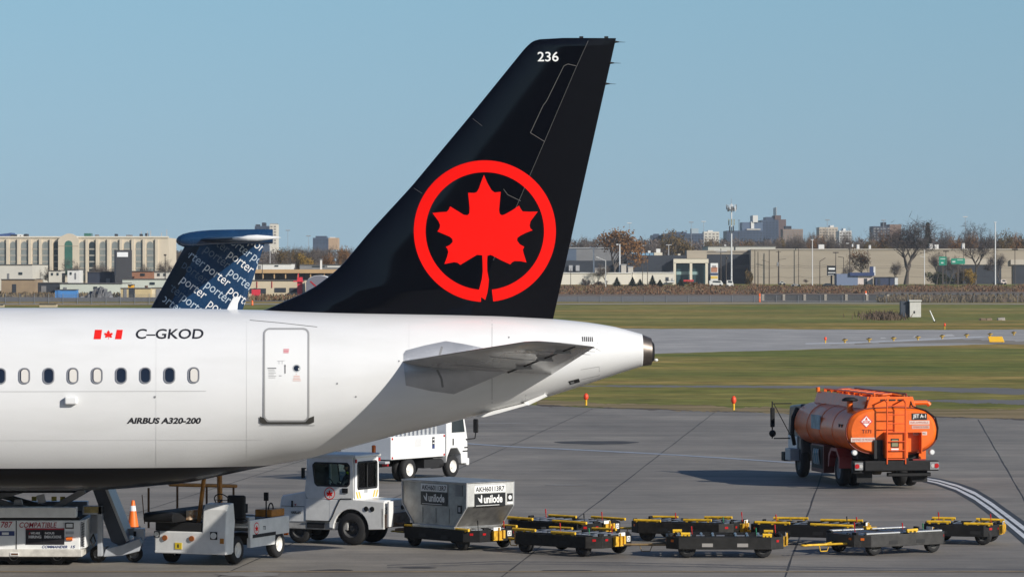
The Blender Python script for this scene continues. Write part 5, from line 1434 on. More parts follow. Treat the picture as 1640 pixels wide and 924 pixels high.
# lettering and plates on the rear (seen from behind: reading direction runs -y)
xb = -.126
def ftext(body, yL, z, wd, ht, mt, nm, bo=.02, plate=None):
    q = MB()
    if plate: q.bx(xb - .004, xb, yL - wd - .04, yL + .04, z - .03, z + ht + .03, 1)
    q.text(body, (xb - .007, yL, z), (0, -1, 0), (0, 0, 1), wd, ht, 0, bold=bo)
    q.build(nm, [mt, plate or SIGNW], ft)
ftext("T171", 1.00, 1.76, .30, .12, M("lettering_maroon", (.12, .01, .01), .5), "fleet_number")
ftext("DEFENSE DE MONTER", 1.32, 1.52, .72, .075, M("lettering_red", (.45, .05, .03), .5), "warning_plate", .0, M("pale_plate", (.62, .52, .46), .5))
ftext("JET A-1", -.66, 2.20, .42, .15, SIGNW, "fuel_grade_lettering", .02, M("sign_black", (.012, .012, .013), .4))
ftext("INFLAMMABLE", -.58, 2.06, .58, .06, M("lettering_red", (.45, .05, .03), .5), "warning_plate", .0, M("pale_plate", (.62, .52, .46), .5))
ftext("DEFENSE DE FUMER", -.66, 1.92, .50, .05, M("lettering_red", (.45, .05, .03), .5), "warning_plate", .0, M("dull_plate", (.50, .36, .30), .5))
ftext("NO SMOKING", -.70, 1.72, .38, .05, DGREY, "warning_plate", .0, M("pale_plate", (.62, .52, .46), .5))
q = MB(); q.prism([(.86, 2.44 - .1), (.86 - .21, 2.13), (.86, 1.92), (.86 + .21, 2.13)], 'x', xb - .004, xb, 0); q.prism([(.86, 2.32 - .02), (.86 - .16, 2.13), (.86, 1.96), (.86 + .16, 2.13)], 'x', xb - .008, xb - .004, 1)
q.prism([(.86, 2.27), (.81, 2.17), (.91, 2.17)], 'x', xb - .011, xb - .008, 0); q.bx(xb - .011, xb - .008, .74, .98, 2.07, 2.15, 0); q.text("1863", (xb - .013, .97, 2.085), (0, -1, 0), (0, 0, 1), .22, .05, 1)
q.build("hazard_diamond", [M("hazard_red", (.60, .06, .05), .5), SIGNW], ft)
# side sticker, chassis, hose locker, bumper
q = MB(); q.bx(3.2, 4.3, 1.47, 1.505, 1.75, 2.2); q.build("side_sticker", M("pale_teal_sticker", (.30, .42, .48), .5, var=.5, scale=3), ft)
for x in (.55, .85):
    q = MB(); q.bx(x - .07, x + .07, 1.462, 1.485, 1.92, 2.02); q.build("side_marker", DARK, ft)
q = MB(); q.bx(-.2, 7.6, -.5, .5, .62, .98); q.bx(.3, 6.4, -1.0, 1.0, .92, 1.12); q.build("chassis", DARK, ft)
q = MB(); q.bx(-.45, -.15, -1.42, 1.0, .58, .90); q.bx(-.35, -.15, 1.0, 1.36, .50, .90, 0); q.build("rear_bumper", CHAR, ft, bevel=.03)
q = MB(); q.bx(-.30, -.1, -1.2, .2, .40, .52); q.build("underrun_bar", CHAR, ft, bevel=.02)
for y0, y1, nm in ((1.06, 1.32, "l"), (-1.41, -1.12, "r")):
    q = MB(); q.bx(-.47, -.44, y0, y1, .62, .86, 0); q.cyl((-.485, y0 + .19 if y0 > 0 else y0 + .08, .74), (-.47, y0 + .19 if y0 > 0 else y0 + .08, .74), .075, n=16, mi=1); q.cyl((-.482, y0 + .07 if y0 > 0 else y0 + .2, .74), (-.47, y0 + .07 if y0 > 0 else y0 + .2, .74), .06, n=16, mi=2)
    q.build("tail_light", [MGREY, LENSR, M("dull_lens", (.45, .44, .42), .2)], ft)
for y in (1.28, -1.24):
    q = MB(); q.cyl((-.30, y, 1.16), (-.16, y, 1.16), .085, n=18); q.cyl((-.31, y, 1.16), (-.30, y, 1.16), .065, n=18, mi=1); q.build("work_lamp", [LGREY, LENSW], ft)
q = MB(); q.bx(.2, .5, -1.18, -.95, .92, 1.25); q.build("orange_bracket", ORNG, ft)
for y in (.9, -.9):
    q = MB(); q.box((-.05, y, .42), (.03, .5, .42)); q.build("mud_flap", RUBBER, ft)
q = MB(); q.prism([(3.0, .35), (3.0, 1.25), (4.6, 1.25), (4.6, .35)], 'y', 1.05, 1.42); q.build("hose_locker", M("maroon_locker", (.10, .02, .015), .5), ft, bevel=.02)
q = MB(); q.bx(3.12, 4.48, 1.422, 1.43, .48, 1.2); q.build("locker_opening", DARK, ft)
for k in range(5):
    q = MB(); q.tube([(3.4 + k * .13, 1.46, .60 + .05 * (k % 2)), (3.42 + k * .13, 1.50, .95), (3.50 + k * .13, 1.47, 1.1), (3.62 + k * .12, 1.49, .85), (3.6 + k * .13, 1.46, .62)], .025, 6); q.build("hose", M("teal_hose", (.10, .24, .30), .5) if k % 2 else M("pale_hose", (.35, .37, .36), .5), ft)
for y0, y1 in ((1.0, 1.42), (-1.42, -1.0)):
    q = MB(); q.prism([(1.05, .95), (1.05, .60), (1.15, .60), (1.2, .9), (1.45, 1.12), (2.05, 1.12), (2.3, .9), (2.36, .60), (2.46, .60), (2.42, 1.0), (2.1, 1.22), (1.4, 1.22)], 'y', y0, y1); q.build("mudguard", MAROON, ft)
for s in (1, -1):
    for yy in (1.12, .76): wheel(ft, (1.75, s * yy, .52), .52, .29, MGREY, out=s)
    wheel(ft, (6.4 + .75, s * 1.05, .52), .52, .29, MGREY, out=s)
q = MB(); q.cyl((1.75, -.9, .52), (1.75, .9, .52), .09, n=10); q.lathe([(0, -.2), (.17, -.12), (.17, .12), (0, .2)], (1.75, 0, .52), 'y', 14); q.build("axle", M("dusty_axle", (.12, .10, .07), .7, var=.4), ft)
# cab in front of the tank
q = MB(); q.prism([(6.75, .55), (8.55, .55), (8.62, 1.3), (8.35, 2.35), (6.85, 2.45), (6.75, 2.3)], 'y', -1.2, 1.2); q.build("cab", M("shaded_cab_paint", (.06, .062, .068), .4, coat=.2), ft, bevel=.06)  # shade on the cab put into its dark colour
q = MB(); q.bx(7.2, 8.4, 1.2, 1.24, .60, 1.35); q.build("cab_door", TRUCKW, ft, bevel=.02)
q = MB(); q.bx(7.0, 7.7, 1.2, 1.52, .55, .95); q.bx(7.9, 8.3, 1.2, 1.5, .5, .8, 1); q.build("fuel_step", [LGREY, CHAR], ft, bevel=.02)
q = MB(); q.prism([(7.0, 1.5), (8.3, 1.5), (8.1, 2.2), (7.0, 2.25)], 'y', -1.215, 1.215); q.build("cab_window", NAVYG, ft)
q = MB(); q.tube([(6.9, 1.30, 2.3), (6.75, 1.48, 2.0), (6.72, 1.52, 1.5), (6.9, 1.40, 1.1)], .07, 8); q.build("air_hose", RUBBER, ft)
q = MB(); q.tube([(8.1, 1.2, 2.42), (8.1, 1.86, 2.42)], .022, 6); q.tube([(8.1, 1.86, 2.5), (8.1, 1.86, 1.25)], .022, 6); q.tube([(8.1, 1.80, 1.25), (8.1, 1.2, 1.25)], .022, 6); q.tube([(8.1, 1.8, 2.4), (8.1, 1.2, 1.3)], .015, 6); q.build("mirror_bracket", CHAR, ft)
q = MB(); q.box((8.06, 1.86, 1.96), (.09, .15, .66)); q.build("mirror", CHAR, ft, bevel=.03)
q = MB(); q.lathe([(0, -.05), (.10, -.04), (.12, .0), (.10, .04), (0, .05)], (8.06, 1.86, 1.42), 'x', 16); q.build("round_mirror", CHAR, ft)

# ------------------------------------------------------------------ white service truck behind the tail
WA = R(57)
p_ = G(655, 771)
Rm = Matrix.Rotation(WA, 3, 'Z')
wp = p_ - Rm @ Vector((-1.25, -.95, 0))
wt = thing("service_truck", "white cab-over service truck behind the jet's tail, red lamps on its box corners", "truck", (wp.x, wp.y, .012), WA)
q = MB(); q.bx(-2.35, .80, -1.0, 1.0, .74, 1.48); q.build("side_box", TRUCKW, wt, bevel=.02)
q = MB()
for k in range(12): q.bx(-2.2 + k * .24, -2.08 + k * .24, -.82, -.78, 1.48, 1.95); q.bx(-2.2 + k * .24, -2.08 + k * .24, .78, .82, 1.48, 1.95)
q.bx(-2.3, .75, -.83, -.77, 1.95, 2.02); q.bx(-2.3, .75, .77, .83, 1.95, 2.02); q.build("stake_rack", LGREY, wt)
q = MB(); q.bx(-2.6, -2.35, -.95, .95, .62, .70); q.bx(-2.6, -2.5, -.2, .2, .50, .70, 1); q.build("rear_step", [LGREY, CHAR], wt, bevel=.01)
q = MB(); q.box((-2.40, -.80, .95), (.06, .18, .18)); q.box((-2.40, .80, .95), (.06, .18, .18)); 
for y in (-.80, .80):
    q = MB(); q.box((-2.39, y, .62), (.06, .22, .16)); q.build("tail_light", LENSR, wt)
for x in (-2.28, .72):
    for z_ in (.80, 1.42):
        q = MB(); q.box((x, -1.004, z_), (.07, .02, .07)); q.build("corner_lamp", LENSR, wt)
q = MB(); q.bx(-.95, -.62, -1.008, -1.0, 1.12, 1.38); q.build("faded_text_placard", M("pale_grey_print", (.62, .62, .62), .5), wt)
q = MB(); q.bx(.02, .16, -1.008, -1.0, 1.02, 1.40, 0); q.bx(.04, .14, -1.011, -1.008, 1.18, 1.22, 1); q.bx(.04, .14, -1.011, -1.008, 1.30, 1.34, 1); q.bx(.02, .16, -1.011, -1.008, 1.02, 1.14, 2); q.build("service_sticker", [DGREY, SIGNW, TXB], wt)
q = MB(); q.bx(-2.3, 2.2, -.42, .42, .48, .72); q.bx(-.3, .6, -.9, -.5, .38, .66); q.bx(-2.3, .8, -.9, .9, .70, .76); q.cyl((.4, -.72, .5), (.9, -.72, .5), .16, n=12); q.build("chassis", DARK, wt)
cabp = [(.95, .50), (.95, 2.28), (1.10, 2.38), (1.9, 2.36), (2.12, 1.62), (2.20, 1.28), (2.22, .45), (1.85, .45), (1.82, .75), (1.60, .98), (1.20, .98), (1.0, .70)]
q = MB(); q.prism(cabp, 'y', -.95, .95); q.build("cab", TRUCKW, wt, bevel=.05)
q = MB(); q.prism([(1.25, 1.50), (2.02, 1.50), (1.86, 2.20), (1.25, 2.24)], 'y', -.962, .962); q.build("cab_window", M("grey_cab_glass", (.035, .045, .05), .1), wt)
q = MB(); q.prism([(-.86, 1.5), (.86, 1.5), (.80, 2.22), (-.80, 2.22)], 'x', 0, .01); wsn = q.build("windscreen", NAVYG, wt)
wsn.location = (2.16, 0, 0); wsn.rotation_euler = (0, 0, 0)
q = MB(); q.bx(1.30, 1.36, -.965, -.95, 1.08, 1.30); q.build("door_handle", CHAR, wt)
q = MB(); q.bx(2.0, 2.2, -.965, -.94, .96, 1.0, 0); q.bx(1.9, 2.2, -.965, -.94, .84, .88, 0); q.build("side_vents", CHAR, wt)
q = MB(); q.tube([(2.1, -.95, 1.25), (2.25, -1.22, 1.28), (2.25, -1.25, 1.5)], .02, 6); q.build("mirror_arm", CHAR, wt)
q = MB(); q.box((2.25, -1.25, 1.70), (.08, .18, .46)); q.build("mirror", CHAR, wt, bevel=.03)
q = MB(); q.bx(2.15, 2.32, -.95, .95, .38, .62); q.build("front_bumper", TRUCKW, wt, bevel=.03)
for s in (1, -1):
    for yy in (.88, .60): wheel(wt, (-1.25, s * yy, .38), .38, .22, M("white_steel_rim", (.72, .70, .66)), out=s)
    wheel(wt, (1.38, s * .82, .38), .38, .22, M("white_steel_rim", (.72, .70, .66)), out=s)

# ------------------------------------------------------------------ edge markers, taxiway lights, cabinet, sign
def edge_marker(px, py, h, label):
    c = G(px, py); t = thing("edge_marker", label, "marker post", (c.x, c.y, c.z), 0, "orange marker posts on the grass")
    q = MB(); q.cyl((0, 0, 0), (0, 0, h * .5), .06, n=10); q.build("post", YELL, t)
    q = MB(); q.lathe([(.06, h * .45), (.13, h * .62), (.12, h * .85), (.05, h), (0, h)], (0, 0, 0), 'z', 14); q.build("marker_head", M("marker_orange", (.80, .07, .02), .5), t)
edge_marker(938.5, 649, .62, "orange marker post at the grass edge, straight right of the jet's tail underside")
edge_marker(1175, 656.5, .70, "orange marker post at the apron edge, left of the orange tanker")
edge_marker(1513, 527.2, .75, "small orange marker on the far grass behind the taxiway's yellow sign")
edge_marker(1322, 549.6, .62, "red taxiway marker at the left end of the taxiway light row")
for k, (x, y) in enumerate(((1353, 549.3), (1392, 548), (1431, 546.2), (1470, 544.7), (1509, 542.7), (1548, 541), (1586, 539.5), (1623.6, 537))):
    c = G(x, y); t = thing("taxiway_light", "small yellow and black taxiway edge light on the far taxiway's white line", "taxiway light", tuple(c), 0, "taxiway edge lights along the white line")
    q = MB(); q.cyl((0, 0, 0), (0, 0, .16), .10, n=10); q.lathe([(.28, .36), (.30, .30), (.06, .16)], (0, 0, 0), 'z', 12); q.build("base", M("tarnished_yellow", (.42, .27, .05), .6), t)
    q = MB(); q.lathe([(.15, .24), (.15, .42), (0, .46)], (0, 0, 0), 'z', 12); q.build("lens", DGREY, t)
c = G(1596, 548.8)
t = thing("taxiway_sign", "wide yellow taxiway sign board standing by the far taxiway", "sign", (c.x, c.y, c.z), 0)
q = MB(); q.prism([(-.70, .06), (.78, .06), (.55, .62), (-.85, .62)], 'y', -.1, .1); q.build("board", M("sign_yellow", (.80, .45, .02), .5), t, bevel=.02)
q = MB(); q.bx(-.6, -.5, -.04, .04, 0, .07); q.bx(.5, .6, -.04, .04, 0, .07); q.build("legs", CHAR, t)
c = G(1459, 508)
kk = F / c.y
t = thing("utility_cabinet", "white utility cabinet with a dark left side standing on the far grass", "cabinet", (c.x, c.y, c.z), 0)
q = MB(); q.box((.35 * 20 / kk, .9, 12.5 / kk), (18 / kk, 1.8, 25 / kk)); q.build("cabinet_body", M("off_white_metal_cabinet", (.62, .60, .55), .5, var=.12, scale=2), t, bevel=.03)
q = MB(); q.bx(-3 / kk, 17 / kk, -.15, 2.0, 25 / kk, 27.5 / kk); q.build("cabinet_roof", M("off_white_metal_cabinet", (.62, .60, .55)), t, bevel=.03)
q = MB(); q.bx(-16 / kk, -3 / kk, .5, 2.0, 0, 25.5 / kk); q.build("dark_left_side", M("dark_side_metal", (.05, .06, .08), .6), t, bevel=.02)  # the cabinet's left face as a separate darker block
q = MB(); q.bx(4 / kk, 6.5 / kk, -.02, .0, 6 / kk, 10 / kk); q.build("door_lock", DARK, t)
a = G(1497, 515.5); b_ = P(1489, 497, a.y)
t = thing("leaning_stake", "thin white stake leaning left on the grass beside the utility cabinet", "stake", tuple(a), 0)
q = MB(); q.cyl((0, 0, 0), b_ - a, .10, .06, 8); q.build("pole", SIGNW, t); q = MB(); q.cyl((0, 0, -.02), (0, 0, .12), .2, n=10); q.build("foot", CHAR, t)
for px_, py_, wpx, hpx, mt, lb, cat, nm in ((1606, 513, 15, 6, M("pale_broken_concrete", (.42, .38, .34), .8, var=.4), "white-topped low concrete block on the far grass near the right edge", "concrete block", "concrete_block"), (1579, 513, 18, 5, M("tan_soil_heap", (.26, .19, .13), .95, var=.4), "low tan rubble heap on the far grass, left of the white block", "rubble", "rubble_heap")):
    c = G(px_, py_); k = c.y / F
    q = MB(); rr = random.Random(px_)
    for i in range(5): q.box(((rr.random() - .5) * wpx * k * .7, rr.random() * .5, hpx * k * .28), (wpx * k * .45, .7, hpx * k * rr.uniform(.5, .95)), 0, Matrix.Rotation(rr.uniform(-.2, .2), 4, 'Y'))
    o = q.build(nm, mt, None, bevel=.05, loc=tuple(c)); tag(o, lb, cat)

# ------------------------------------------------------------------ the far side of the airfield: buildings
class Bld:
    def __init__(s, name, label, cat, x0, x1, yt, Y, depth, mat, ang=0.0, part="wall", group=None, sink=.3):
        s.Y = Y; s.k = Y / F; s.px = (x0 + x1) / 2; s.z0 = zt(Y) - sink
        c = P(s.px, 0, Y)
        s.o = thing(name, label, cat, (c.x, Y, s.z0), R(ang), group)
        s.w = (x1 - x0) * s.k; s.d = depth; s.h = H - (yt - YH) * s.k - s.z0
        q = MB(); q.bx(-s.w / 2, s.w / 2, 0, depth, 0, s.h); s.wall = q.build(part, mat, s.o)
    def X(s, px): return (px - s.px) * s.k
    def Z(s, py): return H - (py - YH) * s.k - s.z0
    def box(s, name, x0, x1, yt, yb, d0, d1, mat, parent=None):
        q = MB(); q.bx(s.X(x0), s.X(x1), d0, d1, s.Z(yb), s.Z(yt)); return q.build(name, mat, parent or s.o)
CREAM = M("cream_stucco", (.60, .52, .41), .8, var=.08, scale=.3)
TAN = M("tan_brick_wall", (.39, .335, .26), .85, var=.14, scale=.12, stretch=(.3, 1, 3))
PALEB = M("pale_painted_block", (.60, .57, .50), .8, var=.12, scale=.15)
SLATE = M("dark_slate_cladding", (.030, .036, .048), .6, var=.2, scale=.2)
GREYCL = M("grey_metal_cladding", (.20, .20, .205), .55, var=.15, scale=.3)
GLASSD = M("dark_window_glass", (.025, .035, .042), .12)
GLASSP = M("pale_grey_window_glass", (.25, .27, .26), .2, var=.25, scale=.5)
GREENG = M("green_atrium_glass", (.055, .16, .125), .15, var=.3, scale=.4)
WHITEB = M("white_building_paint", (.70, .69, .66), .7, var=.08, scale=.2)
BLUEB = M("blue_grey_tower_cladding", (.060, .085, .135), .5, var=.2, scale=.05)
PURPB = M("brown_brick_tower", (.145, .10, .095), .8, var=.15, scale=.05)

# cream hotel on the left
b = Bld("hotel_building", "long cream hotel with arched grey window bays and a green gabled entrance bay", "hotel", -60, 270, 381, 950, 22, CREAM)
for k, x in enumerate((-40, -20, 4, 21, 39, 57.5, 73, 91, 132, 147.5, 165, 184, 204, 222.5, 240.5)):
    w_ = 4.8 if k % 2 else 5.4
    q = MB(); z0, z1 = b.Z(450), b.Z(387); X0, X1 = b.X(x - w_), b.X(x + w_); xm = (X0 + X1) / 2; r = (X1 - X0) / 2
    q.prism([(X0, z0), (X1, z0), (X1, z1 - r)] + [(xm + r * math.cos(math.pi * i / 8), z1 - r + r * math.sin(math.pi * i / 8)) for i in range(1, 8)] + [(X0, z1 - r)], 'y', -.05, .3)
    f_ = q.build("window_bay", GLASSP if k not in (7, 9) else GLASSD, b.o)
    q = MB()
    for zz in np.arange(z0 + 1.5, z1 - 1, 1.6): q.bx(X0, X1, -.10, -.05, zz, zz + .35)
    q.build("spandrel", M("grey_beige_spandrel", (.33, .31, .27), .8), f_)
for k, x in enumerate((-30, -8, 12.5, 30, 48, 65, 82, 139.5, 156, 174, 194, 213, 231, 251)):
    b.box("pilaster", x - 2.2, x + 2.2, 383, 455, -.5, 0, CREAM)
b.box("parapet", -60, 270, 378.5, 381, -.3, 1.0, M("pale_stucco_trim", (.66, .60, .50), .8))
q = MB(); gx = [(94, 455), (94, 384), (98, 379), (108, 374.5), (111, 374), (114, 374.5), (123, 379), (127, 384), (127, 455)]
q.prism([(b.X(x), b.Z(y)) for x, y in gx], 'y', -1.2, 3); gb = q.build("gable_bay", CREAM, b.o)
q = MB(); X0, X1 = b.X(104.5), b.X(117); xm, r = (X0 + X1) / 2, (X1 - X0) / 2; z0, z1 = b.Z(440), b.Z(385.5)
q.prism([(X0, z0), (X1, z0), (X1, z1 - r)] + [(xm + r * math.cos(math.pi * i / 10), z1 - r + r * math.sin(math.pi * i / 10)) for i in range(1, 10)] + [(X0, z1 - r)], 'y', -1.25, -1.0); q.build("arched_window", GREENG, gb)
q = MB(); q.bx(b.X(94.5), b.X(126.5), -1.26, -1.2, b.Z(394.6), b.Z(394)); q.build("cornice", M("brown_trim", (.30, .22, .15), .8), gb)
for x, w_, h_, mt in ((17, 5, 3, SLATE), (23, 3, 3, SLATE), (27, 4, 3.5, WHITEB), (33, 4, 3, WHITEB), (38.5, 4, 4, SLATE), (138, 11, 5, GREENG), (152, 4, 3, GREYCL), (183, 3, 4, SLATE), (204, 8, 2.5, GREYCL), (223, 3, 4, SLATE), (232, 3, 5, SLATE)):
    b.box("rooftop_unit", x - w_ / 2, x + w_ / 2, 378.5 - h_, 378.6, 3, 7, mt)
for x, h_ in ((223.5, 8), (233.5, 9), (238.5, 9), (256, 6), (264.5, 11)):
    b.box("rooftop_antenna", x - .5, x + .5, 378.5 - h_, 378.6, 4, 5, LGREY)
q = MB(); q.prism([(b.X(-20), b.Z(378.5)), (b.X(16), b.Z(378.5)), (b.X(12), b.Z(372.5)), (b.X(6), b.Z(373.5)), (b.X(-20), b.Z(376))], 'y', 6, 14); q.build("blue_roof_dome", M("blue_roof_sheet", (.05, .09, .22), .5), b.o)

# low sheds and yards in front of it
def simple(name, label, cat, x0, x1, yt, Y, depth, mat, feats=(), ang=0):
    b = Bld(name, label, cat, x0, x1, yt, Y, depth, mat, ang)
    for nm, a0, a1, y0, y1, m_ in feats: b.box(nm, a0, a1, y0, y1, -.12, .05, m_)
    b.box("roof_edge", x0 - .5, x1 + .5, yt - .6, yt + .4, -.25, depth + .2, M("dark_roof_edge", (.10, .09, .085), .7))
    return b
simple("white_shed", "wide off-white low building in front of the hotel's left half", "building", -60, 52, 424, 900, 30, PALEB, [("window", -10, -2, 436, 440, GLASSD), ("door", 12, 15, 438, 447, GREYCL), ("window", 30, 36, 436, 440, GLASSD)])
simple("white_trailer_office", "small white block standing just under the hotel's green entrance", "building", 108, 127, 432, 905, 8, WHITEB, [("window", 112, 115, 436, 440, GLASSD), ("door", 120, 122, 437, 447, GREYCL)])
simple("white_trailer_office", "narrow off-white cabin among bare shrubs, left of the white block", "building", 78, 98, 433.5, 905, 8, PALEB, [("window", 82, 85, 437, 441, GLASSD), ("window", 91, 94, 437, 441, GLASSD)])
simple("tan_brick_shed", "tan brick shed at the far left in front of the off-white building", "shed", 2, 56, 447.5, 840, 14, M("tan_rough_brick", (.33, .24, .15), .85, var=.25, scale=.3), [("door", 20, 26, 455, 470, SLATE)])
simple("dark_shed", "dark slate shed between the tan brick shed and the pale green hall", "shed", 58, 97, 453, 845, 14, SLATE, [("door", 66, 74, 458, 470, GREYCL)])
simple("pale_green_hall", "long pale mint hall with a light roof, left of the blue tail", "hall", 96, 196, 454, 835, 20, M("pale_mint_cladding", (.55, .58, .50), .7, var=.1, scale=.2), [("door", 102, 107, 460, 471, GREYCL), ("window", 150, 156, 459, 463, GLASSD)])
simple("mint_warehouse", "mint white flat hall directly left of the blue tail fin", "hall", 196, 276, 447, 860, 20, M("pale_mint_cladding", (.55, .58, .50)), [("door", 210, 216, 455, 470, GREYCL), ("window", 240, 248, 452, 456, GLASSD)])
simple("dark_gabled_shed", "dark blue sheet shed rising behind the mint halls under a billboard", "shed", 140, 195, 435.5, 880, 12, M("dark_navy_sheet", (.028, .035, .055), .6), [("door", 170, 176, 446, 460, GREYCL)])
simple("brick_red_store", "low brick-red store with a flat roof left of the blue tail", "store", 200, 246, 434.5, 892, 12, M("brick_red_wall", (.33, .155, .09), .85, var=.15, scale=.3), [("door", 206, 211, 438, 448, SLATE), ("window", 225, 232, 438, 442, GLASSD)])
simple("white_kiosk", "small cream kiosk between the brick-red store and the blue tail", "kiosk", 247, 272, 435.5, 893, 8, PALEB, [("window", 252, 256, 438, 442, GLASSD), ("window", 262, 266, 438, 442, GLASSD)])
simple("yellow_container", "pale yellow storage container with a dark end, left of the blue tail", "container", 193, 242, 461.5, 800, 6, M("pale_yellow_sheet", (.58, .45, .24), .6, var=.15, scale=.5), [("door", 207, 216, 462, 476, SLATE), ("door", 198, 203, 463, 476, GREYCL)])
simple("cream_container", "cream storage container right beside the pale yellow one", "container", 243, 268, 461, 802, 6, M("cream_sheet", (.64, .57, .42), .6, var=.1, scale=.5), [("door", 250, 257, 463, 476, GREYCL)])
simple("blue_container", "bright blue shipping container in the yard before the pale mint hall", "container", 88, 123, 464, 790, 3, M("bright_blue_sheet", (.07, .24, .55), .5, var=.12, scale=.5), [("door", 92, 97, 465, 476, M("blue_door", (.06, .2, .46), .5))])
simple("beige_barrier", "long beige concrete barrier lying just beyond the jet's white roof", "barrier", 63, 91, 486.5, 650, 1, M("beige_concrete", (.52, .43, .30), .85, var=.1))
simple("beige_barrier", "short beige barrier at the picture's left edge beyond the jet's roof", "barrier", -30, 6, 487.5, 650, 1, M("beige_concrete", (.52, .43, .30)))
def heap(name, label, cat, x0, x1, yt, Y, mat, seed, cnt=40):
    rr = random.Random(seed); k = Y / F; c = P((x0 + x1) / 2, 0, Y)
    q = MB(); W_ = (x1 - x0) * k; Hh = H - (yt - YH) * k - zt(Y)
    for i in range(cnt):
        x = rr.gauss(0, .22) * W_; x = max(-W_ / 2, min(W_ / 2, x)); hh = Hh * (1 - abs(x) / (W_ * .5)) * rr.uniform(.35, 1.0)
        q.box((x, rr.uniform(0, 3), hh / 2), (W_ * rr.uniform(.06, .16), rr.uniform(.8, 2), max(hh, .3)), 0, Matrix.Rotation(rr.uniform(-.5, .5), 4, 'Z') @ Matrix.Rotation(rr.uniform(-.25, .25), 4, 'Y'), (rr.uniform(.2, .7), rr.uniform(.3, .8)))
    o = q.build(name, mat, None, loc=(c.x, Y, zt(Y))); return tag(o, label, cat)
heap("scrap_heap", "dark grey scrap heap between the blue and yellow containers", "heap", 128, 192, 457, 795, M("mixed_grey_scrap", (.20, .20, .21), .6, var=.75, scale=.6), 4, 60)
heap("soil_heap", "brown soil heap on the roof line above the yellow container", "heap", 218, 252, 455.5, 812, M("brown_scrap", (.22, .13, .09), .8, var=.6, scale=.6), 5, 34)
b = simple("yellow_digger", "small yellow digger cab showing above the pale yellow container", "digger", 205, 213, 456, 806, 3, M("digger_yellow", (.80, .40, .02), .5), [("window", 207, 210, 457, 459, GLASSD)])
c = P(208, 0, 880); b = Bld("billboard", "dark billboard with a blank white panel standing before the hotel", "billboard", 184, 211, 400.5, 877, .6, M("billboard_back_dark", (.055, .055, .06), .7))
b.box("white_panel", 187.5, 205, 404, 411.5, -.08, 0, M("billboard_white", (.85, .85, .84), .5)); b.box("frame_leg", 183, 186, 400, 440, -.1, .4, SLATE)

# between the two tails
simple("cream_terminal_shed", "cream stucco airfield building with dark openings between the two tails", "building", 398, 488, 449, 800, 18, M("cream_block", (.62, .52, .36), .8, var=.08, scale=.2),
       [("opening", 440, 458, 461, 468, SLATE), ("opening", 464, 484, 461, 468, SLATE), ("opening", 400, 426, 462, 470, SLATE), ("red_post", 411, 412.2, 451, 461, LENSR), ("red_post", 435, 436.2, 451, 461, LENSR)])
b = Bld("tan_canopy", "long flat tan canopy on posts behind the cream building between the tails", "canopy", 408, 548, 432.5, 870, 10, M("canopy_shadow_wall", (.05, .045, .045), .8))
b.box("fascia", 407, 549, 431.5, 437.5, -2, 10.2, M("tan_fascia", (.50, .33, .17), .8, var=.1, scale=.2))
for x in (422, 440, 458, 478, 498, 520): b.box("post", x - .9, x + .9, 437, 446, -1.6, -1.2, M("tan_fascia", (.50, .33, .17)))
simple("white_flat_hall", "white flat hall behind the tan canopy, right of the blue tail", "hall", 402, 467, 422.5, 960, 15, WHITEB, [("window", 440, 446, 425, 427, GLASSD), ("door", 414, 418, 425, 431, GREYCL)])
simple("grey_flat_hall", "grey flat-roofed hall half behind the black fin", "hall", 480, 560, 424, 970, 15, GREYCL, [("window", 500, 520, 426, 428, GLASSD), ("window", 524, 548, 426, 428, WHITEB)])
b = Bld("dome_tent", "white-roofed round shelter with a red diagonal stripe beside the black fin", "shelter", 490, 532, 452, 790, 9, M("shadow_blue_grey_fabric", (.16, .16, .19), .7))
q = MB(); r = (532 - 490) / 2 * b.k
q.prism([(r * math.cos(math.pi * i / 14), b.Z(454) + r * .62 * math.sin(math.pi * i / 14)) for i in range(15)], 'y', .2, 9); q.build("vault_roof", M("white_tent_fabric", (.78, .78, .78), .6), b.o)
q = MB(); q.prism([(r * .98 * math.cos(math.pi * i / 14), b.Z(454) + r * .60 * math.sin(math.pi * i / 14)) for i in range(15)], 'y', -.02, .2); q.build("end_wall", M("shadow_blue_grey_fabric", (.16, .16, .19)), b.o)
q = MB(); q.prism([(b.X(496), b.Z(451)), (b.X(498), b.Z(450)), (b.X(508), b.Z(459)), (b.X(506), b.Z(460))], 'y', -.06, -.02); q.build("red_stripe", LENSR, b.o)
b = Bld("red_loader", "small red lifting machine beside the cream building between the tails", "machine", 476, 484, 444, 792, 1.5, M("machine_red", (.62, .03, .05), .5)); b.box("boom", 470, 486, 449.5, 451.5, -.5, 0, M("machine_red", (.62, .03, .05))); b.box("mast", 477, 478.5, 438.5, 445, .2, .6, M("machine_red", (.62, .03, .05)))
b = Bld("red_tow_plane", "low red vehicle under the cream building's left opening", "vehicle", 403, 416, 463.5, 786, 2, M("machine_red", (.62, .03, .05))); b.box("windscreen", 406, 411, 461.5, 464, .3, 1.6, GLASSD)
b = Bld("fuel_silo", "tall thin white silo behind the dome shelter near the black fin", "silo", 512.6, 515.6, 415.5, 880, 1, WHITEB); b.box("cap", 512, 516.2, 414.5, 416, -.2, 1.2, GREYCL)

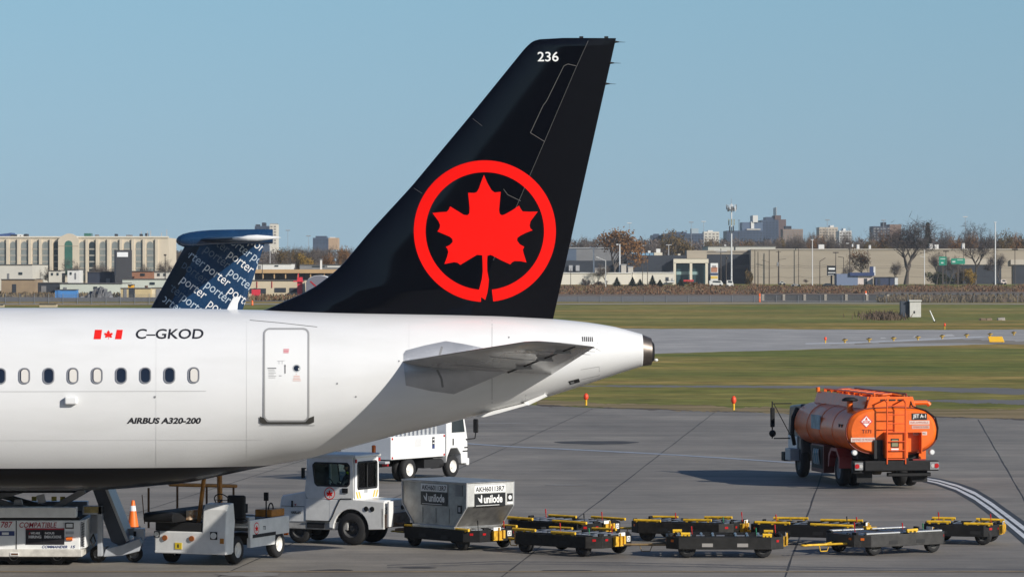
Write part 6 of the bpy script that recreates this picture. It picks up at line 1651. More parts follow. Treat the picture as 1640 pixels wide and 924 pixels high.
# right side
b = Bld("warehouse", "huge windowless tan brick warehouse stretching to the right edge", "warehouse", 1203, 1760, 399.5, 1200, 60, TAN, -1.5)
b.box("parapet", 1203, 1760, 398.5, 400.2, -.3, .8, M("pale_coping", (.48, .43, .36), .8))
for x, w_, h_ in ((1317, 9, 7), (1376, 4, 7), (1395, 3, 6), (1493, 5, 8), (1502, 6, 7), (1545, 4, 9)):
    b.box("rooftop_unit", x - w_ / 2, x + w_ / 2, 398.5 - h_, 399, 4, 8, WHITEB)
b.box("dock_recess", 1503, 1603, 423.5, 460, -.4, .4, SLATE); b.box("dock_recess", 1622, 1760, 424, 460, -.4, .4, SLATE)
b.box("dock_fascia", 1500, 1606, 415, 424, -.7, .3, M("pale_coping", (.48, .43, .36))); b.box("dock_fascia", 1618, 1760, 416, 424, -.7, .3, M("pale_coping", (.48, .43, .36)))
b = simple("shaded_side_wall", "left side wall of the tan warehouse, its shade painted dark slate, tan strip above", "store", 1130, 1203, 404, 1215, 60, SLATE, [("tan_upper_wall", 1130, 1203, 401, 407.5, TAN)])  # warehouse side wall, its shade put in as dark slate
b = simple("pale_roof_hall", "hall with a long pale roof strip behind the shaded side wall", "hall", 1134, 1242, 394.5, 1300, 40, M("pale_roof_strip", (.56, .54, .48), .8, var=.1), [("vent", 1160, 1163, 392, 396, WHITEB), ("vent", 1176, 1178, 395, 401, SLATE)])
b = Bld("portal_store", "store with a cream double portal framing tall dark glass", "store", 1004, 1134, 409, 1190, 40, SLATE)
b.box("upper_block", 1100, 1132, 401, 414, -.2, 12, TAN)
b.box("portal_beam", 1078, 1134, 414.8, 421.5, -3, 0, M("cream_portal", (.66, .60, .48), .8))
for x in (1080, 1106, 1131): b.box("portal_post", x - 2, x + 2, 421, 462, -3, -1.6, M("cream_portal", (.66, .60, .48)))
b.box("portal_glass", 1083, 1104, 423, 460, -.6, -.3, M("teal_dark_glass", (.03, .065, .075), .1)); b.box("portal_glass", 1108, 1129, 423, 460, -.6, -.3, M("teal_dark_glass", (.03, .065, .075)))
b.box("glass_band", 1083, 1118, 435, 440, -.8, -.6, M("pale_teal_band", (.24, .36, .36), .4)); b.box("red_awning", 1094, 1110, 448, 451, -4, -1, M("awning_red", (.45, .03, .03), .6))
b.box("rooftop_unit", 1048, 1061, 404.5, 414, 1, 5, M("cream_portal", (.66, .60, .48))); b.box("white_dish", 1051.5, 1058, 398.5, 404.6, 2, 4, WHITEB); b.box("rooftop_unit", 1086, 1090, 406.5, 414, 1, 4, M("cream_portal", (.66, .60, .48)))
for k in range(6): b.box("blue_tank", 1008 + k * 6.6, 1013.6 + k * 6.6, 405, 414, .5, 4, M("pale_blue_panel", (.20, .36, .50) , .5, var=.3, scale=.4))
for x in (1020, 1013, 1040): b.box("rooftop_unit", x - 2, x + 2, 401.5, 405.2, 1, 3, WHITEB)
b = Bld("grey_plant", "grey metal-clad plant building just right of the black fin", "building", 880, 1003, 397, 1195, 40, GREYCL)
b.box("dark_lower_wall", 880, 1003, 417.5, 440, -.15, .1, SLATE); b.box("glazed_corner", 898, 923, 399, 417, -.12, .1, M("blue_grey_glass", (.10, .13, .18), .3))
b.box("parapet", 880, 1003, 396.4, 397.6, -.3, .5, LGREY)
for x in (914, 925): b.box("roof_vent", x - 3, x + 3, 425, 434, -1, -.2, M("dull_white_unit", (.40, .40, .41), .6))
b = Bld("white_wall_building", "long low white building with a flat roof beyond the jet's tail cone", "building", 880, 1012, 437.3, 1150, 30, M("cream_white_wall", (.68, .64, .55), .8, var=.06, scale=.1))
b.box("roof_coping", 880, 1012, 436.4, 437.8, -.3, 30, WHITEB)
b2 = Bld("white_wall_building", "cream low building joining the portal store, dark doorway at its end", "building", 1013, 1080, 436.8, 1152, 30, M("cream_white_wall", (.68, .64, .55)))
b2.box("roof_coping", 1013, 1080, 436, 437.4, -.3, 30, WHITEB); b2.box("doorway", 1066, 1071, 444, 450, -.1, .05, SLATE); b2.box("white_canopy", 1068, 1080, 450.5, 452.5, -2, 0, WHITEB)
for x, y0, y1, lb in ((957, 430, 437, "pale rooftop unit on the white building, nearer the lamp arm"), (966, 429, 437, "pale rooftop unit on the white building, right of the other one"), (999, 424, 434, "tan conical rooftop hopper above the white building"), (1010, 427.5, 436, "white rooftop box beside the tan hopper")):
    b3 = Bld("rooftop_unit", lb, "rooftop unit", x - 4, x + 4, y0, 1158, 3, M("pale_unit", (.48, .44, .38), .7, var=.2)); b3.box("cap", x - 4.4, x + 4.4, y0 - .7, y0 + .3, -.2, 3.2, LGREY)
# towers beyond the trees
def tower(name, label, x0, x1, yt, Y, d, mat, win=None, extra=(), ang=0):
    b = Bld(name, label, "tower block", x0, x1, yt, Y, d, mat, ang, sink=1)
    if win is not None:
        n = max(2, int((x1 - x0) / 5)); st = (x1 - x0) / n
        for i in range(n):
            for yy in np.arange(yt + 3, 392, 4.4): b.box("window", x0 + st * (i + .25), x0 + st * (i + .8), yy, yy + 2.0, -.12, .05, win)
    for i_, (nm, a0, a1, y0, y1, m_) in enumerate(extra): b.box(nm, a0, a1, y0, y1, 2 - .6 * i_, d * .7 + .4 * i_, m_)
    return b
WB = M("far_blue_window", (.035, .05, .08), .3); WC = M("far_cream_window", (.22, .20, .18), .4)
tower("tower_block", "blue grey stepped office block behind the brown tree, left of the white flats", 1062, 1127, 374, 2300, 30, BLUEB, WB, [("penthouse", 1108, 1119, 366, 374, M("pale_blue_unit", (.35, .42, .46), .6)), ("roof_step", 1072, 1100, 371.5, 374, BLUEB)])
tower("tower_block", "lower blue grey wing at the left end of the stepped office block", 1044, 1061.5, 376.5, 2310, 30, BLUEB, WB, [("roof_step", 1048, 1056, 374.5, 377, BLUEB)])
tower("tower_block", "white block of flats left of the cell tower", 1127.5, 1152, 371, 2320, 20, M("white_flats", (.62, .58, .50), .8), WC, [("penthouse", 1134, 1142, 369, 371.3, WHITEB)])
tower("tower_block", "wide dark blue hospital block right behind the cell tower", 1164, 1226, 369.5, 2350, 40, BLUEB, WB, [("roof_step", 1189, 1222, 356, 370, M("mid_blue_cladding", (.10, .14, .21), .5)), ("white_stair_tower", 1203, 1208, 355, 366, WHITEB), ("white_roof_plant", 1206, 1214, 345, 356, WHITEB), ("pale_roof_strip", 1196, 1218, 366.5, 368.5, M("far_pale", (.5, .48, .45), .7))])
b = tower("tower_block", "tallest dark blue and brown stepped tower on the right skyline", 1220, 1247, 352.5, 2360, 40, BLUEB, WB, [("roof_step", 1227, 1247, 347.5, 353, BLUEB), ("roof_mast", 1243.4, 1244.2, 332, 346, LGREY)])
b.box("brown_wing", 1246, 1259, 351.5, 395, .5, 40, PURPB); b.box("brown_wing_step", 1241.2, 1251, 345, 352, 1.1, 30.3, PURPB)
tower("tower_block", "low brown flats just right of the tallest tower", 1254, 1286, 367, 2200, 20, M("far_brown_flats", (.26, .20, .165), .8), WC, [("penthouse", 1258, 1268, 362, 367.5, SLATE)])
tower("tower_block", "pale flats with white gables peeping over the trees", 1312, 1342, 364, 2150, 20, M("far_pale_flats", (.50, .43, .35), .8), WC, [("penthouse", 1330, 1336, 361, 365, WHITEB)])
tower("tower_block", "small white house-like block over the trees, right of the pale flats", 1344, 1364, 369.5, 2100, 20, WHITEB, WC, [("gable", 1351, 1355, 366, 370, WHITEB)])
b = tower("tower_block", "dark navy flats with balconies and a brown wing, left of the big bare tree", 1398, 1425, 362.5, 2050, 20, M("navy_flats", (.055, .065, .09), .6), M("pale_balcony", (.30, .30, .31), .7), [("penthouse", 1414, 1420, 356, 363, SLATE)])
b.box("brown_wing", 1425, 1444, 359.5, 395, 1, 20, M("far_brown_brick", (.22, .15, .12), .8))
tower("tower_block", "blue and white tower half behind the blue tail plane's tip", 408, 431, 362, 2000, 20, BLUEB, WB, [("penthouse", 419, 424, 356.5, 362.3, SLATE), ("roof_plant", 409, 414, 359.5, 362.3, SLATE)])
tower("tower_block", "narrow white slab tower beside the blue tail plane's tip", 432, 443, 359, 2005, 20, M("white_flats", (.62, .58, .50)), WC, [("roof_edge", 432, 443, 358, 359.3, GREYCL)])
b = tower("tower_block", "blue grey stepped tower with a tan wing, between the two tails", 501, 526, 381, 2050, 25, BLUEB, WB, [("roof_step", 505, 522, 378, 381.3, BLUEB)])
b.box("tan_wing", 526, 541, 381, 400, .6, 20, M("tan_tower_brick", (.42, .29, .19), .8)); b.box("tan_wing_cap", 528, 536, 379.8, 381.2, 2, 10, WHITEB)

# ------------------------------------------------------------------ trees and shrubs
BARK = M("grey_brown_bark", (.10, .082, .068), .95, var=.3, scale=2)
def foliage(name, c, c2, sc=.6):
    m = M(name, c, .9, col2=c2, scale=sc, spec=.08); return m
TWIG = foliage("bare_grey_brown_twigs", (.140, .115, .100), (.095, .078, .068))
TWIG2 = foliage("bare_dark_twigs", (.095, .078, .072), (.055, .045, .042))
RUST = foliage("rusty_orange_leaves", (.250, .120, .040), (.135, .075, .035))
OLIVE = foliage("dull_olive_brown_leaves", (.165, .105, .038), (.085, .065, .028))
YELLEAF = foliage("yellow_autumn_leaves", (.330, .200, .035), (.170, .115, .030))
DGREEN = foliage("dark_conifer_needles", (.036, .048, .026), (.018, .026, .016))
BGREEN = foliage("dull_green_shrub_leaves", (.085, .095, .040), (.045, .052, .024))

def quad(q, p, d, L_, wd, rr, mi=0):
    s_ = Vector((rr.gauss(0, 1), rr.gauss(0, 1), rr.gauss(0, 1))); s_ = s_.cross(d)
    if s_.length < 1e-4: return
    s_ = s_.normalized() * wd / 2
    q.add([p - s_, p + s_, p + d * L_ + s_ * .35, p + d * L_ - s_ * .35], [(0, 1, 2, 3)], mi)
def grow(qt, qc, rr, p, d, L_, r, lv, maxlv, tips, spread=.62, twig=.09):
    n = 3
    pts = [p]
    for i in range(n):
        d = (d + Vector((rr.gauss(0, .13), rr.gauss(0, .13), rr.gauss(.05, .08)))).normalized()
        pts.append(pts[-1] + d * L_ / n)
    if lv < 3:
        for i, (a, b) in enumerate(zip(pts[:-1], pts[1:])):
            qt.cyl(a, b, r * (1 - .22 * i), r * (1 - .22 * (i + 1)), 6 if lv < 2 else 4, 0, True, False)
    else:
        for a, b in zip(pts[:-1], pts[1:]): quad(qc, a, (b - a).normalized(), (b - a).length * 1.05, max(twig * (1.6 if lv == 3 else 1), .03), rr)
    if lv >= maxlv: tips.append(pts[-1]); return
    k = 4 if lv < 2 else 3
    for i in range(k + (1 if rr.random() < .4 else 0)):
        t = rr.uniform(.45, 1.0) if i else 1.0
        base = pts[0].lerp(pts[-1], t) if t < 1 else pts[-1]
        az = rr.uniform(0, 6.283); sp_ = spread * rr.uniform(.5, 1.15)
        side = Vector((math.cos(az), math.sin(az), 0)); side = (side - d * side.dot(d))
        nd = (d * math.cos(sp_) + side.normalized() * math.sin(sp_)).normalized()
        grow(qt, qc, rr, base, nd, L_ * rr.uniform(.62, .84), r * .56, lv + 1, maxlv, tips, spread, twig)
def tree_proto(seed, kind, leaf=None):
    rr = random.Random(seed); qt, qc, tips = MB(), MB(), []
    if kind == 'conifer':
        qt.cyl((0, 0, 0), (0, 0, 9.4), .22, .03, 8)
        for i in range(1500):
            z = 1.0 + 9.0 * (rr.random() ** 1.25); rad = max(.15, (10.2 - z) * .30) * rr.uniform(.25, 1.0) * (1 + .22 * math.sin(z * 4.5)); a = rr.uniform(0, 6.283)
            d = Vector((math.cos(a), math.sin(a), -.35 + rr.gauss(0, .15))).normalized()
            quad(qc, Vector((rad * .55 * math.cos(a), rad * .55 * math.sin(a), z)), d, rad * .5 + .25, .34, rr)
    elif kind == 'bush':
        for i in range(7):
            a = rr.uniform(0, 6.28); qt.cyl((0, 0, 0), (.9 * math.cos(a), .9 * math.sin(a), 1.6 + rr.random()), .06, .02, 5)
        cl = [(rr.gauss(0, 1.0), rr.gauss(0, .9), rr.uniform(.6, 2.6), rr.uniform(.5, 1.0)) for _ in range(13)]
        for i in range(1500):
            c = rr.choice(cl); v = Vector((rr.gauss(0, 1), rr.gauss(0, 1), rr.gauss(0, 1))).normalized() * c[3] * rr.random() ** .4
            p = Vector((c[0], c[1], max(.1, c[2])) ) + v
            if p.z < .02: p.z = .05
            quad(qc, p, Vector((rr.gauss(0, 1), rr.gauss(0, 1), rr.gauss(.4, 1))).normalized(), .30, .20, rr)
    else:
        grow(qt, qc, rr, Vector((0, 0, 0)), Vector((rr.gauss(0, .05), rr.gauss(0, .05), 1)).normalized(), 3.3, .30, 0, 5 if kind == 'bare' else 4, tips, .62 if kind == 'bare' else .66, (.032 if seed in (1, 2) else .06) if kind == 'bare' else .055)
        if kind == 'bare':
            for t in tips:
                for i in range(2): quad(qc, t + Vector((rr.gauss(0, .2), rr.gauss(0, .2), rr.gauss(0, .2))), Vector((rr.gauss(0, 1), rr.gauss(0, 1), rr.gauss(.5, .8))).normalized(), rr.uniform(.6, 1.1), .055, rr)
        if kind == 'leafy':
            for t in tips:
                for i in range(9):
                    quad(qc, t + Vector((rr.gauss(0, .45), rr.gauss(0, .45), rr.gauss(0, .4))), Vector((rr.gauss(0, 1), rr.gauss(0, 1), rr.gauss(0, 1))).normalized(), .34, .26, rr, 1)
    zmax = max(v.z for v in qc.v)
    zmax = float(np.percentile([v.z for v in qc.v], 99.3))
    return qt, qc, zmax, max(float(np.percentile([abs(v.x) for v in qc.v], 96 if kind in ('bare', 'leafy') else 100)), .1)
TP = {}
def tree(kind, seed, leaf, name, label, cat, px, ytop, Y, wpx=None, group=None, rz=0.0):
    key = (kind, seed, leaf.name)
    k = Y / F; z0 = zt(Y) - .1
    ht = H - (ytop - YH) * k - z0
    if key not in TP:
        qt, qc, zm, xm = tree_proto(seed, kind)
        root = thing(name, label, cat)
        mats = [leaf] if kind in ('conifer', 'bush') else ([TWIG2 if leaf is TWIG2 else TWIG, leaf] if kind == 'leafy' else [leaf])
        qt.build("trunk" if kind != 'bush' else "stems", BARK, root); qc.build("crown", mats, root, fix=False)
        TP[key] = (root, zm, xm); o = root
    else:
        root, zm, xm = TP[key]; o = copy_tree(root); o.name = name
    s_ = ht / zm; sx = s_ if wpx is None else (wpx * k / 2) / xm
    c = P(px, 0, Y)
    o.location = (c.x, Y, z0); o.scale = (sx, sx, s_); o.rotation_euler = (0, 0, rz)
    tag(o, label, cat, group)
    return o
RT = random.Random(11)
# the trees one would point at
tree('bare', 1, TWIG2, "bare_tree", "biggest dark bare tree with forked trunk before the tan warehouse", "tree", 1451, 356, 1165, 92)
tree('bare', 2, TWIG2, "bare_tree", "rounded bare tree before the warehouse's dark dock opening", "tree", 1562, 360, 1160, 72, rz=1.2)
tree('bare', 3, TWIG2, "bare_tree", "short bare tree with spreading limbs at the warehouse's right dock pier", "tree", 1602, 405, 1158, 40, rz=.4)
tree('leafy', 4, RUST, "autumn_tree", "large rusty orange tree rising behind the white low building", "tree", 985, 370, 1170, 82)
tree('leafy', 5, OLIVE, "autumn_tree", "rounded olive brown tree before the blue grey office block", "tree", 1087, 371, 1420, 52)
tree('leafy', 6, RUST, "autumn_tree", "half-bare tree with rusty lower leaves against the tan warehouse wall", "tree", 1381, 402, 1180, 38)
tree('conifer', 7, DGREEN, "conifer_tree", "tall dark conifer just right of the biggest bare tree", "tree", 1486, 358, 1330, 46)
for x, yt, lb in ((988, 444, "small dark conifer before the white low building, left of the pair"), (1013, 444, "small conifer between two others before the white low building"), (1025, 447, "stubby conifer right beside a taller one before the cream wall"), (1045, 441, "taller slim conifer before the cream low building"), (1057, 448, "stubby conifer at the right end of the conifer row"), (1090, 447, "dark conifer below the left portal opening")):
    tree('conifer', 7, DGREEN, "conifer_tree", lb, "tree", x, yt, 1080, 19, "young conifers before the low buildings", RT.uniform(0, 6))
tree('bush', 8, YELLEAF, "yellow_shrub", "bright yellow autumn shrub before the dark dock opening", "shrub", 1553, 431, 1150, 26)
tree('bush', 8, OLIVE, "shrub", "dark olive shrub at the left side of the yellow autumn shrub", "shrub", 1541, 432, 1152, 22, rz=2)
tree('bush', 8, BGREEN, "shrub", "broad dull green shrub between big bare tree and green road signs", "shrub", 1500, 436, 1155, 54, rz=4)
tree('bush', 9, OLIVE, "shrub", "tall olive shrub at the dark corner of the tan warehouse", "shrub", 1201, 433, 1150, 26, rz=1)
tree('bush', 9, TWIG, "shrub", "round grey-brown shrub before the white low building's left end", "shrub", 936, 447, 1100, 20, rz=3)
tree('bush', 9, TWIG, "shrub", "low spreading grey shrub between the lamp arm and the first conifer", "shrub", 962, 450, 1098, 30, rz=5)
tree('bush', 9, RUST, "shrub", "reddish shrub beside the left portal opening's conifer", "shrub", 1108, 451, 1085, 26, rz=2.2)
for x, yt, w_, lb in ((972, 424, 34, "thin bare tree standing behind the first young conifer"), (1500, 405, 44, "bare tree tangled behind the round green road sign"), (1520, 412, 36, "bare tree between the two green road signs"), (1430, 420, 30, "small bare tree left of the biggest bare tree's trunk"), (1362, 425, 24, "small bare tree just left of the half-bare rusty tree"), (1292, 447, 12, "tiny bare shrub tree near the white light pole's foot")):
    tree('bare', 3, TWIG, "bare_tree", lb, "tree", x, yt, 1148, w_, "thin bare trees before the warehouse", RT.uniform(0, 6))
for x, yt, w_, Y, lb in ((121, 415, 40, 915, "bare tree covering the foot of the hotel's green arch"), (150, 422, 44, 912, "bare tree under the hotel, right of the white block"), (172, 428, 36, 910, "reddish bare tree left of the billboard"), (62, 424, 26, 915, "bare tree beside the off-white building's right end"), (84, 428, 26, 914, "bare tree above the narrow off-white cabin"), (228, 424, 30, 915, "bare tree between billboard and the hotel's right end"), (258, 418, 36, 915, "bare tree before the hotel's blank right end")):
    tree('bare', 2 if x < 130 else 3, TWIG, "bare_tree", lb, "tree", x, yt, Y, w_, "bare trees before the hotel", RT.uniform(0, 6))
tree('leafy', 5, YELLEAF, "autumn_tree", "yellow-green tree above the tan canopy, between the two tails", "tree", 489, 407, 985, 26, rz=1)
tree('leafy', 5, OLIVE, "autumn_tree", "olive brown tree left of the yellow-green one above the canopy", "tree", 476, 401, 990, 24, rz=2)
tree('leafy', 6, RUST, "autumn_tree", "orange tree beside the white silo, nearest the black fin", "tree", 524, 408, 986, 26, rz=2)
# the line of trees along the horizon
def skyline(x0, x1, n, ya, yb, Ya, Yb, grp, label):
    for i in range(n):
        x = x0 + (x1 - x0) * (i + RT.uniform(.1, .9)) / n
        sd = RT.choice((1, 2, 3)); kd = RT.random()
        Y = RT.uniform(Ya, Yb); yt = RT.uniform(ya, yb); w_ = RT.uniform(24, 40)
        if kd < .80: tree('bare', sd, TWIG, "skyline_tree", label, "tree", x, yt, Y, w_, grp, RT.uniform(0, 6))
        else: tree('leafy', 6, RUST if kd < .9 else OLIVE, "skyline_tree", label.replace("leafless", "thin-leaved"), "tree", x, yt, Y, w_ * .8, grp, RT.uniform(0, 6))
skyline(925, 1060, 13, 382, 392, 1330, 1500, "trees along the right horizon", "leafless grey-brown tree in the row between black fin and cell tower")
skyline(1130, 1250, 12, 382, 392, 1330, 1500, "trees along the right horizon", "leafless grey-brown tree in the row right of the cell tower")
skyline(1250, 1660, 46, 370, 388, 1330, 1500, "trees along the right horizon", "leafless grey-brown tree in the row above the tan warehouse roof")
skyline(440, 565, 15, 394, 406, 1020, 1300, "trees along the left horizon", "leafless grey-brown tree in the row between the two tails")
skyline(268, 300, 5, 404, 412, 1020, 1200, "trees along the left horizon", "leafless grey-brown tree between the hotel and the blue tail")
# the wood behind them
q = MB(); rr = random.Random(5)
for i in range(640):
    Y = rr.uniform(1550, 1950); k = Y / F
    px_ = rr.uniform(230, 1720); hump = rr.uniform(383, 394) if px_ > 880 else rr.uniform(400, 411)
    zt_ = H - (hump - YH) * k; zb = 3.0; wd = rr.uniform(3.5, 6)
    for j in range(110):
        z = zb + (zt_ - zb) * rr.random() ** .8; f = 1 - ((z - zb) / (zt_ - zb)) ** 3 * .75
        quad(q, Vector(((px_ - CX) * k + rr.gauss(0, .55) * wd * f, Y + rr.gauss(0, 3), z)), Vector((rr.gauss(0, 1), rr.gauss(0, 1), rr.gauss(.4, 1))).normalized(), rr.uniform(.8, 2.2), .5, rr, 0 if rr.random() < .74 else 1)
tag(q.build("distant_wood", [foliage("far_brown_wood", (.130, .108, .098), (.092, .078, .072), .05), foliage("far_rusty_wood", (.150, .105, .075), (.105, .078, .058), .05)], fix=False), "band of leafless grey-brown wood along the horizon", "woodland", kind='stuff')
# brown roadside growth and weeds
q = MB()
for i in range(22000):
    t = rr.random(); px_ = rr.uniform(870, 1720); py_ = rr.uniform(457.5, 471.5) if px_ < 1215 else rr.uniform(458, 470.0)
    if px_ > 1400 and py_ > 467.5: continue
    c = G(px_, py_); n_ = .6 + .4 * math.sin(px_ * .11) * math.sin(px_ * .037 + 1)
    quad(q, c, Vector((rr.gauss(0, .9), rr.gauss(0, .6), 1)).normalized(), rr.uniform(.3, 1.15) * n_, .32, rr, 0 if rr.random() < .55 else (1 if rr.random() < .6 else 2))
for i in range(5000):
    px_ = rr.uniform(1405, 1720); c = G(px_, rr.uniform(478.5, 484.5)); quad(q, c, Vector((rr.gauss(0, .35), rr.gauss(0, .35), 1)).normalized(), rr.uniform(.4, 1.2), .35, rr, 2 if rr.random() < .5 else 1)
for i in range(900):
    c = G(rr.gauss(1415, 16), rr.uniform(505, 513)); quad(q, c, Vector((rr.gauss(0, .5), rr.gauss(0, .4), 1)).normalized(), rr.uniform(.3, 1.0), .16, rr, 1)
for i in range(2600):
    px_ = rr.uniform(400, 560); c = G(px_, rr.uniform(470, 482)); quad(q, c, Vector((rr.gauss(0, .35), rr.gauss(0, .35), 1)).normalized(), rr.uniform(.3, 1.1), .35, rr, 0 if rr.random() < .5 else 2)
for i in range(3500):
    px_ = rr.uniform(-20, 270); c = G(px_, rr.uniform(471, 476)); quad(q, c, Vector((rr.gauss(0, .35), rr.gauss(0, .35), 1)).normalized(), rr.uniform(.3, 1.0), .35, rr, 2 if rr.random() < .6 else 1)
tag(q.build("roadside_growth", [foliage("red_brown_dry_weeds", (.195, .105, .060), (.12, .070, .045), .1), foliage("grey_brown_dry_weeds", (.135, .098, .070), (.085, .063, .048), .1), foliage("tan_dry_weeds", (.215, .165, .095), (.14, .105, .06), .1)], fix=False), "belt of brown dry weeds and low brush along the road", "brush", kind='stuff')

# ------------------------------------------------------------------ poles, lamps, signs, road fences
def pole(name, label, cat, px, yt, yb, wpx, mat, Y=None, arms=(), group=None):
    Y = Y or G(px, max(yb, 452)).y
    c = P(px, yb, Y); z0 = min(c.z, zt(Y)); k = Y / F
    t = thing(name, label, cat, (c.x, Y, z0), 0, group); hh = H - (yt - YH) * k - z0
    q = MB(); q.cyl((0, 0, 0), (0, 0, hh), wpx * k / 2 * 1.15, wpx * k / 2 * .8, 8); q.build("shaft", mat, t)
    for nm, dx0, dy0, dx1, dy1, wd, m_ in arms:
        q = MB(); q.cyl((dx0 * k, -.05, hh - dy0 * k), (dx1 * k, -.05, hh - dy1 * k), wd * k / 2, n=6); q.build(nm, m_, t)
    return t
WOODP = M("weathered_wood_pole", (.075, .060, .050), .9, var=.2); LAMPG = M("grey_lamp_metal", (.30, .31, .33), .5); LAMPW = M("pale_lamp_head", (.62, .62, .62), .5)
for x, yt, lb in ((1008, 357.5, "tall thin light mast with a cross head above the rusty tree"), (1107, 356, "far light mast with dark flat head, left one above office block"), (1127, 355, "far light mast with pale head, right one above white flats"), (1325, 352.5, "far light mast with a dark flat head above the pale flats"), (1415, 353, "far light mast above the dark navy flats"), (1546, 347.5, "far light mast with pale flat head left of rounded bare tree"), (461, 369, "thin light mast right of the blue tail, between the two tails"), (494, 378, "thin mast before the stepped tower between the tails")):
    pole("light_mast", lb, "light mast", x, yt, 420, .7, LAMPG, 1560, [("lamp_head", -3.6, 0, 3.6, 0, 1.6, LAMPW if x in (1127, 1546, 1008) else LAMPG)], "tall light masts on the horizon")
pole("light_pole", "white thick light column with twin pale lamps beyond the tail, left one", "light pole", 951, 396, 436, 2.6, LAMPW, 1180, [("crossarm", -5, .5, 5, .5, 1, LAMPG), ("lamp_head", -6.5, 0, -3.8, 0, 2.4, LAMPW), ("lamp_head", 3.8, 0, 6.5, 0, 2.4, LAMPW)])
pole("light_pole", "white thick light column before the rusty tree, right one", "light pole", 992.5, 391, 430, 2.4, LAMPW, 1160, [("lamp_head", -5.5, 1, -2, .5, 2.4, LAMPW)])
pole("street_lamp", "street lamp with a long arm to the left over the white building", "street lamp", 970, 417, 462, 1.1, LAMPW, None, [("lamp_arm", 0, .5, -13, -4.5, .9, LAMPW), ("lamp_head", -10.5, -3.8, -15, -5.3, 1.6, LAMPW)])
pole("street_lamp", "T-shaped pale lamp above the portal store's roof", "street lamp", 1071, 392, 414, 1.0, LAMPW, 1195, [("crossarm", -4.5, .3, 4.5, .3, 1.1, LAMPW)])
pole("street_lamp", "T-shaped pale lamp behind the white building, left of blue tanks", "street lamp", 1030, 393, 405, .8, LAMPG, 1300, [("crossarm", -4, .3, 4, .3, 1.0, LAMPW)])
WP = [(914, 430, 463, 1.0, "dark thin pole before the white building's left end"), (1029, 424, 458, 1.1, "wood pole before the cream low building, left of a pair"), (1037, 423, 458, 1.1, "wood pole before the cream low building, right of a pair"), (1154.5, 398, 450, 1.6, "dark pole right of the colourful billboard"), (1163, 409, 462, 1.7, "thick dark pole just left of the cell tower's foot"), (1209, 400, 450, 1.4, "dark wood pole near the warehouse's left corner"), (1214, 403, 452, 1.5, "wood pole right beside another at the warehouse's left corner"), (1232, 401, 455, 1.5, "wood pole on the tan wall, second span from the corner"), (1247, 402, 456, 2.4, "thickest wood pole with a transformer on the tan wall"), (1279, 384, 455, 1.0, "slim dark pole rising above the warehouse roof, left part"), (1321, 398, 454, 1.7, "dark pole left of the black sign board"), (1361, 396, 442, 1.8, "dark pole with pale lamp above the blue-white shop"), (1390, 400, 440, .9, "thin pole at the half-bare rusty tree"), (1351, 412, 440, 1.1, "dark bent lamp pole above the blue-white shop's left wall"), (1313, 418, 452, 1.3, "dark bent lamp pole just left of the black sign's pole"), (1543, 396, 423, 1.0, "dark pole above the right green road sign")]
for x, yt, yb, w_, lb in WP:
    arms = []
    if x == 1247: arms = [("transformer", -1.5, 18, -1.5, 24, 3, LAMPG), ("crossarm", -4, 1.5, 4, 1.5, .8, WOODP), ("lamp_arm", 0, 14, 12, 12.5, .7, WOODP)]
    elif x == 1361: arms = [("lamp_head", -6, -6, -1, -6, 1.4, LAMPW), ("crossarm", -3, 3, 3, 3, .8, WOODP), ("transformer", 4, -5, 4, -.5, 2.8, LAMPW)]
    elif x == 1351: arms = [("lamp_arm", 0, .5, -9, -1, 1.1, WOODP)]
    elif x == 1313: arms = [("lamp_arm", 0, .5, 9, -5, 1.1, WOODP)]
    elif x == 1163: arms = [("transformer", 1.5, 3, 1.5, 6, 3, WOODP)]
    elif x == 1154.5: arms = [("crossarm", -11, 3, 10, 4, 1.0, LAMPW), ("crossarm", -8, 6, 8, 5, .8, LAMPG)]
    elif x == 1232: arms = [("lamp_arm", 0, 19, -12, 15.5, .7, WOODP)]
    pole("utility_pole", lb, "pole", x, yt, yb, w_, WOODP, None if yb > 453 else 1140, arms, "dark utility poles before the warehouse")
for x, yt, yb, lb in ((1338.5, 403.5, 458, "flat-headed dark lamp in front of the black sign board"), (1515, 401.5, 423, "flat-headed dark lamp above the round green road sign"), (1625.5, 398.5, 455, "flat-headed dark lamp at the right dock opening")):
    pole("parking_lamp", lb, "lamp", x, yt, yb, 1.3, WOODP, 1130, [("lamp_head", -4.6, 1, 4.6, 1, 1.9, WOODP)], "flat-headed parking lamps")
for x, yt, yb, lb in ((1301, 384, 457, "white light pole on the tan wall, base on a pale slab"), (1480.5, 400, 455, "white light pole with signal box right of the biggest bare tree"), (1594, 356, 455, "tall pale light pole right of the rounded bare tree")):
    pole("white_light_pole", lb, "light pole", x, yt, yb, 1.4 if x != 1594 else 2.0, LAMPW, 1110, [("lamp_arm", 0, 12, -7, 10.5, .8, LAMPW)] if x == 1480.5 else [("lamp_head", -2.2, .2, 2.2, .2, 1.6, LAMPW)])
c = pole("cell_tower", "white cell tower with two rings of antennas behind the dark side wall", "cell tower", 1171.5, 326, 458, 2.4, LAMPW, 1145)
k = 1145 / F; hh = H - (326 - YH) * k - c.location.z
for zc, rad, n_, ph in ((4, 8, 6, .2), (7, 6.5, 5, 1.0)):
    for i in range(n_):
        a = 6.283 * i / n_ + ph
        q = MB(); q.box((rad * k * math.cos(a), rad * k * math.sin(a), hh - (zc + 2) * k), (1.4 * k, .3, 8 * k)); q.build("antenna_panel", LAMPW if i % 3 else GREYCL, c)
q = MB()
